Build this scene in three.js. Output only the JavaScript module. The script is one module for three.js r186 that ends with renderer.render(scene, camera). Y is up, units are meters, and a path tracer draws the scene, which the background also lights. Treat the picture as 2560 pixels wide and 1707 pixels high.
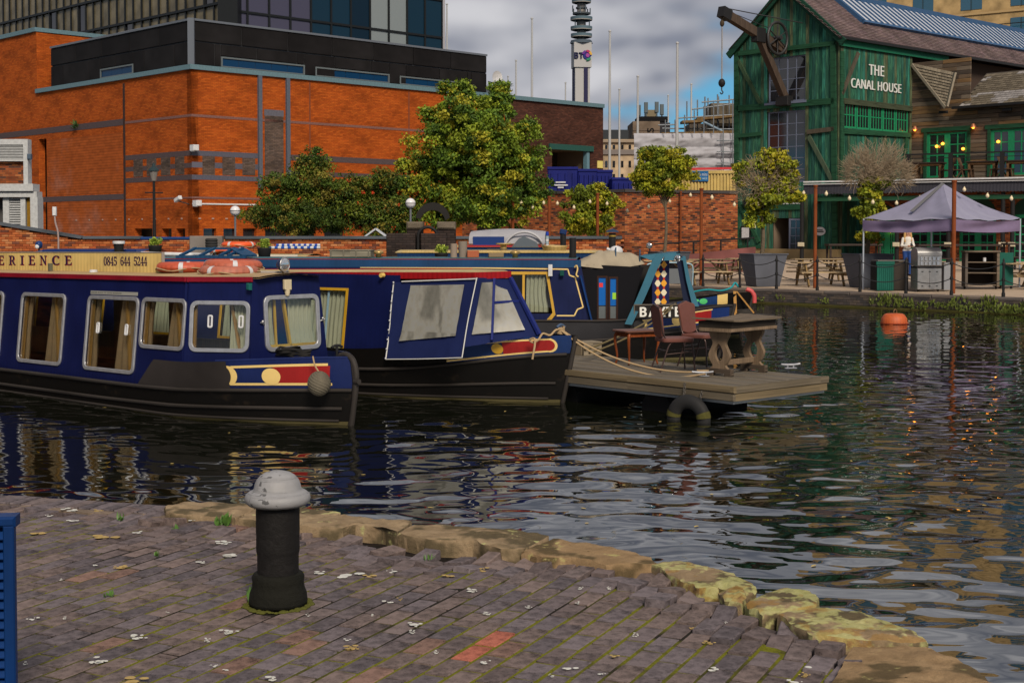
import * as THREE from 'three';
import { mergeGeometries, toCreasedNormals } from 'three/addons/utils/BufferGeometryUtils.js';
import { FontLoader } from 'three/addons/loaders/FontLoader.js';
import { TextGeometry } from 'three/addons/geometries/TextGeometry.js';

// ---------------------------------------------------------------- camera, sky, sun, exposure
const scene = new THREE.Scene();
const F = 3500, CX = 1280, PY = 705, HZ = 585, EYE = 2.15;         // measured on the photograph (2560 x 1707): focal length, principal point, horizon, eye height above the water
const PITCH = Math.atan((PY - HZ) / F);
const camera = new THREE.PerspectiveCamera(2 * Math.atan(853.5 / F) * 180 / Math.PI, 2560 / 1707, 0.1, 3000);
camera.position.set(0, EYE, 0);
camera.rotation.x = -PITCH;
camera.setViewOffset(2560, 1707, 0, 853.5 - PY, 2560, 1707);
const renderer = new THREE.WebGLRenderer({ antialias: true });
renderer.toneMapping = THREE.LinearToneMapping;
renderer.toneMappingExposure = 2.7;
renderer.shadowMap.enabled = true;

let seed = 12345;
const rnd = () => { seed |= 0; seed = seed + 0x6D2B79F5 | 0; let t = Math.imul(seed ^ seed >>> 15, 1 | seed); t = t + Math.imul(t ^ t >>> 7, 61 | t) ^ t; return ((t ^ t >>> 14) >>> 0) / 4294967296; };
const R = (a, b) => a + (b - a) * rnd();
const pick = (a) => a[Math.floor(rnd() * a.length)];
const hash = (x, y, s = 0) => { let h = Math.imul(x | 0, 374761393) + Math.imul(y | 0, 668265263) + Math.imul(s | 0, 2147483647 ^ 98765431) | 0; h = Math.imul(h ^ h >>> 13, 1274126177); return ((h ^ h >>> 16) >>> 0) / 4294967296; };
const mod = (a, n) => ((a % n) + n) % n;
function vn(x, y, s = 0, per = 0) {
const xi = Math.floor(x), yi = Math.floor(y), fx = x - xi, fy = y - yi, u = fx * fx * (3 - 2 * fx), v = fy * fy * (3 - 2 * fy);
const h = (a, b) => per ? hash(mod(a, per), mod(b, per), s) : hash(a, b, s);
return (h(xi, yi) * (1 - u) + h(xi + 1, yi) * u) * (1 - v) + (h(xi, yi + 1) * (1 - u) + h(xi + 1, yi + 1) * u) * v;
}
function fbm(x, y, oct = 4, s = 0, per = 0) { let a = 0.5, t = 0, n = 0; for (let i = 0; i < oct; i++) { t += a * vn(x, y, s + i * 17, per); n += a; a *= 0.5; x *= 2; y *= 2; per *= 2; } return t / n; }
const sst = (a, b, x) => { const t = Math.min(1, Math.max(0, (x - a) / (b - a))); return t * t * (3 - 2 * t); };
const mix = (a, b, t) => a.map((v, i) => v + (b[i] - v) * t);

{ // an overcast sky: grey cloud sheets, with gaps of blue low down where the sheets are seen edge on
const w = 1536, h = 768, d = new Float32Array(w * h * 4);
for (let j = 0; j < h; j++) for (let i = 0; i < w; i++) {
const el = (j + 0.5) / h * Math.PI - Math.PI / 2, az = (i + 0.5) / w * 2 * Math.PI - Math.PI, y = Math.sin(el), c = Math.cos(el);
const X = Math.cos(az) * c, Z = Math.sin(az) * c;
const k = 1 / (Math.max(y, 0) + 0.16), qx = X * k * 1.1, qz = Z * k * 1.1;
const n = fbm(qx * 2.1 + 3.7, qz * 2.1 + 9.2, 6, 3), n2 = fbm(qx * 5.5 + 1.7, qz * 5.5 + 4.2, 5, 21), n3 = fbm(az * 12, el * 60, 6, 40);
const cover = sst(-0.20, 0.05, (n - 0.5) * 1.1 + (n3 - 0.5) * 0.75 + (el * 57.3 - 3.9) * 0.075);
const tone = Math.min(1, Math.max(0, 0.5 + (n2 - 0.5) * 1.5 + (n - 0.5) * 1.2 + (n3 - 0.5) * 0.95));
const cloud = mix([0.074, 0.081, 0.103], [0.226, 0.225, 0.236], tone);
const blue = mix([0.060, 0.170, 0.250], [0.022, 0.098, 0.205], sst(0.02, 0.30, y));
let col = mix(blue, cloud, cover);
if (y < 0) col = mix(col, [0.05, 0.05, 0.045], sst(0, 0.05, -y));
const o = (j * w + i) * 4; d[o] = col[0]; d[o + 1] = col[1]; d[o + 2] = col[2]; d[o + 3] = 1;
}
const sky = new THREE.DataTexture(d, w, h, THREE.RGBAFormat, THREE.FloatType);
sky.mapping = THREE.EquirectangularReflectionMapping; sky.magFilter = sky.minFilter = THREE.LinearFilter; sky.colorSpace = THREE.LinearSRGBColorSpace; sky.needsUpdate = true;
scene.background = sky; scene.environment = sky;
}
const sun = new THREE.DirectionalLight(0xfff0dc, 1.5);
sun.position.set(25, 80, 60); sun.target.position.set(0, 0, -40);
sun.castShadow = true; sun.shadow.radius = 32; sun.shadow.mapSize.set(4096, 4096);
Object.assign(sun.shadow.camera, { left: -90, right: 90, top: 90, bottom: -90, near: 1, far: 300 });
scene.add(sun, sun.target);

// ---------------------------------------------------------------- placing: a pixel of the photograph at a known distance, or on a known level
const cp = Math.cos(PITCH), sp = Math.sin(PITCH);
const ray = (px, py) => { const u = (px - CX) / F, v = (PY - py) / F; return [u, v * cp - sp, -v * sp - cp]; };
const at = (px, py, D) => { const r = ray(px, py), k = D / -r[2]; return new THREE.Vector3(r[0] * k, EYE + r[1] * k, -D); };
const gp = (px, py, h) => { const r = ray(px, py), k = (h - EYE) / r[1]; return new THREE.Vector3(r[0] * k, h, r[2] * k); };
const V = (x, y, z) => new THREE.Vector3(x, y, z);
// a facade: origin, and the turn that takes local x along it and local z out of it
function facade(px, D, deg, y = 0) {
const o = at(px, HZ, D); o.y = y; const th = deg * Math.PI / 180;
const dx = V(Math.cos(th), 0, -Math.sin(th)), nz = V(Math.sin(th), 0, Math.cos(th));
const f = { o, th, dx, nz };
f.loc = (px, py, off = 0) => { const r = ray(px, py), d = V(...r), c = V(0, EYE, 0), n = nz; const k = (n.dot(o) + off - n.dot(c)) / n.dot(d); const p = c.addScaledVector(d, k); return [p.clone().sub(o).dot(dx), p.y - o.y]; };
f.rect = (x0, y0, x1, y1, off = 0) => { const a = f.loc(x0, y0, off), b = f.loc(x1, y1, off), c = f.loc(x0, y1, off), e = f.loc(x1, y0, off); return [(a[0] + c[0]) / 2, (b[1] + c[1]) / 2, (b[0] + e[0]) / 2, (a[1] + e[1]) / 2]; };
f.shift = (s, out = 0, up = 0) => { const g = facade(px, D, deg, y); g.o.copy(o).addScaledVector(dx, s).addScaledVector(nz, out); g.o.y += up; return reframe(g); };
f.world = (x, y, z) => o.clone().addScaledVector(dx, x).addScaledVector(nz, z).add(V(0, y, 0));
return f;
}
function facadeAt(o, deg) { const f = facade(1280, 10, deg, 0); f.o.copy(o); return f; }
const reframe = (g) => g;
const put = (o, f) => { o.position.copy(f.o); o.rotation.y = f.th; return o; };

// ---------------------------------------------------------------- textures and materials
const toS = (c) => c <= 0.0031308 ? c * 12.92 : 1.055 * Math.pow(c, 1 / 2.4) - 0.055;
function tex(w, h, fn, opt = {}) {                       // fn(u, v) gives a linear reflectance, 3 numbers
const d = new Uint8Array(w * h * 4);
for (let j = 0; j < h; j++) for (let i = 0; i < w; i++) { const c = fn(i / w, j / h, i, j), o = (j * w + i) * 4; for (let k = 0; k < 3; k++) d[o + k] = Math.max(0, Math.min(255, Math.round((opt.raw ? c[k] : toS(Math.max(0, c[k]))) * 255))); d[o + 3] = 255; }
const t = new THREE.DataTexture(d, w, h); t.wrapS = t.wrapT = THREE.RepeatWrapping; t.magFilter = THREE.LinearFilter; t.minFilter = THREE.LinearMipmapLinearFilter; t.generateMipmaps = true;
if (!opt.raw) t.colorSpace = THREE.SRGBColorSpace;
if (opt.size) { const s = [].concat(opt.size); t.repeat.set(1 / s[0], 1 / (s[1] ?? s[0])); }
t.needsUpdate = true; return t;
}
const gray = (v) => [v, v, v];
const rescale = (t, sx, sy = sx) => { const c = t.clone(); c.repeat.set(1 / sx, 1 / sy); c.needsUpdate = true; return c; };
const C = (r, g, b) => new THREE.Color().setRGB(r, g, b);
const hex = (h) => new THREE.Color(h);
function M(color, rough = 0.8, opt = {}) {
const lum = Array.isArray(color) ? (color[0] + color[1] + color[2]) / 3 : 1; if (lum < 0.16 && !opt.ior && !opt.transmission && !opt.metalness) opt = { specularIntensity: lum < 0.06 ? 0.22 : 0.35, ...opt }; else if (rough >= 0.8 && !opt.transmission && !opt.metalness) opt = { specularIntensity: 0.2, ...opt };
const P = ['transmission', 'clearcoat', 'sheen', 'ior', 'thickness', 'specularIntensity', 'anisotropy', 'clearcoatRoughness'].some((k) => k in opt);
const m = new (P ? THREE.MeshPhysicalMaterial : THREE.MeshStandardMaterial)({ color: Array.isArray(color) ? C(...color) : hex(color), roughness: rough, ...opt });
return m;
}
// neutral grain and blotches, used to break up every large surface
const T = {};
T.grain = tex(256, 256, (u, v) => gray(0.78 + 0.30 * (fbm(u * 8, v * 8, 4, 5, 8) - 0.5) + 0.22 * (hash(u * 256, v * 256, 9) - 0.5)), { size: 0.5 });
T.grainB = tex(256, 256, (u, v) => gray(0.5 + 0.5 * (fbm(u * 16, v * 16, 4, 5, 16) - 0.5) + 0.3 * (hash(u * 256, v * 256, 9) - 0.5)), { size: 0.25, raw: true });
T.blotch = tex(256, 256, (u, v) => { const n = fbm(u * 4, v * 4, 5, 31, 4); return gray(0.62 + 0.75 * (n - 0.3)); }, { size: 3 });
T.paint = tex(512, 512, (u, v) => { const n = fbm(u * 5, v * 5, 5, 77, 5), st = fbm(u * 60, v * 3, 3, 12, 3), sp = hash(u * 512, v * 512, 3) > 0.9975 ? 0.5 : 0; return gray(0.72 + 0.35 * (n - 0.5) + 0.30 * (st - 0.5) + sp * 0.5); }, { size: 1.6 });
T.wood = tex(256, 512, (u, v) => { const w = fbm(u * 24 + 2 * fbm(u * 3, v * 2, 3, 8, 3), v * 2, 4, 15, 24), b = fbm(u * 3, v * 3, 3, 44, 3); return gray(0.70 + 0.65 * (w - 0.5) + 0.35 * (b - 0.5)); }, { size: [0.4, 1.6] });   // grain runs along v
T.woodH = tex(512, 256, (u, v) => { const w = fbm(u * 2, v * 24 + 2 * fbm(u * 2, v * 3, 3, 8, 3), 4, 15, 24), b = fbm(u * 3, v * 3, 3, 44, 3); return gray(0.70 + 0.65 * (w - 0.5) + 0.35 * (b - 0.5)); }, { size: [1.6, 0.4] });
T.cloth = tex(256, 256, (u, v) => gray(0.8 + 0.16 * (fbm(u * 6, v * 6, 4, 91, 6) - 0.5) + 0.10 * (hash(u * 256, v * 256, 5) - 0.5)), { size: 0.8 });
// brickwork too far away for its bricks to be told apart
function brickTex(cols, mortar, o = {}) {
const nx = 16, ny = 32, w = 512, h = 512, bump = o.bump;
return tex(w, h, (u, v) => {
const r = Math.floor(v * ny), s = (r % 2) * 0.5, x = u * nx + s, b = Math.floor(x), fx = x - b, fy = v * ny - r;
const id = hash(mod(b, nx), r, o.s ?? 7), n = fbm(u * 16, v * 16, 3, 61, 16), stain = fbm(u * 3, v * 3, 4, 19, 3);
const m = fx < 0.055 || fy < 0.24 ? 1 : 0;
if (bump) return gray(m ? 0.15 : 0.75 + 0.2 * (n - 0.5));
const c = m ? mortar : cols[Math.floor(id * cols.length)];
const k = (0.82 + 0.36 * (hash(b, r, 5) - 0.5) * (o.vary ?? 1) + 0.18 * (n - 0.5)) * (0.82 + 0.75 * (stain - 0.4));
return c.map((q) => q * k);
}, { size: [16 * 0.225, 32 * 0.075], raw: !!bump });
}
T.brickOrange = brickTex([[0.46, 0.096, 0.012], [0.42, 0.084, 0.011], [0.49, 0.108, 0.014], [0.38, 0.074, 0.010]], [0.24, 0.052, 0.012], { vary: 0.6 });
T.brickRed = brickTex([[0.36, 0.095, 0.030], [0.44, 0.150, 0.050], [0.28, 0.070, 0.028], [0.40, 0.120, 0.040], [0.09, 0.040, 0.030], [0.33, 0.085, 0.030]], [0.17, 0.085, 0.050], { s: 11, vary: 1.5 });
T.brickBrown = brickTex([[0.088, 0.034, 0.024], [0.105, 0.042, 0.028], [0.072, 0.030, 0.022]], [0.045, 0.025, 0.02], { s: 13 });
T.brickGrey = brickTex([[0.115, 0.090, 0.075], [0.13, 0.10, 0.085], [0.095, 0.078, 0.07]], [0.05, 0.04, 0.035], { s: 17 });
T.brickBump = brickTex([], [], { bump: 1 });

// ---------------------------------------------------------------- geometry helpers
const clean = (g, keep) => { let q = g.index ? g.toNonIndexed() : g; for (const k of Object.keys(q.attributes)) if (!['position', 'normal', 'uv', ...(keep || [])].includes(k)) q.deleteAttribute(k); return q; };
function uvm(g, ox = 0, oy = 0) {                        // uv in metres, by the axis a face looks along
const p = g.attributes.position, n = g.attributes.normal, a = new Float32Array(p.count * 2);
for (let i = 0; i < p.count; i++) { const ax = Math.abs(n.getX(i)), ay = Math.abs(n.getY(i)), az = Math.abs(n.getZ(i)); const x = p.getX(i), y = p.getY(i), z = p.getZ(i);
const [u, v] = ay > ax && ay > az ? [x, z] : ax > az ? [z, y] : [x, y]; a[i * 2] = u + ox; a[i * 2 + 1] = v + oy; }
g.setAttribute('uv', new THREE.BufferAttribute(a, 2)); return g;
}
const tf = (g, x = 0, y = 0, z = 0, rx = 0, ry = 0, rz = 0) => { if (rx || ry || rz) g.applyMatrix4(new THREE.Matrix4().makeRotationFromEuler(new THREE.Euler(rx, ry, rz))); g.translate(x, y, z); return g; };
const box = (w, h, d, x = 0, y = 0, z = 0, rx = 0, ry = 0, rz = 0) => tf(new THREE.BoxGeometry(w, h, d), x, y, z, rx, ry, rz);
const bx = (x0, y0, z0, x1, y1, z1) => box(Math.abs(x1 - x0), Math.abs(y1 - y0), Math.abs(z1 - z0), (x0 + x1) / 2, (y0 + y1) / 2, (z0 + z1) / 2);
// a box with its edges taken off, 44 triangles
function cbox(w, h, d, b = 0.006, x = 0, y = 0, z = 0, rx = 0, ry = 0, rz = 0) {
const s = new THREE.Shape(); const a = w / 2 - b, c = h / 2 - b; s.moveTo(-a, -c); s.lineTo(a, -c); s.lineTo(a, c); s.lineTo(-a, c); s.closePath();
const g = new THREE.ExtrudeGeometry(s, { depth: d - 2 * b, bevelEnabled: true, bevelSize: b, bevelThickness: b, bevelSegments: 1, steps: 1 }); g.translate(0, 0, -(d - 2 * b) / 2); return tf(g, x, y, z, rx, ry, rz);
}
const cyl = (r0, r1, h, x = 0, y = 0, z = 0, seg = 16, rx = 0, rz = 0) => tf(new THREE.CylinderGeometry(r1, r0, h, seg), x, y, z, rx, 0, rz);
const ball = (r, x = 0, y = 0, z = 0, sx = 1, sy = 1, sz = 1, seg = 16) => { const g = new THREE.SphereGeometry(r, seg, Math.max(6, seg * 0.7 | 0)); g.scale(sx, sy, sz); g.computeVertexNormals(); return g.translate(x, y, z); };
const torus = (r, t, x = 0, y = 0, z = 0, rx = 0, ry = 0, rz = 0, a = 10, b = 28, arc = Math.PI * 2) => tf(new THREE.TorusGeometry(r, t, a, b, arc), x, y, z, rx, ry, rz);
const lathe = (pts, seg = 24) => new THREE.LatheGeometry(pts.map(([r, y]) => new THREE.Vector2(r, y)), seg);
const vec = (p) => p.isVector3 ? p : V(...p);
function rod(a, b, r, r2 = r, seg = 8) { a = vec(a); b = vec(b); const d = b.clone().sub(a), g = new THREE.CylinderGeometry(r2, r, d.length(), seg); g.applyQuaternion(new THREE.Quaternion().setFromUnitVectors(V(0, 1, 0), d.normalize())); const m = a.clone().add(b).multiplyScalar(0.5); return g.translate(m.x, m.y, m.z); }
function beam(a, b, w, h, up = V(0, 1, 0), bev = 0) { a = vec(a); b = vec(b); const d = b.clone().sub(a), L = d.length(); d.normalize(); let s = up.clone().cross(d); if (s.length() < 1e-4) s = V(1, 0, 0); s.normalize(); const u = d.clone().cross(s); const g = bev ? cbox(w, h, L, bev) : new THREE.BoxGeometry(w, h, L); g.applyMatrix4(new THREE.Matrix4().makeBasis(s, u, d)); const m = a.clone().add(b).multiplyScalar(0.5); return g.translate(m.x, m.y, m.z); }
const tube = (pts, r, n = 24, seg = 8, closed = false) => new THREE.TubeGeometry(new THREE.CatmullRomCurve3(pts.map(vec), closed), n, r, seg, closed);
const shp = (pts) => { const s = new THREE.Shape(); pts.forEach(([x, y], i) => i ? s.lineTo(x, y) : s.moveTo(x, y)); s.closePath(); return s; };
function rr(x, y, w, h, r, Cl = THREE.Shape) { const s = new Cl(); s.moveTo(x + r, y); s.lineTo(x + w - r, y); s.quadraticCurveTo(x + w, y, x + w, y + r); s.lineTo(x + w, y + h - r); s.quadraticCurveTo(x + w, y + h, x + w - r, y + h); s.lineTo(x + r, y + h); s.quadraticCurveTo(x, y + h, x, y + h - r); s.lineTo(x, y + r); s.quadraticCurveTo(x, y, x + r, y); return s; }
const ext = (s, d, o = {}) => new THREE.ExtrudeGeometry(s, { depth: d, bevelEnabled: !!o.bevel, bevelSize: o.bevel ?? 0, bevelThickness: o.bevel ?? 0, bevelSegments: o.bs ?? 1, steps: 1, curveSegments: o.cs ?? 6 });
const poly = (pts, d, z = 0, bevel = 0) => ext(shp(pts), d, { bevel }).translate(0, 0, z);
const hole = (s, pts) => { const p = new THREE.Path(); pts.forEach(([x, y], i) => i ? p.lineTo(x, y) : p.moveTo(x, y)); p.closePath(); s.holes.push(p); return s; };
const rect = (x0, y0, x1, y1) => [[x0, y0], [x1, y0], [x1, y1], [x0, y1]];
// a sheet through a grid of points, closed with a back face T behind it
function sheet(grid, flip = false) {                     // grid[j][i] = Vector3
const H = grid.length, W = grid[0].length, pos = [], uv = [], idx = [];
let acc = 0; for (let j = 0; j < H; j++) { let s = 0; if (j) acc += grid[j][0].distanceTo(grid[j - 1][0]); for (let i = 0; i < W; i++) { const p = grid[j][i]; if (i) s += p.distanceTo(grid[j][i - 1]); pos.push(p.x, p.y, p.z); uv.push(s, acc); } }
for (let j = 0; j + 1 < H; j++) for (let i = 0; i + 1 < W; i++) { const a = j * W + i, b = a + 1, c = a + W, d = c + 1; flip ? idx.push(a, c, b, b, c, d) : idx.push(a, b, c, b, d, c); }
const g = new THREE.BufferGeometry(); g.setAttribute('position', new THREE.Float32BufferAttribute(pos, 3)); g.setAttribute('uv', new THREE.Float32BufferAttribute(uv, 2)); g.setIndex(idx); g.computeVertexNormals(); return g;
}
const merge = (a, keep) => { const l = [].concat(a).flat(Infinity).map((g) => clean(g, keep)); return l.length === 1 ? l[0] : mergeGeometries(l); };

// ---------------------------------------------------------------- things, parts, sub-parts
const taken = {};
const numbered = (n) => { const k = taken[n] = (taken[n] ?? -1) + 1; return k ? n + '_' + String(k).padStart(3, '0') : n; };
function tag(o, label, category, group, kind) { if (label) o.userData.label = label; if (category) o.userData.category = category; if (group) o.userData.group = group; if (kind) o.userData.kind = kind; return o; }
function mesh(name, geos, m, parent, opt = {}) {
const g = merge(geos, opt.keep); if (!opt.uv) uvm(g, opt.ox, opt.oy);
const o = new THREE.Mesh(g, m); o.name = parent ? name : numbered(name); o.castShadow = o.receiveShadow = true;
if (opt.f) put(o, opt.f); if (opt.label) o.userData.label = opt.label; if (opt.kind) o.userData.kind = opt.kind;
(parent || scene).add(o); return o;
}
function inst(name, geo, m, parent, opt = {}) { const o = new THREE.Mesh(geo, m); o.name = name; o.castShadow = o.receiveShadow = true; if (opt.f) put(o, opt.f); parent.add(o); return o; }
function thing(name, label, category, pos, turn = 0, group) { const o = new THREE.Group(); o.name = numbered(name); if (pos) o.position.copy(vec(pos)); o.rotation.y = turn; scene.add(o); return tag(o, label, category, group); }
function part(parent, name, f) { const o = new THREE.Group(); o.name = name; if (f) put(o, f); parent.add(o); return o; }
function one(name, label, category, geos, m, opt = {}) { const o = mesh(name, geos, m, null, opt); return tag(o, label, category, opt.group, opt.kind); }
function copy(src, label, pos, turn) { const c = src.clone(); c.name = numbered(src.name.replace(/_\d{3}$/, '')); c.userData = { ...src.userData, label }; if (pos) c.position.copy(vec(pos)); if (turn !== undefined) c.rotation.y = turn; scene.add(c); return c; }
function struct(name, geos, m, opt = {}) { const o = mesh(name, geos, m, null, opt); o.userData.kind = 'structure'; if (opt.label) o.userData.label = opt.label; return o; }
function canvasTex(w, h, draw) { const c = document.createElement('canvas'); c.width = w; c.height = h; const g = c.getContext('2d'); draw(g, w, h); const t = new THREE.CanvasTexture(c); t.colorSpace = THREE.SRGBColorSpace; t.anisotropy = 8; return t; }
const fontS = await new FontLoader().loadAsync('fonts/droid/droid_serif_bold.typeface.json');
const fontB = await new FontLoader().loadAsync('fonts/droid/droid_sans_bold.typeface.json');
const fontR = await new FontLoader().loadAsync('fonts/droid/droid_sans_regular.typeface.json');
function letters(str, font, size, depth, o = {}) { const g = new TextGeometry(str, { font, size, depth, curveSegments: 3, bevelEnabled: false }); g.computeBoundingBox(); const b = g.boundingBox; if (o.center) g.translate(-(b.min.x + b.max.x) / 2, -(b.min.y + b.max.y) / 2, 0); if (o.width) { g.scale(o.width / (b.max.x - b.min.x), 1, 1); } return g; }

// common materials
const blk = M([0.016, 0.016, 0.017], 0.5), blkMatte = M([0.02, 0.019, 0.018], 0.85), iron = M([0.03, 0.03, 0.032], 0.55, { metalness: 0.3 });
const alu = M([0.42, 0.43, 0.46], 0.42, { metalness: 0.55, map: T.grain }), steel = M([0.5, 0.5, 0.5], 0.35, { metalness: 0.85, map: T.grain });
const white = M([0.62, 0.63, 0.65], 0.6, { map: T.grain }), cream = M([0.62, 0.44, 0.16], 0.6, { map: T.paint });
const glass = M([0.92, 0.95, 0.95], 0.03, { transmission: 1, thickness: 0, ior: 1.4 });
const navy = M([0.0065, 0.011, 0.068], 0.42, { map: T.paint });
const bluePaint = M([0.012, 0.050, 0.19], 0.4, { map: T.paint }), redPaint = M([0.36, 0.012, 0.014], 0.4, { map: T.paint });
const rust = M([0.24, 0.062, 0.018], 0.85, { map: T.paint });
const ropeM = M([0.42, 0.30, 0.17], 0.95, { map: T.grain });
// ---------------------------------------------------------------- water
const waves = [];
{ const s0 = seed; seed = 777;
for (let i = 0; i < 60; i++) { const lam = 0.12 * Math.pow(8, Math.pow(rnd(), 1.1)), a = (R(-1, 1) + R(-1, 1)) * 0.55 + (i % 4 === 0 ? 0.5 : 0), k = 2 * Math.PI / lam; waves.push([Math.sin(a) * k, Math.cos(a) * k, 0.0040 * Math.pow(lam / 0.5, 1.05) * R(0.5, 1), R(0, 6.28), k]); }
seed = s0; }
function waterH(x, z) {
const m = 0.35 + 1.3 * sst(0.25, 0.8, fbm(x * 0.16 + 5, z * 0.11 + 3, 3, 71)), fine = 0.45 + 1.3 * sst(0.45, 0.75, fbm(x * 0.12 + 25, z * 0.12 + 13, 2, 75));
const wx = x + 0.5 * (fbm(x * 0.5, z * 0.5, 2, 72) - 0.5), wz = z + 0.5 * (fbm(x * 0.5 + 9, z * 0.5, 2, 73) - 0.5);
const near = sst(7, 19, -z), sh = 0.18 + 0.82 * near, lg = 0.52 + 0.48 * near;
let h = 0; for (const w of waves) h += w[2] * (w[4] > 22 ? fine * sh : w[4] > 13 ? m * (0.5 + 0.5 * sh) : m * lg) * Math.sin(w[0] * wx + w[1] * wz + w[3]);
return h * 0.27;
}
{
const rows = 640, cols = 500, D0 = 4.2, D1 = 80, grid = [];
for (let j = 0; j <= rows; j++) { const D = D0 * Math.pow(D1 / D0, j / rows), hw = 3 + 0.5 * D, line = []; for (let i = 0; i <= cols; i++) { const x = (i / cols * 2 - 1) * hw; line.push(V(x, waterH(x, -D), -D)); } grid.push(line); }
struct('water', sheet(grid), M([0.004, 0.005, 0.0025], 0.012, { ior: 3.7, specularIntensity: 1 }), { uv: 1 });
}
// ground under the town, out to the horizon, below the water so that the basin is open
const town = struct('ground', box(3000, 0.5, 2900, 0, -0.06 - 0.25 - 0.4, -1455), M([0.05, 0.05, 0.045], 0.95));

// ---------------------------------------------------------------- the quay we stand on
const QY = 0.55;
const outer = [[-330, 1215], [0, 1236], [240, 1252], [470, 1275], [640, 1282], [850, 1303], [1100, 1330], [1370, 1362], [1560, 1396], [1690, 1424], [1890, 1480], [2045, 1522], [2200, 1572], [2330, 1630], [2420, 1676], [2490, 1725], [2640, 1900]];
const inner = [[-330, 1240], [0, 1262], [240, 1282], [400, 1293], [600, 1318], [800, 1332], [880, 1356], [1050, 1392], [1300, 1404], [1450, 1418], [1600, 1428], [1690, 1470], [1800, 1512], [1870, 1545], [1960, 1574], [2080, 1612], [2140, 1640], [2105, 1700], [2040, 1800]];
const lineY = (L, x) => { for (let i = 0; i + 1 < L.length; i++) if (x <= L[i + 1][0]) { const t = (x - L[i][0]) / (L[i + 1][0] - L[i][0]); return L[i][1] + t * (L[i + 1][1] - L[i][1]); } return 1e9; };
const toPx = (p) => { const y = p.y - EYE, z = p.z, yc = y * cp - z * sp, zc = y * sp + z * cp; return [CX + F * p.x / -zc, PY - F * yc / -zc]; };
const brickM = { side: M([0.12, 0.10, 0.09], 0.9, { map: T.brickGrey, bumpMap: T.brickBump, bumpScale: 0.006 }) };
const quay = new THREE.Group(); quay.name = 'quay'; quay.userData = { kind: 'structure', label: 'brick paved canal quay with worn stone edging' }; scene.add(quay);
{
const e = outer.map(([x, y]) => gp(x, y, QY)); const pts = e.map((p) => [p.x, -p.z - 0.012]); pts.push([4, -8], [-8, -8], [-8, pts[0][1]]);
const s = shp(pts.map(([x, y]) => [x, y - 0.05])), g = ext(s, 1.45); g.rotateX(-Math.PI / 2); g.translate(0, -0.95, 0);
mesh('quay_wall', g, brickM.side, quay);
// the bed the bricks lie in, filled with soil and moss
const moss = tex(512, 512, (u, v) => { const n = fbm(u * 14, v * 14, 4, 81, 14), m = fbm(u * 5, v * 5, 3, 85, 5); const k = sst(0.38, 0.56, n * 0.5 + m * 0.5); return mix([0.022, 0.019, 0.015], [0.150, 0.150, 0.012], k).map((c) => c * (0.7 + 0.6 * hash(u * 512, v * 512))); }, { size: 2.5 });
const b = ext(shp(inner.map(([x, y]) => gp(x, y, QY)).map((p) => [p.x, -p.z + 0.06]).concat([[3.4, -6], [-7, -6], [-7, 8.4]])), 0.02); b.rotateX(-Math.PI / 2); mesh('soil_bed', b.clone().translate(0, QY - 0.058, 0), M([0.035, 0.030, 0.022], 1, { map: T.grain }), quay); b.translate(-0.10, QY - 0.0235, 0.27);
mesh('joint_bed', b, M([0.8, 0.8, 0.8], 1, { map: moss, bumpMap: T.grainB, bumpScale: 0.004 }), quay);
}
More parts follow.
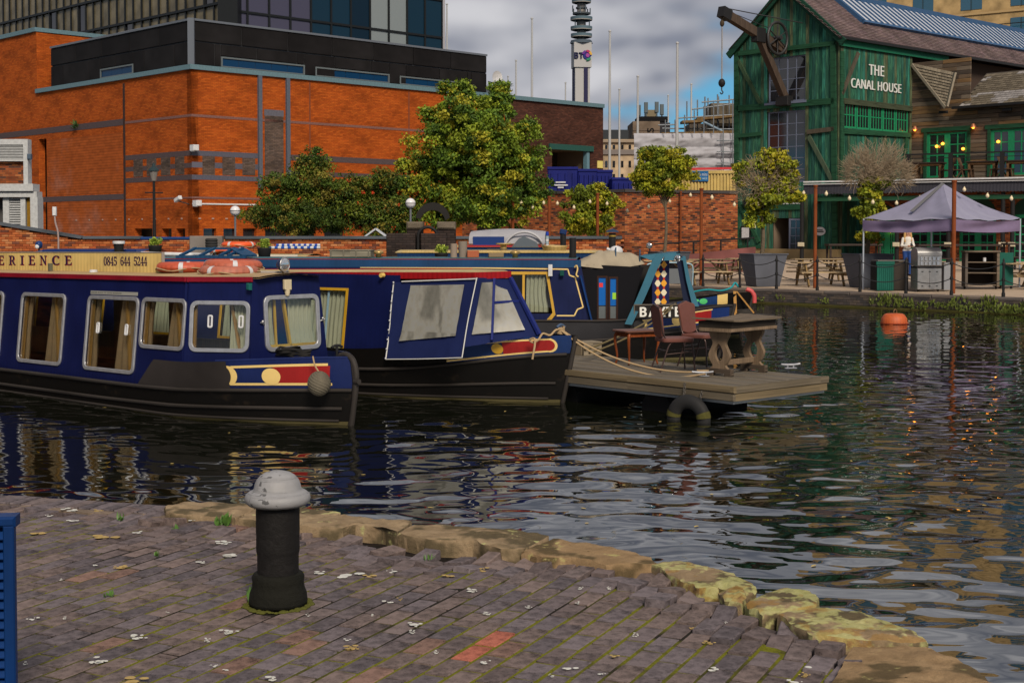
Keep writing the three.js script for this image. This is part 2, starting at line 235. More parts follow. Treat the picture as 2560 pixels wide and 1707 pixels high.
// bricks: one geometry with four cuts of the grain, eight tones
{
const speck = tex(512, 512, (u, v) => { const n = fbm(u * 10, v * 10, 4, 51, 10), f = fbm(u * 60, v * 60, 2, 53, 60), p = hash(u * 512, v * 512, 4); return gray(0.72 + 0.7 * (n - 0.5) + 0.7 * (f - 0.5) + (p > 0.96 ? -0.45 : p < 0.012 ? 0.7 : 0)); }, { size: 1.3 });
const shape = (ox, oy) => { const g = clean(cbox(0.1905, 0.05, 0.0925, 0.005)); const p = g.attributes.position; for (let i = 0; i < p.count; i++) { const x = p.getX(i), z = p.getZ(i); p.setY(i, p.getY(i) + (hash(Math.round(x * 50), Math.round(z * 90), ox * 77) - 0.5) * 0.003); } g.computeVertexNormals(); return uvm(g, ox, oy); };
const geo = [0, 1, 2, 3, 4, 5].map((i) => shape(i * 0.37, i * 0.51));
const kb = [1.08, 1.05, 1.04], tones = [[0.088, 0.073, 0.076], [0.074, 0.064, 0.070], [0.104, 0.084, 0.082], [0.084, 0.067, 0.066], [0.108, 0.084, 0.078], [0.096, 0.082, 0.088], [0.130, 0.082, 0.066], [0.25, 0.085, 0.058]];
const mats = tones.map((c) => M(c.map((q, i) => q * 1.5 * kb[i]), 0.85, { map: speck, bumpMap: T.grainB, bumpScale: 0.0015 }));
const vmat = M([1, 1, 1], 0.85, { map: speck, vertexColors: true });
const A = 25 * Math.PI / 180, u = [Math.sin(A), -Math.cos(A)], v = [Math.cos(A), Math.sin(A)];
const list = [];
for (let r = -75; r < 62; r++) for (let k = -12; k < 60; k++) {
const s = k * 0.2035 + mod(r, 2) * 0.1 + 0.012 * hash(r, 3) + 2.6, t = r * 0.1035 + 0.0;
const x = u[0] * s + v[0] * t, z = u[1] * s + v[1] * t, c = V(x, QY, z); if (z > -4.3) continue;
const [px, py] = toPx(c); if (px < -220 || px > 2300 || py > 1830) continue;
const gap = py - lineY(inner, px); if (gap < -4) continue;
const edge = px > 380 ? 1 - sst(5, px > 1450 ? 110 : 75, gap) : 1 - sst(0, 25, gap), hole = edge > 0.6 && hash(r, k, 8) < 0; if (hole) continue;
const p2 = Math.hypot(px - 695, (py - 1510) * 2); if (p2 < 62) continue;
const big = fbm(x * 1.1 + 4, z * 1.1, 3, 33);
let tone = hash(r, k, 2) < 0.62 ? Math.floor(hash(r, k, 1) * 4) : 4 + Math.floor(hash(r, k, 6) * 2); if (big > 0.52 && hash(r, k, 5) < 0.28 && px < 1250) tone = hash(r, k, 9) < 0.7 ? 4 : 6; if (hash(r, k, 12) < 0.004) tone = 7;
list.push({ x, z, px, py, tone, w: edge, id: [r, k], d: Math.hypot(x, z) });
}
const near2 = (px, py, n) => list.slice().sort((a, b) => Math.hypot(a.px - px, a.py - py) - Math.hypot(b.px - px, b.py - py)).slice(0, n);
for (const b of [...near2(1205, 1610, 1), ...near2(1255, 1573, 1)]) b.tone = 7; for (const b of [...near2(1270, 1655, 1), ...near2(725, 1595, 1), ...near2(1085, 1597, 1)]) b.tone = 6;
list.sort((a, b) => a.d - b.d);
let n = 0; const rest = [];
for (const b of list) {
const [r, k] = b.id, w = b.w, h = (q) => hash(r, k, q) - 0.5;
const lift = h(20) * 0.004 + w * (h(21) + 0.5) * 0.018 + (b.px > 1480 && w > 0.3 ? (hash(r, k, 24) < 0.4 ? 0.014 : 0) : 0), rx = h(22) * (0.025 + 0.34 * w * w), rz = h(23) * (0.025 + 0.42 * w * w), ry = A - Math.PI / 2 + h(25) * (0.012 + 0.28 * w * w);
const m = new THREE.Matrix4().makeRotationFromEuler(new THREE.Euler(rx, -ry, rz, 'YXZ')).setPosition(b.x, QY - 0.025 + lift, b.z);
const inView = b.px > -40 && b.py < 1745;
if (n < 300 && inView) { const o = inst('brick', geo[Math.floor(hash(r, k, 30) * 6)], mats[b.tone], quay); if (n) o.name = 'brick_' + String(n).padStart(3, '0'); o.applyMatrix4(m); n++; }
else { const g = geo[Math.floor(hash(r, k, 30) * 6)].clone().applyMatrix4(m), c = new Float32Array(g.attributes.position.count * 3), t = tones[b.tone]; for (let i = 0; i < c.length; i++) c[i] = t[i % 3] * 1.5 * kb[i % 3]; g.setAttribute('color', new THREE.BufferAttribute(c, 3)); rest.push(g); }
}
const o = new THREE.Mesh(mergeGeometries(rest), vmat); o.name = 'paving_bricks'; o.userData.kind = 'stuff'; o.castShadow = o.receiveShadow = true; quay.add(o);
// the course of bricks on edge along the water at the far end, and the drain slot behind it
const eg = [0, 1, 2].map((i) => uvm(clean(cbox(0.072, 0.12, 0.215, 0.005)), i * 0.3, i * 0.2));
const a0 = gp(-330, 1229, QY), a1 = gp(452, 1281, QY), L = a0.distanceTo(a1), dir = a1.clone().sub(a0).normalize(), N = Math.floor(L / 0.079);
for (let i = 0; i < N; i++) { const p = a0.clone().addScaledVector(dir, (i + 0.5) * 0.079); const q = inst('edge_brick', eg[i % 3], mats[[5, 1, 0, 5, 2][Math.floor(hash(i, 4) * 5)]], quay); q.position.set(p.x, QY + 0.012 - 0.06 + (hash(i, 5) - 0.5) * 0.006, p.z); q.rotation.y = Math.atan2(-dir.z, dir.x) + (hash(i, 6) - 0.5) * 0.03; }
mesh('edge_gutter', beam(gp(-330, 1247, QY - 0.01), gp(415, 1298, QY - 0.01), 0.075, 0.03, V(0, 1, 0), 0.005), M([0.20, 0.15, 0.11], 0.9, { map: speck }), quay);
}
// worn stone blocks along the edge
{
const stones = [
[[408, 1286], [460, 1272], [560, 1273], [640, 1280], [636, 1292], [590, 1312], [500, 1306], [420, 1299]],
[[592, 1316], [642, 1284], [730, 1285], [800, 1291], [852, 1302], [840, 1310], [768, 1332], [690, 1324]],
[[740, 1332], [800, 1311], [857, 1305], [934, 1313], [1030, 1324], [995, 1350], [961, 1338], [888, 1332], [857, 1338], [800, 1338]],
[[995, 1350], [1037, 1327], [1145, 1333], [1260, 1341], [1375, 1358], [1348, 1376], [1309, 1395], [1252, 1394], [1183, 1372], [1068, 1368]],
[[1305, 1397], [1382, 1366], [1470, 1376], [1547, 1393], [1623, 1412], [1645, 1432], [1520, 1432], [1432, 1416], [1355, 1411]],
[[1628, 1432], [1660, 1422], [1702, 1420], [1784, 1441], [1845, 1461], [1886, 1481], [1890, 1502], [1853, 1500], [1796, 1490], [1743, 1494], [1682, 1463]],
[[1800, 1500], [1850, 1500], [1868, 1518], [1858, 1532], [1812, 1524]],
[[1861, 1534], [1918, 1502], [1967, 1488], [2024, 1498], [2047, 1518], [2045, 1539], [1967, 1550], [1910, 1562]],
[[1940, 1562], [1967, 1551], [2049, 1541], [2151, 1555], [2228, 1584], [2294, 1608], [2326, 1628], [2253, 1630], [2130, 1624], [2028, 1614], [1988, 1590]],
[[2128, 1634], [2240, 1628], [2326, 1632], [2396, 1665], [2465, 1707], [2560, 1790], [2030, 1790], [2098, 1690]]];
const stTex = (lich) => tex(1024, 1024, (u, v) => { const f = fbm(u * 12, v * 12, 5, 90, 12), f2 = fbm(u * 26, v * 26, 4, 95, 26), f3 = fbm(u * 9, v * 9, 4, 97, 9), g = hash(u * 1024, v * 1024, 2); let k = mix([0.17, 0.120, 0.070], [0.33, 0.245, 0.150], f2); k = mix(k, [0.060, 0.050, 0.028], sst(0.52, 0.66, f3) * 0.8); const f4 = fbm(u * 60, v * 60, 3, 98, 60), L = sst(lich ? 0.44 : 0.64, lich ? 0.54 : 0.72, f * 0.5 + f2 * 0.25 + f4 * 0.25); k = mix(k, mix([0.28, 0.28, 0.08], [0.48, 0.47, 0.22], f4), L * (0.45 + 0.5 * f2)); if (lich) k = mix(k, [0.28, 0.15, 0.03], sst(0.58, 0.66, fbm(u * 18 + 3, v * 18, 5, 99, 18)) * 0.5); return k.map((c) => c * (0.8 + 0.4 * g)); }, { size: 1.5 });
const stoneB = { bumpMap: T.grainB, bumpScale: 0.008 }, t0 = stTex(false), stoneM = [M([1, 1, 1], 0.95, { map: t0, ...stoneB }), M([1.02, 0.94, 0.84], 0.95, { map: t0, ...stoneB })], lichM = M([1, 1, 1], 0.95, { map: stTex(true), ...stoneB });
stones.forEach((S, si) => {
const base = S.map(([x, y]) => gp(x, y, QY)), n = 84, ring = [];
const len = base.map((p, i) => p.distanceTo(base[(i + 1) % base.length])), tot = len.reduce((a, b) => a + b);
for (let i = 0; i < n; i++) { let s = i / n * tot, k = 0; while (s > len[k]) s -= len[k++]; ring.push(base[k].clone().lerp(base[(k + 1) % base.length], s / len[k])); }
const c = ring.reduce((a, p) => a.add(p), V(0, 0, 0)).multiplyScalar(1 / n), grid = [];
const lev = [[1.0, -0.24], [1.005, -0.10], [1.0, -0.014], [0.982, 0.0], [0.9, 0.004], [0.8, 0.006], [0.7, 0.008], [0.6, 0.01], [0.48, 0.007], [0.35, 0.006], [0.18, 0.007], [0.02, 0.008]];
const thin = si === 9 ? 0.025 : 0.04;
for (const [s, y] of lev) { const line = []; for (let i = 0; i <= n; i++) { const p = ring[i % n], q = c.clone().lerp(p, s); const r = (fbm(q.x * 16, q.z * 16 + y * 30, 4, 60 + si) - 0.5), r2 = (fbm(q.x * 5 + 3, q.z * 5, 2, 66 + si) - 0.5); q.x += (s > 0.9 ? r * 0.03 : 0); q.z += (s > 0.9 ? r2 * 0.03 : 0); q.y = QY + thin + y + (y > -0.05 ? r * 0.022 + r2 * 0.016 : 0); line.push(q); } grid.push(line); }
const g = toCreasedNormals(sheet(grid), 0.55);
const lich = si >= 5 && si <= 8;
const o = mesh('coping_stone', g, lich ? lichM : si > 3 ? stoneM[1] : stoneM[0], quay); if (si) o.name = 'coping_stone_' + String(si).padStart(3, '0');
});
}
// bird droppings, feathers and bits of litter lying on the bricks
{
const spots = [[665, 1273, 26], [175, 1276, 30], [480, 1300, 18], [120, 1290, 14], [250, 1275, 34, 1], [180, 1301, 22], [560, 1357, 30], [575, 1390, 38], [345, 1332, 20], [505, 1406, 22], [100, 1332, 40, 1], [255, 1342, 50, 1], [300, 1418, 36, 1], [235, 1413, 14], [340, 1595, 34], [245, 1654, 40], [570, 1580, 32], [80, 1548, 18], [160, 1546, 12], [520, 1603, 14], [535, 1665, 14], [565, 1674, 16], [680, 1698, 34], [330, 1702, 46, 1], [865, 1437, 52], [800, 1432, 30], [980, 1430, 22], [925, 1440, 30, 1], [975, 1505, 22], [1180, 1478, 24], [1035, 1560, 42], [1220, 1535, 18], [1030, 1582, 14], [875, 1622, 34, 1], [868, 1600, 14], [1320, 1518, 16], [1450, 1471, 16], [1445, 1508, 10], [1590, 1590, 10], [1535, 1640, 20, 1], [1420, 1670, 28], [1380, 1690, 14], [1500, 1684, 18], [1210, 1657, 24], [1125, 1440, 30, 1], [1205, 1426, 26, 1], [1520, 1473, 14], [1730, 1570, 20, 1], [1775, 1608, 22, 1], [1780, 1675, 26], [2030, 1672, 36], [2010, 1690, 22, 1], [1990, 1705, 26], [1820, 1560, 10], [770, 1540, 8], [930, 1538, 10], [1090, 1632, 12], [1000, 1500, 10, 1], [60, 1660, 12], [150, 1450, 8], [420, 1530, 8]];
const mk = (yel) => { const gs = []; spots.forEach(([px, py, w, y], i) => { if (!!y !== yel) return; const c = gp(px, py, QY + 0.006), r = w / 2 * 0.95 / F * Math.hypot(c.x, c.z), nb = 3 + (hash(i, 2) * 6 | 0);
for (let k = 0; k < nb; k++) { const q = 12, pts = [], a0 = hash(i, k, 5) * 6.28, rr0 = r * (k ? 0.15 + 0.4 * hash(i, k, 4) : 0.62), off = k ? r * (0.3 + 0.8 * hash(i, k, 7)) : 0; for (let j = 0; j < q; j++) { const a = j / q * 6.28, m = rr0 * (0.45 + 0.8 * fbm(Math.cos(a) * 1.6 + i * 7 + k, Math.sin(a) * 1.6 + 5, 3, 42)); pts.push([Math.cos(a) * m * 1.25, Math.sin(a) * m]); }
const g = ext(shp(pts), 0.0015); g.rotateX(-Math.PI / 2); g.translate(c.x + Math.cos(a0) * off * 1.4, QY + 0.0035 + k * 0.0018 + (i % 5) * 0.0002, c.z + Math.sin(a0) * off); gs.push(g); } }); return gs; };
const a = mesh('bird_droppings', mk(false), M([0.62, 0.62, 0.58], 0.9, { map: T.grain }), null); tag(a, 'white bird droppings spattered over the brick paving', 'droppings', null, 'stuff');
const b = mesh('bird_droppings', mk(true), M([0.46, 0.33, 0.13], 0.9, { map: T.grain }), null); tag(b, 'ochre coloured droppings and crumbs on the brick paving', 'droppings', null, 'stuff');
}
// little weeds in the joints
const leafM = (c) => M(c, 0.6, { side: THREE.DoubleSide, transmission: 0.25, thickness: 0 });
const weedM = leafM([0.07, 0.17, 0.02]);
function leafGeo(L, w, bend = 0.3) { const n = 4, g = []; for (let j = 0; j <= n; j++) { const t = j / n, h = w * Math.sin(Math.PI * Math.min(1, t * 0.92 + 0.06)), y = L * t, z = -bend * L * t * t; g.push([V(-h / 2, y, z), V(0, y, z - h * 0.12), V(h / 2, y, z)]); } return sheet(g); }
function tuft(name, label, p, n, L, w, m = weedM, group) { const gs = []; for (let i = 0; i < n; i++) { const g = leafGeo(L * 0.7 * R(0.5, 1.1), w * 0.8 * R(0.7, 1.2), R(0.2, 0.9)); g.rotateX(R(0.3, 1.3)); g.rotateY(R(0, 6.28)); g.translate(R(-1, 1) * L * 0.35, R(0, 0.4) * L * 0.5, R(-1, 1) * L * 0.35); gs.push(g); } const o = one(name, label, 'weed', gs, m, { group }); o.position.copy(p); return o; }
tuft('weed', 'leafy green weed by the stone edge just left of the bollard', gp(558, 1318, QY), 22, 0.09, 0.035);
tuft('weed', 'small green sprig growing at the foot of the bollard', gp(641, 1508, QY), 10, 0.10, 0.035);
tuft('weed', 'tiny green weed in a joint far along the quay', gp(297, 1302, QY), 12, 0.05, 0.015);
tuft('weed', 'tiny green weed near the edge stones, left of the leafy one', gp(440, 1328, QY), 12, 0.045, 0.015);
tuft('weed', 'blade of grass sprouting below the broken edge stone', gp(1068, 1402, QY), 10, 0.05, 0.008);
tuft('weed', 'small dark green weed in the paving left of the bollard', gp(390, 1393, QY), 8, 0.035, 0.015);
tuft('weed', 'small weed in the paving below the bollard on its left side', gp(272, 1492, QY), 8, 0.04, 0.015);

// the bollard
{
const p = gp(695, 1512, QY), b = thing('bollard', 'black mooring bollard with a white domed cap on the near quay', 'bollard', p);
const bm = M([0.014, 0.013, 0.013], 0.55, { map: tex(256, 256, (u, v) => { const s = fbm(u * 12, v * 12, 4, 5, 12), k = hash(u * 256, v * 256, 2); return gray(0.8 + (s > 0.66 ? 3.5 * (s - 0.66) * 4 : 0) + (k > 0.99 ? 4 : 0)); }, { size: 0.35 }), bumpMap: T.grainB, bumpScale: 0.004 });
mesh('base_collar', lathe([[0, 0], [0.122, 0], [0.126, 0.02], [0.122, 0.055], [0.112, 0.082], [0.110, 0.105], [0.113, 0.125], [0.104, 0.140], [0.090, 0.143], [0, 0.143]], 40), M([0.018, 0.018, 0.014], 0.8, { map: T.blotch, bumpMap: T.grainB, bumpScale: 0.008 }), b);
mesh('shaft', lathe([[0.0885, 0.14], [0.0888, 0.22], [0.0925, 0.235], [0.0932, 0.25], [0.0925, 0.30], [0.0935, 0.32], [0.0935, 0.44]], 40), bm, b);
const wp = M([0.29, 0.29, 0.30], 0.6, { map: tex(256, 256, (u, v) => { const n = fbm(u * 9, v * 9, 5, 23, 9), m = fbm(u * 24, v * 24, 3, 29, 24); return gray(n > 0.6 && m > 0.55 ? 0.25 : 0.8 + 0.25 * (n - 0.5)); }, { size: 0.4 }), bumpMap: T.grainB, bumpScale: 0.002 });
mesh('cap', lathe([[0.0, 0.432], [0.10, 0.432], [0.122, 0.436], [0.137, 0.448], [0.141, 0.466], [0.136, 0.482], [0.122, 0.493], [0.107, 0.499], [0.101, 0.508], [0.098, 0.525], [0.089, 0.545], [0.074, 0.562], [0.054, 0.574], [0.028, 0.581], [0, 0.583]], 48), wp, b);
mesh('moss_ring', Array.from({ length: 60 }, (_, i) => { const a = i / 60 * 6.28, r = R(0.122, 0.15); return ball(R(0.006, 0.014), Math.cos(a) * r, 0.003, Math.sin(a) * r, 1.4, 0.6, 1.4, 6); }), M([0.07, 0.072, 0.015], 1), b);
}
// the blue slatted bin that stands into the picture at the left
{
const D = 4.45, p = at(44, HZ, D), b = thing('slatted_bin', 'blue painted slatted metal box cut off by the picture edge', 'bin', [p.x - 0.335, QY, -D], 0.12);
const m = M([0.004, 0.036, 0.16], 0.45, { map: T.paint });
const top = 0.695; mesh("lid", cbox(0.62, 0.035, 0.08, 0.008, 0, top - 0.018, -0.01), m, b);
mesh('inner_box', bx(-0.27, 0.02, -0.05, 0.272, top - 0.04, -0.02), M([0.004, 0.02, 0.09], 0.7), b);
for (const sx of [-1, 1]) mesh('post', cbox(0.035, top - 0.03, 0.035, 0.004, sx * 0.288, (top - 0.03) / 2, 0.012), m, b);
for (let i = 0; i < 21; i++) { const y = top - 0.065 - i * 0.032; mesh('slat', cbox(0.545, 0.008, 0.034, 0.0025, 0, y, 0.008, 0.75), m, b); }
}
// ---------------------------------------------------------------- narrowboats. Local x runs to the bow (stem at the water = 0), y up from the water, +z is the side we see
const UP = V(0, 1, 0);
function plocal(o, px, py, off = 0) { o.updateWorldMatrix(true, false); const inv = o.matrixWorld.clone().invert(); const c = V(0, EYE, 0).applyMatrix4(inv), e = V(...ray(px, py)).add(V(0, EYE, 0)).applyMatrix4(inv), d = e.sub(c); const k = (off - c.z) / d.z; return [c.x + d.x * k, c.y + d.y * k]; }
const prect = (o, TL, TR, BR, BL, off = 0) => { const [a, b, c, d] = [TL, TR, BR, BL].map(([x, y]) => plocal(o, x, y, off)); return [(a[0] + d[0]) / 2, (c[1] + d[1]) / 2, (b[0] + c[0]) / 2, (a[1] + b[1]) / 2]; };
const hullBlack = M([0.013, 0.012, 0.011], 0.5, { map: tex(512, 512, (u, v) => { const n = fbm(u * 6, v * 20, 5, 3, 6), s = fbm(u * 40, v * 40, 3, 8, 40); return mix([0.75, 0.75, 0.75], [2.6, 2.1, 1.6], sst(0.62, 0.8, n * 0.7 + s * 0.3)).map((c) => c * 0.4); }, { size: 2.2 }) });
hullBlack.color.setRGB(0.014, 0.0125, 0.0115);
const scumM = M([0.10, 0.085, 0.035], 0.9, { map: T.blotch }), railM = M([0.040, 0.035, 0.032], 0.55, { map: T.blotch }), tan = M([0.50, 0.34, 0.16], 0.75, { map: T.paint }), creamLine = M([0.60, 0.43, 0.15], 0.5), yel = M([0.60, 0.34, 0.015], 0.45, { map: T.paint });
const greyPanel = M([0.036, 0.031, 0.030], 0.7, { map: T.blotch }), bowBlue = M([0.012, 0.022, 0.10], 0.38, { map: T.paint }), bowRed = M([0.33, 0.016, 0.016], 0.45, { map: T.paint });
const dark = M([0.008, 0.008, 0.009], 0.9), curtainM = M([0.20, 0.13, 0.068], 0.95, { map: T.cloth, side: THREE.DoubleSide }), curtainPale = M([0.40, 0.38, 0.27], 0.95, { map: T.cloth, side: THREE.DoubleSide });
const oak = M([0.30, 0.155, 0.035], 0.55, { map: T.wood });
function boatHull(b, o) {
const { L, B, T: TL, top, rail, stem, p = 1.3 } = o;
const xs = (y) => { const S = stem; for (let i = 0; i + 1 < S.length; i++) if (y <= S[i + 1][0]) { const t = Math.max(0, (y - S[i][0]) / (S[i + 1][0] - S[i][0])); return S[i][1] + t * (S[i + 1][1] - S[i][1]); } return S[S.length - 1][1]; };
const hb = (x, y) => { const T2 = TL * (1.32 - 0.32 * Math.min(1, Math.max(0, y / 0.75))), t = Math.min(1, Math.max(0, (xs(y) - x) / T2)); return B * (1 - Math.pow(1 - t, p)) * (0.955 + 0.045 * Math.min(1, Math.max(0, y / 0.4))); };
const H = { xs, hb };
H.patch = (x0, x1, lo, hi, off = 0.004, nx = 26, ny = 4, side = 1) => { const g = []; for (let j = 0; j <= ny; j++) { const l = []; for (let i = 0; i <= nx; i++) { const x = x0 + (x1 - x0) * i / nx, y = lo(x) + (hi(x) - lo(x)) * j / ny; l.push(V(Math.min(x, xs(y) - 0.002), y, side * (hb(Math.min(x, xs(y) - 0.002), y) + off))); } g.push(l); } return sheet(g, side < 0); };
H.disc = (cx, cy, r, off = 0.009, sy = 1) => { const g = []; for (let j = 0; j <= 4; j++) { const l = []; for (let i = 0; i <= 28; i++) { const a = i / 28 * 6.2832, x = cx + Math.cos(a) * r * j / 4, y = cy + Math.sin(a) * r * sy * j / 4; l.push(V(x, y, hb(x, y) + off)); } g.push(l); } return sheet(g); };
H.along = (y, x0, x1, r, off = 0.01, n = 40, side = 1) => { const pts = []; for (let i = 0; i <= n; i++) { const x = x0 + (x1 - x0) * i / n, yy = y(x); pts.push(V(Math.min(x, xs(yy)), yy, side * (hb(Math.min(x, xs(yy)), yy) + off))); } return tube(pts, r, n, 6); };
const gs = []; for (const s of [1, -1]) gs.push(H.patch(-L, 0.3, () => -0.3, rail, 0, 90, 8, s));
gs.push(bx(-L - 0.01, -0.3, -B, -L + 0.02, rail(-L), B));
mesh('hull', gs, hullBlack, b); mesh('waterline_scum', [1, -1].map((s) => H.patch(-L, 0.1, (x) => -0.05, (x) => 0.022 + 0.02 * vn(x * 3, 1, 6), 0.004, 90, 1, s)), scumM, b);
if (o.bulwark) { const w = []; for (const s of [1, -1]) w.push(H.patch(o.bulwark, 0.3, rail, top, -0.002, 60, 4, s), H.patch(o.bulwark, 0.3, rail, top, -0.03, 60, 4, s)); mesh('bulwark', w, o.bulwarkM || bowBlue, b); }
// deck between the sides
const dk = [[], []], dx0 = o.deckFrom ?? (o.bulwark ? o.bulwark + 0.02 : -L); for (let i = 0; i <= 60; i++) { const x = dx0 + (0.2 - dx0) * i / 60, y = o.bulwark ? top(x) - (o.deckDrop ?? 0.04) : rail(x), xx = Math.min(x, xs(y)); dk[0].push(V(xx, y, -hb(xx, y) + 0.02)); dk[1].push(V(xx, y, hb(xx, y) - 0.02)); } mesh('deck', sheet(dk, true), o.deckM || bowBlue, b);
for (const [y, x0, x1, r] of o.rails) for (const s of [1, -1]) mesh('rubbing_strake', H.along(y, x0, x1, r, 0.008, 50, s), o.railM || railM, b);
const sp_ = []; for (let i = 0; i <= 14; i++) { const y = -0.25 + (o.stemTop + 0.25) * i / 14; sp_.push([xs(y) + 0.01, y, 0]); } mesh('stem_post', tube(sp_, 0.032, 30, 8), railM, b);
return H;
}
function boatThing(label, o, a, trim) { const b = thing('narrowboat', label, 'narrowboat', o, -a * Math.PI / 180, 'narrowboats moored side by side in the basin'); b.rotation.order = 'YXZ'; b.rotation.z = trim * Math.PI / 180; return b; }
function cabinSide(b, x0, z0, x1, z1, yb, tilt, name = 'cabin_side') { const g = new THREE.Group(); g.name = name; g.position.set(x0, yb, z0); g.rotation.order = 'YXZ'; g.rotation.y = Math.atan2(-(z1 - z0), x1 - x0); g.rotation.x = -tilt; b.add(g); g.userData.len = Math.hypot(x1 - x0, z1 - z0); return g; }
const frameRing = (r, t, d, rad) => { const s = rr(r[0], r[1], r[2] - r[0], r[3] - r[1], rad); s.holes.push(rr(r[0] + t, r[1] + t, r[2] - r[0] - 2 * t, r[3] - r[1] - 2 * t, Math.max(0.01, rad - t * 0.7), THREE.Path)); return ext(s, d, { bevel: 0.005 }); };
function drape(x0, x1, y0, y1, z, folds = 5, tie = 0.5, lean = 0) { const g = []; for (let j = 0; j <= 14; j++) { const t = j / 14, y = y1 + (y0 - y1) * t, sq = 1 - tie * Math.sin(Math.PI * Math.min(1, t * 1.15)) * 0.8, l = []; for (let i = 0; i <= 30; i++) { const s = i / 30; l.push(V(x0 + (x1 - x0) * s * sq + lean * t, y, z + 0.02 * Math.sin(s * folds * 6.28 + t) )); } g.push(l); } return sheet(g, true); }

// ---- boat 1: the trip boat in front
const boat1 = boatThing('blue trip boat with white framed windows and a cream lettered roof board', gp(875, 1062, 0), 43, 0.45);
const H1 = boatHull(boat1, { L: 11, B: 1.03, T: 1.72, p: 1.45, stem: [[-0.3, -0.12], [0, 0], [0.25, 0.06], [0.5, 0.085], [0.72, 0.05], [0.9, 0]], stemTop: 0.74, rail: (x) => 0.345 + 0.05 * sst(-3, 0, x), top: (x) => 0.69 + 0.07 * sst(-2, 0, x), bulwark: -2.0,
rails: [[(x) => 0.345 + 0.05 * sst(-3, 0, x), -11, 0.06, 0.024], [(x) => 0.14 + 0.045 * sst(-4, 0, x), -11, -0.05, 0.022], [(x) => 0.045, -11, -0.1, 0.016]], deckDrop: 0.06, deckFrom: -1.1 });
{
const b = boat1;
const A = cabinSide(b, -11, 0.99, -1.86, 0.99, 0.345, 0.105), Bp = cabinSide(b, -1.86, 0.99, -1.08, 0.60, 0.345, 0.105, 'cabin_corner');
const H = 1.32;
const wins = [[A, [58, 731], [167, 736], [149, 915], [38, 902]], [A, [224, 738], [351, 744], [331, 936], [204, 922]], [A, [358, 743], [470, 749], [460, 879], [346, 867]], [Bp, [479, 749], [633, 757], [627, 885], [470, 875]]].map(([s, ...q]) => [s, prect(s, ...q)]);
{ const w1 = wins[0][1], w = w1[2] - w1[0], gap = wins[1][1][0] - w1[2]; for (let i = 1; i < 5; i++) wins.push([A, [w1[0] - i * (w + gap * 0.9), w1[1], w1[2] - i * (w + gap * 0.9), w1[3]]]); }
// clip to the panel so that frames never cross the fold
{ const r2 = wins[2][1], la = A.userData.len; r2[2] = Math.min(r2[2], la - 0.015); const r3 = wins[3][1]; r3[0] = Math.max(r3[0], 0.02); r3[2] = Math.min(r3[2], Bp.userData.len - 0.02); }
for (const [s, nm] of [[A, 'side_panel'], [Bp, 'side_panel']]) {
const sh = shp(rect(0, 0, s.userData.len, H)); for (const [q, r] of wins) if (q === s) sh.holes.push(rr(r[0] + 0.03, r[1] + 0.03, r[2] - r[0] - 0.06, r[3] - r[1] - 0.06, 0.06, THREE.Path));
mesh(nm, ext(sh, 0.02).translate(0, 0, -0.02), navy, s);
mesh('roof_band', cbox(s.userData.len + 0.01, 0.062, 0.03, 0.006, s.userData.len / 2, H - 0.025, 0.012), M([0.22, 0.006, 0.018], 0.45, { map: T.paint }), s);
mesh('inner_panel', (() => { const q2 = shp(rect(0.02, 0, s.userData.len - 0.02, H - 0.03)); for (const [q, r] of wins) if (q === s) q2.holes.push(rr(r[0] + 0.02, r[1] + 0.02, r[2] - r[0] - 0.04, r[3] - r[1] - 0.04, 0.06, THREE.Path)); return ext(q2, 0.01).translate(0, 0, -0.05); })(), oak, s);
}
wins.forEach(([s, r], i) => {
const w = part(b, 'window'); w.position.copy(s.position); w.rotation.copy(s.rotation);
mesh('window_frame', frameRing(r, 0.038, 0.014, 0.10), alu, w);
mesh('pane', bx(r[0] + 0.03, r[1] + 0.03, -0.012, r[2] - 0.03, r[3] - 0.03, -0.008), glass, w);
const W = r[2] - r[0], y0 = r[1] + 0.0, y1 = r[3] - 0.01;
mesh('curtain', i === 3 ? [drape(r[0] + 0.62 * W, r[2] - 0.02, y0, y1, -0.11, 6, 0.1)] : [drape(r[0] + W * 0.52, r[2] + 0.05, y0, y1, -0.12, 4, 0.35, -0.05), drape(r[0] - 0.03, r[0] + W * 0.14, y0, y1, -0.10, 2, 0.2)], i === 3 ? curtainPale : curtainM, w);
mesh('curtain_rail', [bx(r[0] - 0.03, r[1] - 0.03, -0.075, r[0] + 0.05, r[3], -0.055), beam([r[0] + W * 0.80, r[1], -0.1], [r[0] + W * 0.62, r[3], -0.1], 0.035, 0.03)], oak, w);
if (i < 2) for (const k of [0.36, 0.72]) mesh('seat_back', [ball(0.16, r[0] + W * k, r[1] + 0.10, -0.35, 1, 1.15, 0.35, 14), bx(r[0] + W * k - 0.16, r[1] - 0.3, -0.39, r[0] + W * k + 0.16, r[1] + 0.1, -0.33)], M([0.06, 0.035, 0.02], 0.7), w);
if (i === 1 || i === 3) for (const k of i === 1 ? [0.24, 0.80] : [0.34, 0.86]) mesh('catch', [frameRing([r[0] + W * k - 0.028, r[1] + (r[3] - r[1]) * (i === 1 ? 0.5 : 0.48), r[0] + W * k + 0.028, r[1] + (r[3] - r[1]) * (i === 1 ? 0.64 : 0.72)], 0.011, 0.01, 0.02)], white, w);
});
// the far side, with windows to look out through
const Fs = shp(rect(-11, 0.345, -1.86, 1.655)); for (let i = 0; i < 7; i++) Fs.holes.push(rr(-3.05 - i * 1.45, 0.75, 1.0, 0.62, 0.08, THREE.Path));
mesh('far_side', ext(Fs, 0.02).translate(0, 0, -0.9), oak, b);
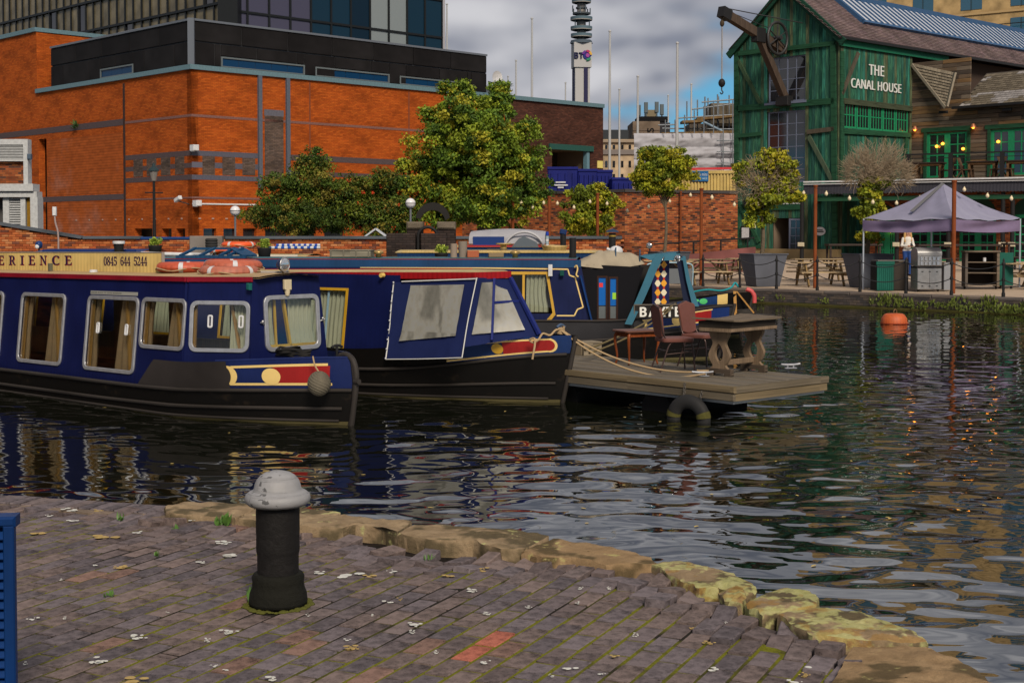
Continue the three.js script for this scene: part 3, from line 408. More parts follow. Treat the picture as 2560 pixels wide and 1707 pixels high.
{ const fc = cabinSide(b, -1.08, -0.58, -1.86, -0.97, 0.345, 0.105, 'cabin_corner'); const q3 = shp(rect(0, 0, fc.userData.len, H)); q3.holes.push(rr(0.12, 0.42, 0.6, 0.6, 0.08, THREE.Path)); mesh('side_panel', ext(q3, 0.02).translate(0, 0, -0.02), navy, fc); }
mesh('cabin_floor', bx(-11, 0.10, -0.86, -2.6, 0.13, 0.90), M([0.05, 0.035, 0.025], 0.9), b);
mesh('table', [bx(-1.75, 0.72, -0.5, -1.15, 0.745, 0.35)], M([0.22, 0.10, 0.03], 0.4, { map: T.woodH }), b);
// roof, cambered
const zAt = (x) => x < -1.86 ? 0.862 : 0.862 - (x + 1.86) / 0.78 * 0.39, g = []; for (let j = 0; j <= 8; j++) { const l = []; for (const x of [-11, -1.86, -1.6, -1.3, -1.05]) { const t = j / 4 - 1; l.push(V(x, 1.664 + 0.035 * (1 - t * t), t * zAt(x))); } g.push(l); } mesh('roof', [sheet(g), sheet(g.map((l) => l.map((p) => V(p.x, p.y - 0.02, p.z))), true)], tan, b);
// front bulkhead
const Fr = part(b, 'bulkhead'); Fr.position.set(-1.08, 0.345, 0); Fr.rotation.y = Math.PI / 2; Fr.rotation.order = 'YXZ'; Fr.rotation.x = -0.06;
const fr = prect(Fr, [660, 740], [793, 735], [795, 872], [655, 878]); const sh = shp([[-0.60, 0], [0.60, 0], [0.49, H - 0.005], [0, H + 0.035], [-0.49, H - 0.005]]); sh.holes.push(rr(fr[0] + 0.03, fr[1] + 0.03, fr[2] - fr[0] - 0.06, fr[3] - fr[1] - 0.06, 0.06, THREE.Path));
mesh('front_panel', ext(sh, 0.02), navy, Fr);
const fw = part(b, 'window'); fw.position.copy(Fr.position); fw.rotation.copy(Fr.rotation);
mesh('window_frame', frameRing(fr, 0.042, 0.02, 0.10).translate(0, 0, 0.02), alu, fw); mesh('pane', bx(fr[0] + 0.03, fr[1] + 0.03, 0.006, fr[2] - 0.03, fr[3] - 0.03, 0.01), glass, fw);
mesh('curtain', [drape(fr[0] + 0.02, fr[0] + 0.2, fr[1], fr[3], -0.08, 4, 0.1), drape(fr[0] + 0.42, fr[2] - 0.02, fr[1], fr[3], -0.08, 5, 0.1)], curtainPale, fw);
mesh('curtain_rail', [beam([fr[0] + 0.33, fr[3], -0.05], [fr[0] + 0.42, fr[1], -0.05], 0.04, 0.03), bx(fr[0] + 0.2, fr[1], -0.07, fr[0] + 0.23, fr[3], -0.05), bx(fr[0], fr[1] + 0.03, -0.06, fr[2], fr[1] + 0.075, -0.03)], yel, fw);
for (const s of [-1, 1]) mesh('window_clamp', [rod([s < 0 ? fr[0] - 0.01 : fr[2] + 0.01, (fr[1] + fr[3]) / 2, 0.03], [s < 0 ? fr[0] - 0.07 : fr[2] + 0.07, (fr[1] + fr[3]) / 2 + 0.02, 0.05], 0.01), ball(0.018, s < 0 ? fr[0] - 0.04 : fr[2] + 0.04, (fr[1] + fr[3]) / 2 + 0.03, 0.045)], steel, fw);
// lamp, horn box, navigation light
const lp = V(-1.12, 1.80, 0.03);
const lamp = part(b, 'headlamp'); lamp.position.copy(lp); lamp.rotation.y = 0.25;
mesh('lamp_shell', lathe([[0, -0.10], [0.05, -0.09], [0.075, -0.05], [0.086, 0]], 24).rotateZ(-Math.PI / 2), M([0.02, 0.03, 0.08], 0.4), lamp); mesh('lamp_rim', torus(0.084, 0.008, 0, 0, 0, 0, Math.PI / 2), steel, lamp); mesh('lamp_glass', ball(0.08, 0, 0, 0, 0.25, 1, 1, 20), M([0.62, 0.62, 0.62], 0.12, { metalness: 0.9 }), lamp); mesh('lamp_bracket', rod([-0.03, -0.14, 0], [-0.03, -0.07, 0], 0.012), blk, lamp);
mesh('horn_box', [cbox(0.05, 0.12, 0.105, 0.01, -1.09, 1.565, 0.02), cyl(0.03, 0.035, 0.05, -1.09, 1.485, 0.02, 12), ball(0.028, -1.09, 1.45, 0.02, 1, 1, 1, 10)], M([0.45, 0.38, 0.25], 0.6), b);
mesh('navigation_light', [cbox(0.06, 0.08, 0.05, 0.008, -1.12, 1.555, 0.545)], M([0.01, 0.09, 0.08], 0.3), b);
mesh('plate', [bx(wins[1][1][0] + 0.04, wins[1][1][3] + 0.018, 0, wins[1][1][2] - 0.05, wins[1][1][3] + 0.062, 0.004)], M([0.5, 0.5, 0.48], 0.5, { map: rescale(canvasTex(256, 32, (c, w, h) => { c.fillStyle = '#b9b9b4'; c.fillRect(0, 0, w, h); c.fillStyle = '#4a4a48'; c.font = 'bold 17px sans-serif'; c.fillText('BREAK GLASS TO OPEN WINDOW', 4, 22, 248); }), 0.74, 0.044) }), A, { ox: -(wins[1][1][0] + 0.04), oy: -(wins[1][1][3] + 0.018) });
// painted bow: cream border, disc and red field on blue; the scuffed grey panel aft of it
const top = (x) => 0.69 + 0.07 * sst(-2, 0, x), rail = (x) => 0.345 + 0.05 * sst(-3, 0, x);
const pb = (x) => rail(x) + 0.055, pt = (x) => top(x) - 0.06;
mesh('grey_side_panel', [H1.patch(-2.7, -1.16, (x) => rail(x) + 0.02, (x) => Math.min(top(x) - 0.005, rail(x) + 0.02 + (x + 2.7) * 0.9), 0.014, 30, 5)], greyPanel, b);
mesh('bow_border', [H1.patch(-1.16, -0.12, pb, (x) => pb(x) + 0.028, 0.006), H1.patch(-1.12, -0.16, (x) => pt(x) - 0.028, pt, 0.006), H1.disc(-1.16, 0.55, 0.10, 0.007, 1.1)], creamLine, b);
mesh('bow_shield', H1.disc(-1.24, 0.55, 0.115, 0.0145, 1.1), greyPanel, b);
mesh('bow_red', H1.patch(-0.68, -0.14, (x) => pb(x) + 0.028, (x) => pt(x) - 0.028, 0.006), bowRed, b);
mesh('bow_disc', H1.disc(-0.70, 0.545, 0.095, 0.010), creamLine, b);
mesh('bow_cap', [H1.along((x) => top(x), -1.3, 0.03, 0.016, -0.016), H1.along((x) => top(x), -1.3, 0.03, 0.016, -0.016, 40, -1)], bowBlue, b);
mesh('stem_cap', tube([[-0.16, 0.775, 0], [-0.06, 0.79, 0], [0.05, 0.74, 0], [0.11, 0.6, 0], [0.105, 0.45, 0], [0.06, 0.2, 0], [0.02, 0, 0], [-0.05, -0.2, 0]], 0.034, 30, 8), railM, b);
mesh('stem_bolt', cyl(0.03, 0.03, 0.07, 0.15, 0.5, 0.02, 12, 0, Math.PI / 2), railM, b);
mesh('mooring_stud', [cyl(0.014, 0.018, 0.16, -0.22, 0.80, 0, 10), tube([[-0.22, 0.865, -0.08], [-0.22, 0.885, -0.03], [-0.22, 0.885, 0.03], [-0.22, 0.865, 0.08]], 0.016, 10, 8)], blk, b);
// the lettered board on the roof
const bd = part(b, 'roof_board'); bd.position.set(-11, 1.70, 0.42); bd.rotation.x = 0;
const r = prect(bd, [-300, 633], [405, 629], [407, 672], [-300, 676]);
r[0] = 0.05; const y0 = r[1], y1 = r[3];
mesh('board', [cbox(r[2] - r[0], y1 - y0, 0.03, 0.004, (r[0] + r[2]) / 2, (y0 + y1) / 2, 0)], M([0.85, 0.62, 0.22], 0.55, { map: T.paint }), bd);
mesh('board_trim', [bx(r[0], y1, -0.02, r[2], y1 + 0.012, 0.02), bx(r[2], y0 - 0.02, -0.02, r[2] + 0.012, y1 + 0.012, 0.02), bx(r[0], y0 - 0.03, -0.015, r[2], y0, 0.014)], M([0.30, 0.27, 0.24], 0.6, { map: T.grain }), bd);
const ink = M([0.030, 0.010, 0.045], 0.6), inkRed = M([0.30, 0.05, 0.03], 0.6);
const put1 = (ch, pxc, py0, py1, wpx) => { const a = plocal(bd, pxc - wpx / 2, py1, 0.016), c = plocal(bd, pxc + wpx / 2, py0, 0.016); const g = letters(ch, fontS, 1, 0.003); g.computeBoundingBox(); const q = g.boundingBox; g.translate(-q.min.x, -q.min.y, 0); g.scale((c[0] - a[0]) / (q.max.x - q.min.x), (c[1] - a[1]) / (q.max.y - q.min.y), 1); return g.translate(a[0], a[1], 0.0155); };
for (const [ch, x, w] of [['X', -84, 17], ['P', -40, 14], ['E', 1, 15], ['R', 29, 16], ['I', 54, 9], ['E', 78, 16], ['N', 107, 17], ['C', 138, 18], ['E', 169, 17]]) { const g = put1(ch, x, 639, 662, w); mesh('letter', g, ink, bd); mesh('letter_edge', g.clone().translate(0.008, -0.008, -0.0012), inkRed, bd); }
'0845 644 5244'.split('').forEach((ch, i) => { if (ch !== ' ') mesh('digit', put1(ch, 262 + i * 8.4, 641.5, 664, 7.4), ink, bd); });
const fl = plocal(bd, 128, 668, 0.1); mesh('flood_lamp', [cbox(0.06, 0.11, 0.05, 0.008, fl[0], fl[1], 0.12), rod([fl[0], fl[1] - 0.06, 0.12], [fl[0], fl[1] - 0.12, 0.12], 0.008)], M([0.10, 0.10, 0.07], 0.5), bd);
mesh('roof_vent', [cyl(0.055, 0.05, 0.035, plocal(bd, 236, 674, 0.1)[0], -0.0, 0.12, 16)], white, bd);
}
// ---- boat 2, its canvas cover and its bow
const boat2 = boatThing('blue boat with a red roof edge and a canvas covered fore end', gp(1405, 1006, 0), 36, 0);
const H2 = boatHull(boat2, { L: 12, B: 1.02, T: 2.4, p: 1.6, stem: [[-0.3, -0.1], [0, 0], [0.4, 0.10], [0.8, 0.19], [1, 0.2]], stemTop: 0.86, rail: (x) => 0.36 + 0.27 * Math.pow(sst(-3.2, 0.3, x), 1.6), top: (x) => 0.62 + 0.25 * sst(-3, 0.3, x), bulwark: -3.3, bulwarkM: hullBlack,
rails: [[(x) => 0.36 + 0.27 * Math.pow(sst(-3.2, 0.3, x), 1.6), -12, 0.1, 0.022], [(x) => 0.15 + 0.10 * Math.pow(sst(-3.2, 0, x), 1.5), -12, -0.05, 0.02], [(x) => 0.03 + 0.02 * sst(-3, 0, x), -12, -0.15, 0.016]], deckDrop: 0.03 });
{
const b = boat2, A = cabinSide(b, -12, 0.98, -2.0, 0.98, 0.52, 0.13), H = 1.1;
const y = prect(A, [770, 719], [875, 719], [853, 895], [750, 892]); y[1] = 0.03;
const sh = shp(rect(0, 0, A.userData.len, H)); sh.holes.push((() => { const p = new THREE.Path(); rect(y[0] + 0.03, y[1] + 0.03, y[2] - 0.03, y[3] - 0.03).forEach(([a, c], i) => i ? p.lineTo(a, c) : p.moveTo(a, c)); p.closePath(); return p; })());
for (let i = 1; i < 5; i++) hole(sh, rect(y[0] - i * 1.7, y[1] + 0.1, y[2] - i * 1.7, y[3]));
mesh('side_panel', ext(sh, 0.02).translate(0, 0, -0.02), navy, A);
const wf = (name, r, t) => { const s = shp(rect(...r)); hole(s, rect(r[0] + t, r[1] + t, r[2] - t, r[3] - t)); return ext(s, 0.015); };
const w = part(b, 'window'); w.position.copy(A.position); w.rotation.copy(A.rotation);
mesh('window_frame', wf('f', y, 0.035), yel, w); mesh('pane', bx(y[0] + 0.03, y[1] + 0.03, -0.012, y[2] - 0.03, y[3] - 0.03, -0.008), glass, w); mesh('curtain', drape(y[0] + 0.03, y[2] - 0.03, y[1], y[3], -0.07, 9, 0.02), curtainPale, w); mesh('window_bar', bx((y[0] + y[2]) / 2 - 0.01, y[1], -0.03, (y[0] + y[2]) / 2 + 0.02, y[3], -0.02), M([0.3, 0.42, 0.52], 0.5), w);
for (let i = 1; i < 5; i++) { const q = [y[0] - i * 1.7, y[1] + 0.1, y[2] - i * 1.7, y[3]], w2 = part(b, 'window'); w2.position.copy(A.position); w2.rotation.copy(A.rotation); mesh('window_frame', wf('f', q, 0.035), yel, w2); mesh('pane', bx(q[0] + 0.03, q[1] + 0.03, -0.012, q[2] - 0.03, q[3] - 0.03, -0.008), glass, w2); mesh('curtain', drape(q[0] + 0.03, q[2] - 0.03, q[1], q[3], -0.07, 9, 0.02), curtainPale, w2); }
mesh('cabin_inside', bx(-12, 0.5, -0.84, -2.02, 1.55, 0.1), oak, b);
// roof with a red edge that runs on over the canvas as a plank
const rl = (px, py, off) => { const f = facadeAt(b.position, -36), q = f.loc(px, py, off); return V(q[0], q[1], off); };
const e0 = rl(540, 699, 0.86), e1 = rl(1190, 689, 0.80), e2 = rl(1277, 686, 0.16); e0.x = -12; e0.y -= 0.03;
const strip = (a, c, zo) => beam([a.x, a.y, a.z + zo], [c.x, c.y, c.z + zo], 0.03, 0.085, UP, 0.006);
mesh('roof_edge', [strip(e0, e1, 0), strip(e1, e2, 0)], M([0.38, 0.010, 0.014], 0.4, { map: T.paint }), b); mesh('roof_edge', [strip(V(e0.x, e0.y, -e0.z), V(e1.x - 1.3, e1.y, -e1.z), 0)], M([0.38, 0.010, 0.014], 0.4, { map: T.paint }), b);
const g = []; for (let j = 0; j <= 6; j++) { const t = j / 3 - 1; g.push([e0, e1, e2].map((p, i) => V(p.x - (i ? 1.3 * (1 - (t + 1) / 2) * (i === 2 ? 0.35 : 1) : 0), p.y + 0.02 + 0.03 * (1 - t * t), t * p.z))); } mesh('roof', sheet(g), M([0.55, 0.42, 0.18], 0.7, { map: T.paint }), b);
// canvas: from the roof edge down to the gunwale, with clear panels, then the tapering fore end
const cv = M([0.011, 0.019, 0.085], 0.85, { map: T.cloth }), clear = M([0.30, 0.30, 0.28], 0.35, { map: tex(256, 256, (u, v) => { const n = fbm(u * 5 + 1.5 * fbm(u * 3, v * 3, 2, 3, 3), v * 2, 4, 66, 5), m = fbm(u * 20, v * 20, 3, 9, 20); return mix([0.55, 0.54, 0.50], [1.05, 1.02, 0.95], sst(0.35, 0.65, n)).map((c) => c * (0.8 + 0.4 * m)); }, { size: [0.7, 0.9] }), transmission: 0.25, thickness: 0, side: THREE.DoubleSide });
const P = (px, py, off) => rl(px, py, off);
const quadSheet = (q, n, z, wr = 0, sd = 1, nz = 8) => { const [a, c, d, e] = q, gr = []; for (let j = 0; j <= nz; j++) { const t = j / nz, l = []; for (let i = 0; i <= n; i++) { const s = i / n, p = a.clone().lerp(c, s).lerp(e.clone().lerp(d, s), t); p.z += z + wr * (fbm(s * 7 + sd, t * 5, 3, 14 + sd) - 0.5) * (0.3 + t); p.y += wr * 0.3 * (fbm(s * 9, t * 4, 2, 25) - 0.5) * t; l.push(p); } gr.push(l); } return [sheet(gr, true), sheet(gr.map((l) => l.map((p) => V(p.x, p.y, p.z - 0.012))))]; };
const c1 = [P(985, 706, 0.84), P(1192, 694, 0.82), P(1155, 893, 0.98), P(963, 898, 1.03)];
const cA = part(b, 'side_canvas'); mesh('canvas', quadSheet(c1, 24, 0.02, 0.035, 1, 10), cv, cA);
mesh('clear_window', quadSheet([P(1031, 713, 0.85), P(1165, 711, 0.84), P(1143, 839, 0.96), P(1003, 852, 0.98)], 20, 0.038, 0.02, 2, 10)[0], clear, cA);
mesh('piping', [tube([P(984, 705, 0.88), P(978, 760, 0.92), P(973, 830, 0.98), P(964, 897, 1.07)], 0.009, 16, 6), tube([P(1192, 694, 0.86), P(1170, 800, 0.95), P(1155, 893, 1.03)], 0.008, 16, 6), tube([P(964, 898, 1.07), P(1060, 897, 1.05), P(1156, 894, 1.03)], 0.007, 16, 6), rod(P(1004, 704, 0.88), P(1190, 697, 0.86), 0.009)], M([0.5, 0.5, 0.48], 0.6), cA);
for (let i = 0; i < 9; i++) { const t = i / 8, q = P(984 - 20 * t, 706 + 190 * t, 0.9 + 0.17 * t); mesh('lace', ball(0.012, q.x, q.y, 0.905 + 0.17 * t, 1, 1, 1, 6), white, cA); }
const c2 = [P(1194, 694, 0.80), P(1277, 696, 0.14), P(1349, 838, 0.18), P(1159, 868, 0.95)], cB = part(b, 'fore_canvas');
mesh('canvas', quadSheet(c2, 20, 0.012, 0.015, 3, 10), cv, cB);
mesh('clear_window', [quadSheet([P(1208, 706, 0.71), P(1262, 704, 0.27), P(1316, 824, 0.31), P(1183, 836, 0.86)], 18, 0.028, 0.015, 4, 10)[0]], clear, cB);
mesh('canvas_frame', [beam(P(1236, 696, 0.51), P(1230, 850, 0.70), 0.03, 0.03), beam(P(1236, 756, 0.57), P(1298, 752, 0.20), 0.03, 0.03), beam(P(1232, 808, 0.62), P(1318, 802, 0.20), 0.03, 0.03), beam(P(1276, 694, 0.18), P(1349, 836, 0.22), 0.05, 0.04)], M([0.012, 0.02, 0.12], 0.5), cB);
mesh('canvas', [quadSheet([V(c2[1].x - 0.5, c2[1].y, -c2[1].z), c2[1], c2[2], V(c2[2].x - 0.9, c2[2].y, -0.4)], 10, 0, 0, 5, 6)], cv, cB);
mesh('canvas', [quadSheet([V(c1[0].x, c1[0].y, -c1[0].z), V(c2[1].x - 0.5, c2[1].y, -c2[1].z), V(c2[2].x - 0.9, c2[2].y, -0.4), V(c1[3].x, c1[3].y, -c1[3].z)], 14, 0, 0, 6, 6)], cv, cB);
// painted bow
const top = (x) => 0.62 + 0.25 * sst(-3, 0.3, x), rail = (x) => 0.36 + 0.27 * Math.pow(sst(-3.2, 0.3, x), 1.6);
const pb = (x) => rail(x) + 0.035, pt = (x) => top(x) - 0.005;
const bb = M([0.012, 0.035, 0.13], 0.4, { map: T.paint });
mesh('bow_blue', H2.patch(-1.3, 0.16, (x) => rail(x) + 0.012, (x) => top(x), 0.004, 40), bb, b);
mesh('bow_border', [H2.patch(-1.3, -0.05, pb, (x) => pb(x) + 0.022, 0.007), H2.patch(-1.3, -0.05, (x) => pt(x) - 0.05, (x) => pt(x) - 0.028, 0.007), H2.disc(-0.08, (pb(-0.08) + pt(-0.08)) / 2 - 0.015, (pt(-0.08) - pb(-0.08)) / 2 - 0.012, 0.007)], creamLine, b);
mesh('bow_red', [H2.patch(-0.60, -0.09, (x) => pb(x) + 0.022, (x) => pt(x) - 0.05, 0.0075), H2.disc(-0.085, (pb(-0.08) + pt(-0.08)) / 2 - 0.015, (pt(-0.08) - pb(-0.08)) / 2 - 0.034, 0.009)], bowRed, b);
mesh('bow_disc', H2.disc(-0.66, (pb(-0.66) + pt(-0.66)) / 2 - 0.014, 0.068, 0.011), yel, b); mesh('bow_disc', [H2.disc(-1.29, (pb(-1.29) + pt(-1.29)) / 2 - 0.014, 0.075, 0.011)], yel, b);
mesh('mooring_stud', [cyl(0.016, 0.02, 0.16, -0.02, 0.90, 0, 10), tube([[-0.02, 0.96, -0.09], [-0.02, 0.99, -0.03], [-0.02, 0.99, 0.03], [-0.02, 0.96, 0.09]], 0.018, 10, 8)], M([0.05, 0.08, 0.14], 0.4), b);
mesh('roof_lamp', [cyl(0.03, 0.03, 0.06, P(955, 688, 0.9).x, P(955, 688, 0.9).y, 0.9, 10, Math.PI / 2)], M([0.6, 0.42, 0.1], 0.5), b);
}
// ---- boat 3, behind the pontoon, with the lettered plank on its bow
const b3D = 24.2, boat3 = boatThing('long dark blue boat with yellow window frames and a diamond painted board', V((1795 - CX) / F * b3D, 0, -b3D), 5, 0);
const H3 = boatHull(boat3, { L: 11, B: 1.02, T: 2.2, p: 1.6, stem: [[-0.3, -0.1], [0, 0], [0.4, 0.14], [0.9, 0.28], [1.2, 0.3]], stemTop: 0.95, rail: (x) => 0.36 + 0.2 * Math.pow(sst(-3, 0.3, x), 1.5), top: (x) => 0.70 + 0.22 * Math.pow(sst(-2.2, 0.3, x), 1.4), bulwark: -11, bulwarkM: M([0.03, 0.03, 0.034], 0.6, { map: T.blotch }),
rails: [[(x) => 0.36 + 0.2 * Math.pow(sst(-3, 0.3, x), 1.5), -11, 0.2, 0.02], [(x) => 0.70 + 0.22 * Math.pow(sst(-2.2, 0.3, x), 1.4), -11, 0.25, 0.018]], deckDrop: 0.05, deckM: greyPanel });
{
const b = boat3, A = cabinSide(b, -11, 0.95, -2.05, 0.95, 0.70, 0.10), H = 1.02, blueTop = M([0.010, 0.055, 0.15], 0.4, { map: T.paint });
const endT = plocal(A, 1450, 660)[0], endB = plocal(A, 1480, 802)[0];
const W = [[1279, 679], [1371, 679], [1389, 787], [1366, 814], [1262, 812], [1262, 679]].map((q) => plocal(A, ...q));
const L2 = [[1110, 679], [1205, 679], [1205, 812], [1110, 812]].map((q) => plocal(A, ...q));
const outl = [[0, 0], [endB, 0], [endT, H], [0, H]];
const sh = shp(outl); const ins = (w, t) => { const c = w.reduce((a, p) => [a[0] + p[0] / w.length, a[1] + p[1] / w.length], [0, 0]); return w.map((p) => { const d = [c[0] - p[0], c[1] - p[1]], l = Math.hypot(...d); return [p[0] + d[0] / l * t * 1.35, p[1] + d[1] / l * t * 1.35]; }); };
hole(sh, ins(W, 0.03)); hole(sh, ins(L2, 0.03));
mesh('side_panel', ext(sh, 0.02).translate(0, 0, -0.02), M([0.012, 0.018, 0.075], 0.35, { map: T.paint }), A);
mesh('upper_strip', bx(0, H - 0.13, 0.001, endT + 0.02, H, 0.008), blueTop, A);
for (const w0 of [W, L2]) { const w = part(b, 'window'); w.position.copy(A.position); w.rotation.copy(A.rotation); const s = shp(w0); hole(s, ins(w0, 0.045)); mesh('window_frame', ext(s, 0.016), yel, w); mesh('pane', poly(ins(w0, 0.03), 0.004, -0.012), glass, w); const xm = w0[0][0] + (w0[1][0] - w0[0][0]) * 0.33; mesh('window_bar', bx(xm - 0.02, w0[4] ? w0[4][1] + 0.03 : w0[3][1] + 0.03, -0.005, xm + 0.02, w0[0][1] - 0.03, 0.01), yel, w); mesh('curtain', drape(xm + 0.04, w0[1][0], w0[2][1] + 0.05, w0[0][1], -0.08, 5, 0.15), curtainPale, w); }
const line = [[900, 668], [1150, 669], [1420, 673], [1424, 688], [1438, 693], [1458, 768], [1444, 773], [1436, 789], [1392, 789]].map((q) => plocal(A, ...q));
mesh('coach_line', line.slice(1).map((p, i) => beam([line[i][0], line[i][1], 0.004], [p[0], p[1], 0.004], 0.022, 0.005, V(0, 0, 1))), creamLine, A);
mesh('cabin_inside', bx(-11, 0.6, -0.8, -2.6, 1.66, 0.1), oak, b);
mesh('far_side', bx(-11, 0.7, -0.86, -2.4, 1.70, -0.82), navy, b);
const f3 = facadeAt(b.position, -5), P = (px, py, off) => { const q = f3.loc(px, py, off); return V(q[0], q[1], off); };
const zr = 0.84, yr = P(1300, 651, zr).y, xe = P(1442, 651, zr).x;
mesh('roof_edge', [beam([-11, yr, zr], [xe, yr, zr], 0.03, 0.05, UP, 0.005), beam([-11, yr, -zr], [xe, yr, -zr], 0.03, 0.05, UP, 0.005)], M([0.24, 0.005, 0.012], 0.45, { map: T.paint }), b);
const g = []; for (let j = 0; j <= 6; j++) { const t = j / 3 - 1; g.push([V(-11, yr + 0.015 + 0.03 * (1 - t * t), t * zr), V(xe, yr + 0.015 + 0.03 * (1 - t * t), t * zr)]); } mesh('roof', sheet(g), M([0.06, 0.15, 0.19], 0.6, { map: T.paint }), b);
// dark side of the fore well with two narrow doors, and the slanting cabin end
const zw = 0.80, ws = shp([P(1452, 660, zw), P(1610, 668, zw), P(1570, 806, zw), P(1478, 804, zw)].map((p) => [p.x, p.y])); const dr = [[1497, 694, 1515, 796], [1526, 696, 1541, 796]].map(([x0, y0, x1, y1]) => [P(x0, y1, zw).x, P(x0, y1, zw).y, P(x1, y0, zw).x, P(x1, y0, zw).y]); for (const r of dr) hole(ws, rect(...r));
mesh('well_side', ext(ws, 0.02).translate(0, 0, zw - 0.02), M([0.007, 0.007, 0.009], 0.9), b);
dr.forEach((r, i) => { const d = part(b, 'door'); mesh('door_pane', bx(r[0], r[1] + (r[3] - r[1]) * 0.32, zw - 0.016, r[2], r[3], zw - 0.008), M([0.010, 0.10, 0.36], 0.25), d); mesh('door_pane', bx(r[0], r[1], zw - 0.016, r[2], r[1] + (r[3] - r[1]) * 0.30, zw - 0.008), M([0.10, 0.115, 0.12], 0.3), d); const s = shp(rect(r[0] - 0.03, r[1] - 0.03, r[2] + 0.03, r[3] + 0.03)); hole(s, rect(...r)); mesh('door_frame', ext(s, 0.01).translate(0, 0, zw), M([0.03, 0.014, 0.01], 0.6), d); mesh('sticker', [bx(r[0] + 0.005 + i * 0.03, r[3] - (i ? 0.35 : 0.16), zw - 0.007, r[0] + 0.07 + i * 0.05, r[3] - (i ? 0.24 : 0.09), zw - 0.005)], M(i ? [0.25, 0.5, 0.02] : [0.6, 0.02, 0.02], 0.5), d); });
mesh('end_strip', beam(P(1452, 688, 0.97), P(1480, 802, 1.0), 0.05, 0.02), bluePaint, b);
mesh('far_well_side', bx(P(1478, 800, 0).x, 0.7, -0.82, P(1640, 800, 0).x, 1.6, -0.8), blkMatte, b);
const tealM = M([0.035, 0.135, 0.20], 0.75, { map: T.cloth, side: THREE.DoubleSide });
{ const a = [[1640, 634], [1622, 672], [1606, 712], [1590, 750], [1562, 810]], g2 = [[], []]; a.forEach(([x, y], i) => { const p = P(x, y, 0.82 + 0.04 * i); g2[0].push(p); g2[1].push(P(x + 22 - i, y + 2, 0.82 + 0.04 * i)); }); mesh('canvas_strap', [sheet(g2), sheet(g2.map((l) => l.map((p) => V(p.x, p.y, p.z - 0.012))), true)], tealM, b); }
// cratch: diamond board with lamps, open dark sides
const cb = part(b, 'cratch_board'); const c0 = P(1660, 765, 0.35); cb.position.set(c0.x, c0.y, 0.42); cb.rotation.y = 0.30;
const q = prect(cb, [1634, 650], [1672, 650], [1676, 766], [1628, 766]);
mesh('board', [cbox(q[2] - q[0], q[3] - q[1] + 0.04, 0.03, 0.005, (q[0] + q[2]) / 2, (q[1] + q[3]) / 2, -0.02)], M([0.010, 0.014, 0.06], 0.5), cb);
const cw = (q[2] - q[0]) / 4.2, ch = (q[3] - q[1]) / 5.0, dia = [[M([0.62, 0.56, 0.40], 0.5), M([0.62, 0.28, 0.01], 0.5), M([0.40, 0.02, 0.01], 0.5)]][0];
for (let r = 0; r < 5; r++) for (let c = 0; c < 2; c++) { const cx = (q[0] + q[2]) / 2 + (c - 0.5) * cw * 1.5, cy = q[1] + (r + 0.5) * ch; mesh('diamond', poly([[cx - cw * 0.75, cy], [cx, cy - ch / 2], [cx + cw * 0.75, cy], [cx, cy + ch / 2]], 0.004, -0.004), dia[(r + c) % 2], cb); if (r < 4) mesh('diamond', poly([[cx - cw * 0.3, cy + ch / 2], [cx, cy + ch * 0.3], [cx + cw * 0.3, cy + ch / 2], [cx, cy + ch * 0.7]], 0.004, -0.002), dia[2], cb); }
mesh('well_canvas', [sheet([[P(1690, 640, 0.2), P(1712, 640, 0.1)], [P(1700, 700, 0.3), P(1722, 700, 0.2)], [P(1712, 770, 0.45), P(1742, 768, 0.4)]])], M([0.008, 0.012, 0.03], 0.8, { side: THREE.DoubleSide }), b);
mesh('well_strap', [sheet([[P(1706, 640, 0.25), P(1714, 640, 0.25)], [P(1716, 700, 0.34), P(1726, 700, 0.34)], [P(1732, 766, 0.48), P(1748, 766, 0.48)]])], tealM, b);
mesh('top_plank', [beam(P(1430, 655, 0.5), P(1700, 637, 0.35), 0.10, 0.05), sheet([[P(1600, 640, 0.70), P(1690, 632, 0.62)], [P(1610, 636, 0.2), P(1700, 628, 0.1)], [P(1612, 640, -0.3), P(1702, 632, -0.35)]], true), sheet([[P(1632, 652, 0.74), P(1712, 650, 0.66)], [P(1600, 640, 0.70), P(1690, 632, 0.62)]], true)], tealM, b);
for (const [x, y] of [[1652, 645], [1694, 646]]) { const p = P(x, y, 0.72), l = part(b, 'headlamp'); l.position.copy(p); l.rotation.y = -0.5; mesh('lamp_shell', lathe([[0, -0.09], [0.045, -0.05], [0.055, 0]], 18).rotateX(Math.PI / 2), blk, l); mesh('lamp_glass', ball(0.05, 0, 0, 0, 1, 1, 0.3, 16), M([0.6, 0.6, 0.6], 0.12, { metalness: 0.9 }), l); mesh('lamp_rim', torus(0.053, 0.006), steel, l); }
{ const p = P(1623, 614, 0.3), l = part(b, 'headlamp'); l.position.copy(p); l.rotation.y = -0.4; mesh('lamp_shell', lathe([[0, -0.09], [0.045, -0.05], [0.055, 0]], 18).rotateX(Math.PI / 2), M([0.2, 0.16, 0.1], 0.5), l); mesh('lamp_glass', ball(0.05, 0, 0, 0, 1, 1, 0.3, 16), M([0.6, 0.6, 0.6], 0.12, { metalness: 0.9 }), l); mesh('lamp_bracket', rod([0, -0.14, -0.03], [0, -0.04, -0.03], 0.01), blk, l); }
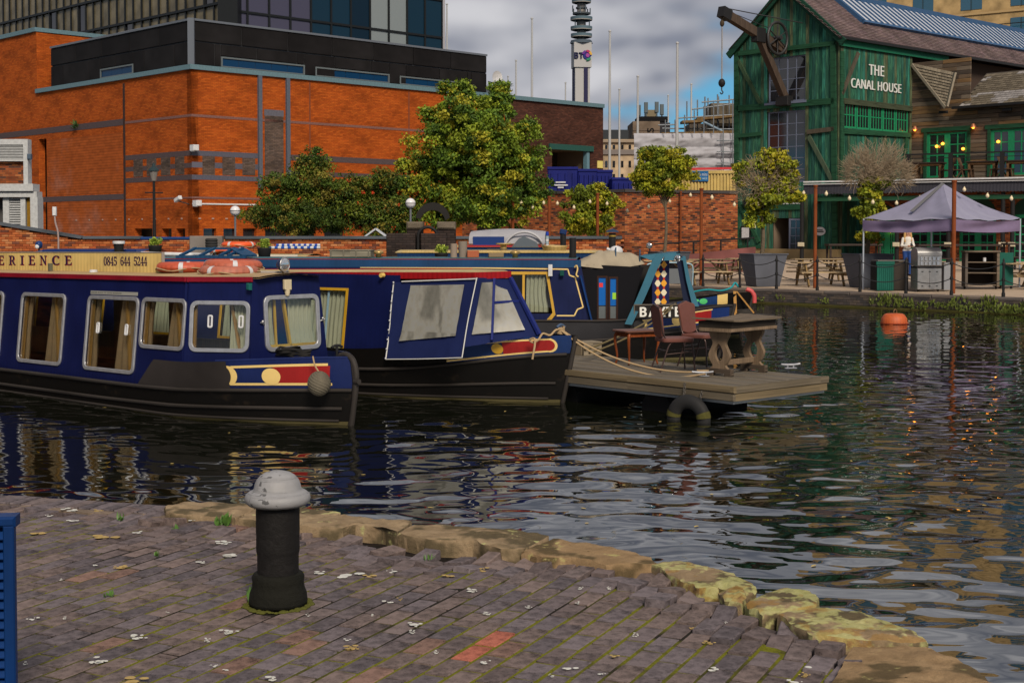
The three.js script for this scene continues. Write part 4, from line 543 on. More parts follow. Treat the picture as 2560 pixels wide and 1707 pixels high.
// rolled canvas on the roof plank
{ const g3 = [], nx = 30, ny = 14; for (let j = 0; j <= ny; j++) { const l = []; for (let i = 0; i <= nx; i++) { const s = i / nx, t = j / ny, a = Math.PI * t, base = P(1440 + 175 * s, 662 + 10 * Math.sin(s * 3.1) - 4 * s, 0.5); const hgt = (0.30 - 0.02 * s) * Math.pow(Math.sin(Math.PI * Math.min(1, 0.03 + s * 1.0)), 0.45) * (0.55 + 0.45 * sst(0, 0.35, s)), wid = 0.36 * (1 - 0.5 * s); const f = 1 + 0.38 * (fbm(s * 9, t * 6, 3, 88) - 0.5); l.push(V(base.x, base.y + hgt * Math.sin(a) * f, 0.5 + wid * Math.cos(a) * f)); } g3.push(l); } mesh('rolled_canvas', sheet(g3, true), M([0.36, 0.31, 0.23], 0.9, { map: T.cloth, side: THREE.DoubleSide }), b);
mesh('canvas_tie', torus(0.17, 0.012, P(1600, 646, 0.5).x, P(1600, 646, 0.5).y - 0.02, 0.5, 0, Math.PI / 2, 0, 6, 20), M([0.02, 0.06, 0.11], 0.8), b); mesh('canvas_tie', [torus(0.20, 0.012, P(1540, 646, 0.5).x, P(1540, 646, 0.5).y - 0.02, 0.5, 0, Math.PI / 2, 0, 6, 20)], M([0.02, 0.06, 0.11], 0.8), b); }
// bow paint
const top = (x) => 0.70 + 0.22 * Math.pow(sst(-2.2, 0.3, x), 1.4), rail = (x) => 0.36 + 0.2 * Math.pow(sst(-3, 0.3, x), 1.5), x0 = P(1606, 800, 0.9).x, pb = (x) => rail(x) + 0.10, pt = (x) => top(x) - 0.03;
mesh('bow_blue', H3.patch(x0, 0.2, (x) => rail(x) + 0.07, top, 0.004, 40), M([0.012, 0.035, 0.16], 0.4, { map: T.paint }), b);
mesh('bow_border', [H3.patch(x0, -0.1, pb, (x) => pb(x) + 0.022, 0.007), H3.patch(x0, -0.1, (x) => pt(x) - 0.022, pt, 0.007), H3.disc(x0 + 0.0, (pb(x0) + pt(x0)) / 2, 0.085, 0.008), H3.disc(x0 + 0.60, (pb(x0 + 0.6) + pt(x0 + 0.6)) / 2, 0.10, 0.011)], creamLine, b);
mesh('bow_red', H3.patch(x0 + 0.62, -0.12, (x) => pb(x) + 0.022, (x) => pt(x) - 0.022, 0.0075), bowRed, b);
mesh('bow_shield', H3.disc(x0 - 0.05, (pb(x0) + pt(x0)) / 2, 0.095, 0.0125), M([0.05, 0.05, 0.055], 0.6, { map: T.blotch }), b);
mesh('tunnel_light', [cbox(0.07, 0.09, 0.05, 0.01, P(1405, 683, 0.95).x, P(1405, 683, 0.95).y, 0.95)], M([0.01, 0.06, 0.05], 0.3), b);
mesh('notice', bx(P(1371, 665, 0.96).x, P(1371, 690, 0.96).y, 0.955, P(1381, 665, 0.96).x, P(1371, 661, 0.96).y, 0.962), white, b);
mesh('cabin_hook', [tube([P(1437, 668, 0.93), P(1441, 663, 0.95), P(1444, 672, 0.95), P(1441, 688, 0.96), P(1446, 692, 0.96)], 0.014, 14, 6)], creamLine, b);
}
// the lettered plank lying along boat 3's bow
{
const f = facadeAt(boat3.position, -5), p = f.loc(1660, 779, 0.98); const o = thing('name_board', 'black plank with large white letters on the bow behind the chairs', 'sign', f.world(p[0], p[1], 0.94), -5 * Math.PI / 180); o.rotation.order = 'YXZ'; o.rotation.z = 0.012;
mesh('plank', cbox(0.98, 0.225, 0.035, 0.006), M([0.022, 0.02, 0.018], 0.6, { map: T.woodH }), o);
mesh('plank_edge', [cbox(0.99, 0.02, 0.045, 0.004, 0, 0.115, 0), cbox(0.02, 0.24, 0.045, 0.004, -0.49, 0, 0)], M([0.10, 0.085, 0.07], 0.7), o);
const wm = M([0.62, 0.62, 0.58], 0.6); let x = -0.40; for (const ch of 'BAXTER') { const g = letters(ch, fontB, 0.165, 0.006); g.computeBoundingBox(); g.translate(x - g.boundingBox.min.x, -0.085, 0.018); mesh('letter', g, wm, o); x += 0.146; }
}
// ---------------------------------------------------------------- the pontoon and what stands on it
const DK = 0.42;                                                        // deck level
const pf = facadeAt(gp(1833, 967, DK), -48);                            // local x along the front edge to its corner, z out of it
const onDeck = (px, py) => gp(px, py, DK + 0.002);
const weathered = [[0.135, 0.115, 0.088], [0.155, 0.13, 0.098], [0.115, 0.098, 0.076], [0.145, 0.128, 0.105]].map((c) => M(c.map((q) => q * 1.15), 0.9, { map: T.woodH }));
{
const o = thing('pontoon', 'grey timber pontoon floating beside the canvas covered boat', 'pontoon', pf.o, pf.th), L = 6.2, W = 1.75, n = 18, bw = W / n;
const bg = [0, 1, 2].map((i) => uvm(clean(cbox(L, 0.03, bw - 0.009, 0.004)), i * 0.7, i * 0.31));
for (let i = 0; i < n; i++) { const q = inst('deck_board', bg[i % 3], weathered[i * 7 % 4], o); q.position.set(-L / 2 + (hash(i, 3) - 0.5) * 0.02, -0.015 + (hash(i, 1) - 0.5) * 0.006, -(i + 0.5) * bw); }

const edge = M([0.17, 0.13, 0.075], 0.9, { map: T.woodH }), edge2 = M([0.14, 0.115, 0.08], 0.9, { map: T.woodH });
mesh('edge_board', [cbox(L + 0.06, 0.075, 0.05, 0.008, -L / 2 + 0.03, -0.03, 0.027)], edge, o); mesh('edge_board', [cbox(L + 0.04, 0.09, 0.045, 0.008, -L / 2 + 0.02, -0.118, 0.016)], edge2, o);
mesh('edge_board', [cbox(0.05, 0.075, W + 0.05, 0.008, 0.027, -0.031, -W / 2)], edge2, o); mesh('edge_board', [cbox(0.045, 0.09, W + 0.02, 0.008, 0.014, -0.119, -W / 2)], edge, o);
mesh('frame_rail', [bx(-L, -0.20, -0.03, 0, -0.165, -0.005), bx(-0.035, -0.199, -W, -0.004, -0.166, -0.03)], M([0.16, 0.18, 0.20], 0.6), o);
for (let i = 0; i < 4; i++) mesh('float', cyl(0.24, 0.24, W - 0.3, -1.3 - i * 1.6, -0.40, -W / 2, 18, Math.PI / 2), dark, o);
}
const atP = (px, py) => { const p = onDeck(px, py); return p; };
// stacking chairs
const tubeBrown = M([0.06, 0.035, 0.03], 0.35, { metalness: 0.4 }), leather = M([0.16, 0.062, 0.048], 0.5, { map: T.cloth });
function chair(label, pos, turn) {                                      // faces local +x
const c = thing('chair', label, 'chair', pos, turn, 'padded stacking chairs on the pontoon');
for (const s of [-1, 1]) {
mesh('leg_frame', tube([[-0.27, 0, s * 0.21], [-0.20, 0.2, s * 0.20], [-0.13, 0.38, s * 0.195], [-0.08, 0.425, s * 0.195], [0.10, 0.43, s * 0.195], [0.19, 0.42, s * 0.195], [0.215, 0.37, s * 0.198], [0.235, 0.2, s * 0.205], [0.25, 0, s * 0.21]], 0.0125, 40, 8), tubeBrown, c);
mesh('back_post', tube([[0.02, 0.425, s * 0.19], [-0.14, 0.44, s * 0.19], [-0.20, 0.50, s * 0.19], [-0.25, 0.70, s * 0.19], [-0.28, 0.90, s * 0.185], [-0.282, 0.925, s * 0.15]], 0.011, 30, 8), tubeBrown, c);
}
for (const x of [-0.17, 0.215]) mesh('stretcher', rod([x, x < 0 ? 0.30 : 0.27, -0.2], [x, x < 0 ? 0.30 : 0.27, 0.2], 0.007), tubeBrown, c);
mesh('side_stretcher', rod([-0.185, 0.25, 0.2], [0.225, 0.285, 0.2], 0.007), tubeBrown, c); mesh('side_stretcher', rod([-0.185, 0.25, -0.2], [0.225, 0.285, -0.2], 0.007), tubeBrown, c);
{ const s = rr(-0.21, -0.215, 0.44, 0.43, 0.07), g = ext(s, 0.03, { bevel: 0.016, bs: 3, cs: 5 }); g.rotateX(-Math.PI / 2); g.translate(0, 0.435, 0); mesh('seat', g, leather, c); }
{ const s = new THREE.Shape(); s.moveTo(-0.16, 0); s.quadraticCurveTo(0, -0.05, 0.16, 0); s.lineTo(0.195, 0.36); s.quadraticCurveTo(0.19, 0.40, 0.12, 0.40); s.quadraticCurveTo(0.07, 0.41, 0, 0.435); s.quadraticCurveTo(-0.07, 0.41, -0.12, 0.40); s.quadraticCurveTo(-0.19, 0.40, -0.195, 0.36); s.closePath(); const g = ext(s, 0.02, { bevel: 0.012, bs: 3, cs: 6 }); g.rotateY(Math.PI / 2); g.rotateZ(0.13); g.translate(-0.225, 0.515, 0); mesh('backrest', g, leather, c); mesh('top_rail', tube([[-0.280, 0.905, -0.19], [-0.287, 0.925, -0.12], [-0.292, 0.952, 0], [-0.287, 0.925, 0.12], [-0.280, 0.905, 0.19]], 0.011, 20, 8), tubeBrown, c); }
c.scale.setScalar(0.88); return c;
}
chair('brown padded stacking chair seen from behind, facing the carved table', atP(1684, 926), 0.22);
chair('brown padded stacking chair with its backrest towards us beside the carved table', atP(1752, 914), -0.72);
// carved trestle table
{
const a = atP(1795, 940), b = atP(1890, 928), dir = b.clone().sub(a); const ang = Math.atan2(-dir.z, dir.x), mid = a.clone().add(b).multiplyScalar(0.5), Lh = dir.length() / 2;
const t = thing('trestle_table', 'weathered table with carved pedestal legs on the pontoon corner', 'table', mid, ang);
t.scale.setScalar(0.9); const wd = M([0.22, 0.155, 0.10], 0.85, { map: T.wood }), tp = M([0.17, 0.13, 0.09], 0.8, { map: T.woodH });
{ const g = [], nx = 20, nz = 10, Lx = Lh + 0.17, Lz = 0.34; for (let j = 0; j <= nz; j++) { const l = []; for (let i = 0; i <= nx; i++) { const x = (i / nx * 2 - 1) * Lx, z = (j / nz * 2 - 1) * Lz; l.push(V(x, 0.765 + 0.02 * Math.pow(Math.abs(x / Lx), 3) + 0.008 * Math.sin(x * 5 + z * 4), z)); } g.push(l); } mesh('table_top', [sheet(g, true), sheet(g.map((l) => l.map((p) => V(p.x, p.y - 0.022, p.z)))), sheet([g[0], g[0].map((p) => V(p.x, p.y - 0.022, p.z))]), sheet([g[nz], g[nz].map((p) => V(p.x, p.y - 0.022, p.z))]), sheet([g.map((l) => l[0]), g.map((l) => V(l[0].x, l[0].y - 0.022, l[0].z))]), sheet([g.map((l) => l[nx]), g.map((l) => V(l[nx].x, l[nx].y - 0.022, l[nx].z))])], tp, t); }
mesh('apron', [bx(-Lh - 0.12, 0.645, -0.27, Lh + 0.12, 0.742, -0.245), bx(-Lh - 0.12, 0.645, 0.245, Lh + 0.12, 0.742, 0.27), bx(-Lh - 0.12, 0.645, -0.245, -Lh - 0.095, 0.742, 0.245), bx(Lh + 0.095, 0.645, -0.245, Lh + 0.12, 0.742, 0.245)], M([0.035, 0.028, 0.022], 0.8, { map: T.woodH }), t);
mesh('drawer_rail', [cbox(Lh * 2 + 0.28, 0.045, 0.05, 0.006, 0, 0.63, 0.262), cbox(0.05, 0.045, 0.5, 0.006, -Lh - 0.115, 0.63, 0)], wd, t);
for (const s of [-1, 1]) {
const q = new THREE.Shape(); const prof = [[0.155, 0.61], [0.15, 0.55], [0.10, 0.45], [0.135, 0.36], [0.17, 0.28], [0.13, 0.19], [0.10, 0.14], [0.15, 0.09]]; q.moveTo(prof[0][0], prof[0][1]); q.splineThru(prof.slice(1).map(([x, y]) => new THREE.Vector2(x, y))); q.lineTo(-0.15, 0.09); q.splineThru(prof.slice(0, -1).reverse().map(([x, y]) => new THREE.Vector2(-x, y))); q.closePath();
const h = new THREE.Path(); h.moveTo(0, 0.44); h.quadraticCurveTo(0.10, 0.34, 0.06, 0.25); h.quadraticCurveTo(0.03, 0.2, 0, 0.17); h.quadraticCurveTo(-0.03, 0.2, -0.06, 0.25); h.quadraticCurveTo(-0.10, 0.34, 0, 0.44); q.holes.push(h);
mesh('pedestal', ext(q, 0.045, { bevel: 0.005, cs: 6 }).rotateY(Math.PI / 2).translate(s * Lh - 0.0225, 0, 0), wd, t);
mesh('foot', [cbox(0.07, 0.06, 0.42, 0.012, s * Lh, 0.07, 0), cbox(0.075, 0.045, 0.13, 0.016, s * Lh, 0.023, 0.15), cbox(0.075, 0.045, 0.13, 0.016, s * Lh, 0.0225, -0.15)], M([0.10, 0.075, 0.055], 0.9, { map: T.woodH }), t);
}
mesh('stretcher', cbox(Lh * 2, 0.075, 0.03, 0.005, 0, 0.17, 0), wd, t);
}
// small occasional table with curved legs
{
const t = thing('side_table', 'small reddish brown side table with curved legs on the pontoon', 'table', atP(1592, 909), 0.45), m = M([0.26, 0.062, 0.016], 0.4, { map: T.wood });
mesh('table_top', ext(rr(-0.27, -0.21, 0.54, 0.42, 0.06), 0.014, { bevel: 0.006 }).rotateX(-Math.PI / 2).translate(0, 0.435, 0), M([0.15, 0.065, 0.045], 0.45, { map: T.woodH }), t);
mesh('apron', [bx(-0.22, 0.37, -0.17, 0.22, 0.43, -0.155), bx(-0.22, 0.37, 0.155, 0.22, 0.43, 0.17), bx(-0.22, 0.37, -0.155, -0.205, 0.43, 0.155), bx(0.205, 0.37, -0.155, 0.22, 0.43, 0.155)], m, t);
for (const sx of [-1, 1]) for (const sz of [-1, 1]) { const pts = [[0, 0.43], [0.02, 0.36], [0.018, 0.25], [-0.005, 0.10], [0.0, 0.04], [0.025, 0.005]].map(([d, y]) => [sx * (0.21 + d * 0.8), y, sz * (0.16 + d * 0.8)]); const g = tube(pts, 0.02, 22, 8), p = g.attributes.position; for (let i = 0; i < p.count; i++) { const y = p.getY(i), k = 0.55 + 0.7 * Math.max(0, y) / 0.43; const cx = sx * 0.215, cz = sz * 0.165; p.setX(i, cx + (p.getX(i) - cx) * k); p.setZ(i, cz + (p.getZ(i) - cz) * k); } g.computeVertexNormals(); mesh('leg', g, m, t); }
}
{ const c = thing('wooden_crate', 'pale wooden step box at the boat end of the pontoon', 'crate', atP(1469, 886), 0.6), m = M([0.30, 0.25, 0.18], 0.85, { map: T.woodH }); const s = shp(rect(-0.16, 0, 0.16, 0.17)); s.holes.push(rr(0.03, 0.06, 0.09, 0.035, 0.015, THREE.Path)); mesh('front', ext(s, 0.015).translate(0, 0, 0.11), m, c); mesh('lid', cbox(0.34, 0.018, 0.26, 0.004, 0, 0.178, 0), m, c); mesh('body', [bx(-0.155, 0.001, -0.12, 0.155, 0.168, 0.06)], M([0.2, 0.16, 0.11], 0.9), c); }
// tyre hung on the front edge as a fender, on two chains
{
const f = pf, q = f.loc(1722, 1012, 0.16), p = f.world(q[0], 0.0, 0.16), t = thing('tyre_fender', 'old tyre hung on the pontoon edge, half in the water', 'tyre', [p.x, 0.015, p.z], pf.th + 0.15);
const g = new THREE.TorusGeometry(0.205, 0.082, 16, 40), P = g.attributes.position; for (let i = 0; i < P.count; i++) P.setZ(i, P.getZ(i) * 0.85); g.computeVertexNormals();
mesh('tyre', g, M([0.03, 0.03, 0.031], 0.6, { map: T.blotch }), t);
mesh('algae_band', [-1, 1].map((s) => torus(0.205, 0.0845, 0, 0, 0, 0, 0, s > 0 ? 0.12 : Math.PI - 0.40, 14, 6, 0.28)), M([0.075, 0.07, 0.02], 0.95, { map: T.grain }), t);
for (const s of [-1, 1]) { const gs = []; for (let i = 0; i < 9; i++) gs.push(torus(0.014, 0.004, s * 0.10 + s * i * 0.004, 0.19 + i * 0.025, -0.06 - i * 0.008, 0, i % 2 * Math.PI / 2, 0, 5, 10)); mesh('chain', gs, M([0.12, 0.11, 0.10], 0.6, { metalness: 0.4 }), t, { kind: 'stuff' }); }
}
function cleat(label, p, turn) { const c = thing('cleat', label, 'cleat', p, turn); mesh('horn', tube([[-0.13, 0.055, 0], [-0.06, 0.05, 0], [0.06, 0.05, 0], [0.13, 0.06, 0]], 0.014, 12, 8), alu, c); mesh('foot', [cyl(0.012, 0.012, 0.05, -0.04, 0.025, 0, 8), cyl(0.012, 0.012, 0.05, 0.04, 0.025, 0, 8), cbox(0.16, 0.012, 0.05, 0.003, 0, 0.006, 0)], alu, c); }
cleat('metal cleat with rope round it above the tyre', atP(1757, 941), -0.1); cleat('bare metal cleat near the far corner of the pontoon', atP(1977, 921), 0.2);
// ropes
const ropeT = (pts, r = 0.012, n = 50) => tube(pts, r, n, 7);
const sag = (a, b, s, n = 8) => Array.from({ length: n + 1 }, (_, i) => { const t = i / n, p = vec(a).clone().lerp(vec(b), t); p.y -= s * 4 * t * (1 - t); return p; });
{
const st = boat2.localToWorld(V(-0.02, 0.94, 0.02)), cl = atP(1757, 940).add(V(0, 0.05, 0)), cl2 = atP(1764, 943).add(V(0, 0.04, 0));
one('mooring_rope', 'pale rope sagging from the canvas covered bow to the cleat, upper strand', 'rope', ropeT(sag(st, cl, 0.16)), ropeM, { group: 'ropes from the bow to the pontoon' });
one('mooring_rope', 'pale rope sagging from the canvas covered bow to the cleat, lower strand', 'rope', ropeT(sag(st.clone().add(V(0.02, -0.02, 0.03)), cl2, 0.23)), ropeM, { group: 'ropes from the bow to the pontoon' });
const coil = []; for (let i = 0; i < 26; i++) { const a = i * 0.9; coil.push(cl.clone().add(V(Math.cos(a) * 0.07, -0.01 + i * 0.0012, Math.sin(a) * 0.035))); } one('rope_coil', 'pale rope wound round the cleat above the tyre', 'rope', tube(coil, 0.011, 90, 6), ropeM);
const w = (px, py, off) => { const f = facadeAt(boat2.position, -36), q = f.loc(px, py, off); return f.world(q[0], q[1], off); };
const pts = [w(1398, 822, 0.05), w(1388, 826, 0.12), w(1375, 838, 0.2), w(1357, 834, 0.3), w(1345, 850, 0.36), w(1332, 856, 0.40), w(1324, 850, 0.42), w(1336, 846, 0.42), w(1337, 862, 0.44), w(1334, 880, 0.47), w(1331, 898, 0.48)]; one('rope_coil', 'rope end looped over the painted bow beside the canvas', 'rope', tube(pts, 0.014, 70, 6), ropeM);
const knot = []; for (let i = 0; i < 30; i++) { const a = i * 1.1; knot.push(boat2.localToWorld(V(-0.02 + Math.cos(a) * 0.045, 0.88 + i * 0.003, Math.sin(a) * 0.045))); } one('rope_coil', 'rope turns round the stud on the bow behind the pontoon box', 'rope', tube(knot, 0.012, 90, 6), ropeM);
const b3 = boat3.localToWorld(V(-0.75, 0.98, 0.75)), pe = atP(1462, 905), m2 = M([0.17, 0.13, 0.06], 0.95, { map: T.grain });
one('mooring_rope', 'dark tarred rope from the pontoon up to the lettered plank, upper strand', 'rope', ropeT(sag(pe.clone().add(V(0, 0.16, 0)), b3, 0.06), 0.014), m2, { group: 'ropes up to the boat behind the pontoon' });
one('mooring_rope', 'dark tarred rope from the pontoon up to the lettered plank, lower strand', 'rope', ropeT(sag(pe.clone().add(V(0.06, 0.12, 0)), b3.clone().add(V(-0.02, -0.05, 0)), 0.08), 0.014), m2, { group: 'ropes up to the boat behind the pontoon' });
// on boat 1: black hose coil, the lashing and the rope ball
const hs = []; for (let i = 0; i < 44; i++) { const a = i * 0.55, k = 0.10 + 0.05 * Math.sin(i * 1.7); hs.push(boat1.localToWorld(V(-0.72 + Math.cos(a) * (0.24 + k * 0.3), 0.75 + i * 0.0022 + 0.01 * Math.sin(i * 2.1), 0.22 + Math.sin(a) * k))); } one('rope_coil', 'black rope coiled on the trip boat foredeck', 'rope', tube(hs, 0.014, 160, 6), blkMatte);
const fp = boat1.localToWorld(V(-0.10, 0.49, 0.36)); const fd = thing('rope_fender', 'round woven rope ball hanging on the trip boat bow', 'fender', fp, 0.3);
{ const g = new THREE.SphereGeometry(0.128, 72, 54), p = g.attributes.position; for (let i = 0; i < p.count; i++) { const v = V(p.getX(i), p.getY(i), p.getZ(i)), n = v.clone().normalize(), a = Math.atan2(n.z, n.x), e = Math.asin(n.y); const k = Math.abs(Math.sin(a * 11 + e * 9)) * Math.abs(Math.sin(e * 12 - a * 5)); v.addScaledVector(n, 0.011 * (k - 0.5)); v.y *= 1.06; p.setXYZ(i, v.x, v.y, v.z); } g.computeVertexNormals(); mesh('woven_ball', g, M([0.13, 0.115, 0.085], 0.95, { map: T.grain }), fd); mesh('lanyard', tube([[0, 0.12, 0], [-0.04, 0.2, -0.04], [-0.06, 0.30, -0.06]], 0.010, 14, 6), ropeM, fd); }
}
// the orange mooring buoy
{ const p = gp(2237, 810, 0), b = thing('mooring_buoy', 'faded orange buoy floating off the far quay', 'buoy', [p.x, 0, p.z], 0.3), m = M([0.55, 0.095, 0.012], 0.6, { map: T.paint }); mesh('float', lathe([[0, -0.15], [0.24, -0.15], [0.315, -0.06], [0.325, 0.03], [0.31, 0.13], [0.25, 0.20], [0.20, 0.225], [0, 0.235]], 9).scale(1, 1.12, 0.95), m, b); mesh('strap', torus(0.325, 0.012, 0, 0.02, 0, Math.PI / 2, 0, 0, 6, 9), M([0.2, 0.03, 0.01], 0.7), b); mesh('ring', torus(0.06, 0.012, 0.02, 0.29, 0, 0, 0.4), M([0.14, 0.08, 0.04], 0.7), b); }
// ---------------------------------------------------------------- the far quay and the terrace behind it
const FQ = 0.45, q1 = gp(1874, 757, 0), q2 = gp(2560, 788, 0), qd = q2.clone().sub(q1).setY(0).normalize(), qdeg = Math.atan2(-qd.z, qd.x) * 180 / Math.PI;
const qf = facadeAt(V(q1.x, 0, q1.z), qdeg);                            // local x along the quay to the right, z out over the water
const slope = 0.016, terrY = (x, z) => { const d = -(V(x, 0, z).sub(qf.o).dot(qf.nz)); return FQ + slope * Math.max(0, d); };
const gt = (px, py) => { let h = FQ; let p; for (let i = 0; i < 8; i++) { p = gp(px, Math.max(py, HZ + 22), h); h = terrY(p.x, p.z); } p.y = h; return p; };
const onT = (px, D) => { const p = at(px, HZ, D); p.y = terrY(p.x, p.z); return p; };
{
const L0 = -60, L1 = 40, Dp = 75;
const pave = tex(512, 512, (u, v) => { const n = fbm(u * 8, v * 8, 5, 6, 8), j = (mod(v * 6, 1) < 0.03 || mod(u * 6 + (Math.floor(v * 6) % 2) * 0.5, 1) < 0.03) ? 0.75 : 1; return mix([0.34, 0.26, 0.19], [0.47, 0.365, 0.27], n).map((c) => c * j * (0.9 + 0.2 * hash(u * 512, v * 512))); }, { size: 3.6 });
const g = sheet([[qf.world(L0, FQ, -0.4), qf.world(L1, FQ, -0.4)], [qf.world(L0, FQ + slope * Dp, -Dp), qf.world(L1, FQ + slope * Dp, -Dp)]]);
struct('terrace', g, M([0.9, 0.9, 0.9], 0.95, { map: pave }));
const o = new THREE.Group(); o.name = 'far_quay'; put(o, qf); scene.add(o); o.userData = { kind: 'structure', label: 'dark brick canal wall with rounded coping below the terrace' };
mesh('wall_core', bx(L0, -1, -0.5, L1, FQ - 0.06, -0.02), M([0.05, 0.045, 0.04], 0.95), o);
// courses of real bricks, joined
const bg = clean(box(0.216, 0.066, 0.06)), gs = [], cols = [[0.060, 0.052, 0.050], [0.075, 0.062, 0.056], [0.048, 0.044, 0.044], [0.088, 0.070, 0.058]];
for (let r = 0; r < 6; r++) for (let i = 0; i < 190; i++) { const x = -24 + i * 0.226 + (r % 2) * 0.113, h = hash(i, r, 44); const b = bg.clone().translate(x, -0.02 + r * 0.076 - 0.02, -0.028 + (h - 0.5) * 0.012), c = cols[Math.floor(h * 4)], a = new Float32Array(b.attributes.position.count * 3), alg = r < 2 ? 0.8 * vn(x * 1.3, r, 5) : 0; for (let k = 0; k < a.length; k += 3) a.set(mix(c, [0.05, 0.055, 0.012], alg), k); b.setAttribute('color', new THREE.BufferAttribute(a, 3)); gs.push(b); }
mesh('brick_courses', gs, M([1.25, 1.25, 1.25], 0.9, { vertexColors: true, map: T.grain }), o, { keep: ['color'], kind: 'stuff' });
const cg = [0, 1, 2].map((i) => uvm(clean(cbox(0.88, 0.10, 0.46, 0.025)), i * 1.3, i)), cm = [[0.15, 0.12, 0.105], [0.13, 0.11, 0.10], [0.17, 0.135, 0.11]].map((c) => M(c, 0.9, { map: T.blotch }));
for (let i = 0; i < 34; i++) { const q = inst('coping_stone', cg[i % 3], cm[i * 5 % 3], o); if (i) q.name += '_' + String(i).padStart(3, '0'); q.position.set(-12 + i * 0.895, FQ - 0.048 + (hash(i, 9) - 0.5) * 0.008, -0.21); }
mesh('coping_run', [bx(L0, FQ - 0.09, -0.43, -12.5, FQ, 0.02), bx(18.4, FQ - 0.09, -0.43, L1, FQ, 0.02)], cm[0], o);
mesh('algae_ledge', bx(-24, -0.10, -0.02, L1, 0.05, 0.035), M([0.085, 0.078, 0.018], 0.95, { map: T.blotch }), o);
// weeds along the water line
const ws = []; for (const [px, py, n, s] of [[1905, 746, 8, 0.16], [1952, 742, 10, 0.2], [2060, 750, 12, 0.2], [2190, 752, 16, 0.25], [2225, 746, 40, 0.42], [2265, 756, 26, 0.28], [2300, 762, 26, 0.28], [2345, 760, 20, 0.24], [2375, 762, 22, 0.25], [2405, 768, 20, 0.22], [2440, 766, 24, 0.25], [2472, 752, 20, 0.34], [2490, 770, 30, 0.34], [2515, 772, 30, 0.3], [2545, 770, 34, 0.34], [2400, 748, 12, 0.3]]) { const q = qf.loc(px, py, 0); for (let i = 0; i < n * 2; i++) { const l = leafGeo(R(0.4, 1) * s * 0.42, R(0.03, 0.07), R(0.2, 0.8)); l.rotateX(R(0.1, 1.2)); l.rotateY(R(-1.4, 1.4)); l.translate(q[0] + R(-1, 1) * s * 0.9, Math.max(0.02, q[1] - s * 0.3 + R(-0.3, 0.5) * s), 0.03); ws.push(l); } }
mesh('weeds', ws, leafM([0.13, 0.17, 0.018]), o, { kind: 'stuff' });
}
// chain railing along the edge
{
const rl = thing('chain_railing', 'black posts and double chains along the far quay edge', 'railing', qf.o, qf.th), P = [1510, 1590, 1668, 1758, 1850, 1942, 2044, 2151, 2266, 2380, 2510, 2640].map((px) => qf.loc(px, 712, -0.32)[0]);
P.forEach((x) => { mesh('post', [lathe([[0.05, 0], [0.05, 0.10], [0.036, 0.12], [0.034, 0.42], [0.05, 0.44], [0.05, 0.50], [0.034, 0.52], [0.032, 0.84], [0.052, 0.87], [0.052, 0.92], [0.025, 0.95], [0.032, 0.98], [0.012, 1.04], [0, 1.05]], 12).translate(x, FQ, -0.32)], blk, rl); });
for (let i = 0; i + 1 < P.length; i++) for (const h of [0.90, 0.47]) mesh('chain', tube(sag([P[i], FQ + h, -0.32], [P[i + 1], FQ + h, -0.32], 0.16), 0.014, 20, 5), iron, rl);
}
// rusty festoon poles and the strings of bulbs between them
const poleTops = [];
function pole(px, pyTop, base, label, r = 0.055) { const p = base, h = at(px, pyTop, -p.z).y - p.y; const o = one('festoon_pole', label, 'pole', [cyl(r, r, h, 0, h / 2, 0, 10), cyl(r * 1.3, r * 1.3, 0.05, 0, h - 0.03, 0, 10)], rust, { group: 'rusty poles for the string lights' }); o.position.copy(p); poleTops.push([px, V(p.x, p.y + h - 0.05, p.z)]); }
pole(1282, 487, onT(1282, 50), 'rusty pole in front of the large tree'); pole(1373, 490, onT(1373, 50), 'rusty pole just right of the large tree'); pole(1494, 482, onT(1494, 50), 'rusty pole beside the yellow green shrub, left of a pair'); pole(1514, 496, onT(1514, 55), 'rusty pole beside the yellow green shrub, right of a pair');
pole(1702, 478, onT(1702, 57), 'thin rusty pole against the red brick wall', 0.04); pole(1753, 470, gt(1753, 713), 'rusty pole on the quay edge before the red brick wall'); pole(2038, 462, gt(2038, 720), 'rusty pole on the quay edge before the green barn'); pole(2384, 450, gt(2384, 733), 'rusty pole on the quay edge before the gazebo', 0.06);
{
const lampM = M([0.62, 0.52, 0.34], 0.4), runs = [[[1290, 494], [1330, 512], [1373, 494], 50], [[1373, 496], [1440, 512], [1494, 488], 50], [[1494, 490], [1560, 520], [1640, 506], [1753, 474], 50], [[1753, 476], [1840, 505], [1940, 498], [2038, 466], 45], [[2038, 470], [2120, 488], [2250, 500], [2384, 456], 43], [[2384, 456], [2450, 478], [2560, 492], 42]];
const desc = ['in front of the large tree', 'over the yellow green shrub', 'along the red brick wall', 'across the barn door side', 'under the black awning edge', 'above the gazebo'];
runs.forEach((q, i) => { const D = q.pop(), pts = q.map(([x, y]) => at(x, y, D)), s = thing('string_lights', 'string of pale bulbs ' + desc[i], 'string lights', [0, 0, 0], 0, 'strings of bulbs between the rusty poles'), cv = new THREE.CatmullRomCurve3(pts); mesh('cable', new THREE.TubeGeometry(cv, 40, 0.008, 5), blk, s); const n = Math.max(3, Math.round(cv.getLength() / 0.75)); for (let k = 0; k < n; k++) { const p = cv.getPointAt((k + 0.5) / n); mesh('bulb', [ball(0.055, p.x, p.y - 0.09, p.z, 1, 1.2, 1, 8), cyl(0.022, 0.022, 0.05, p.x, p.y - 0.025, p.z, 6)], lampM, s); } });
}
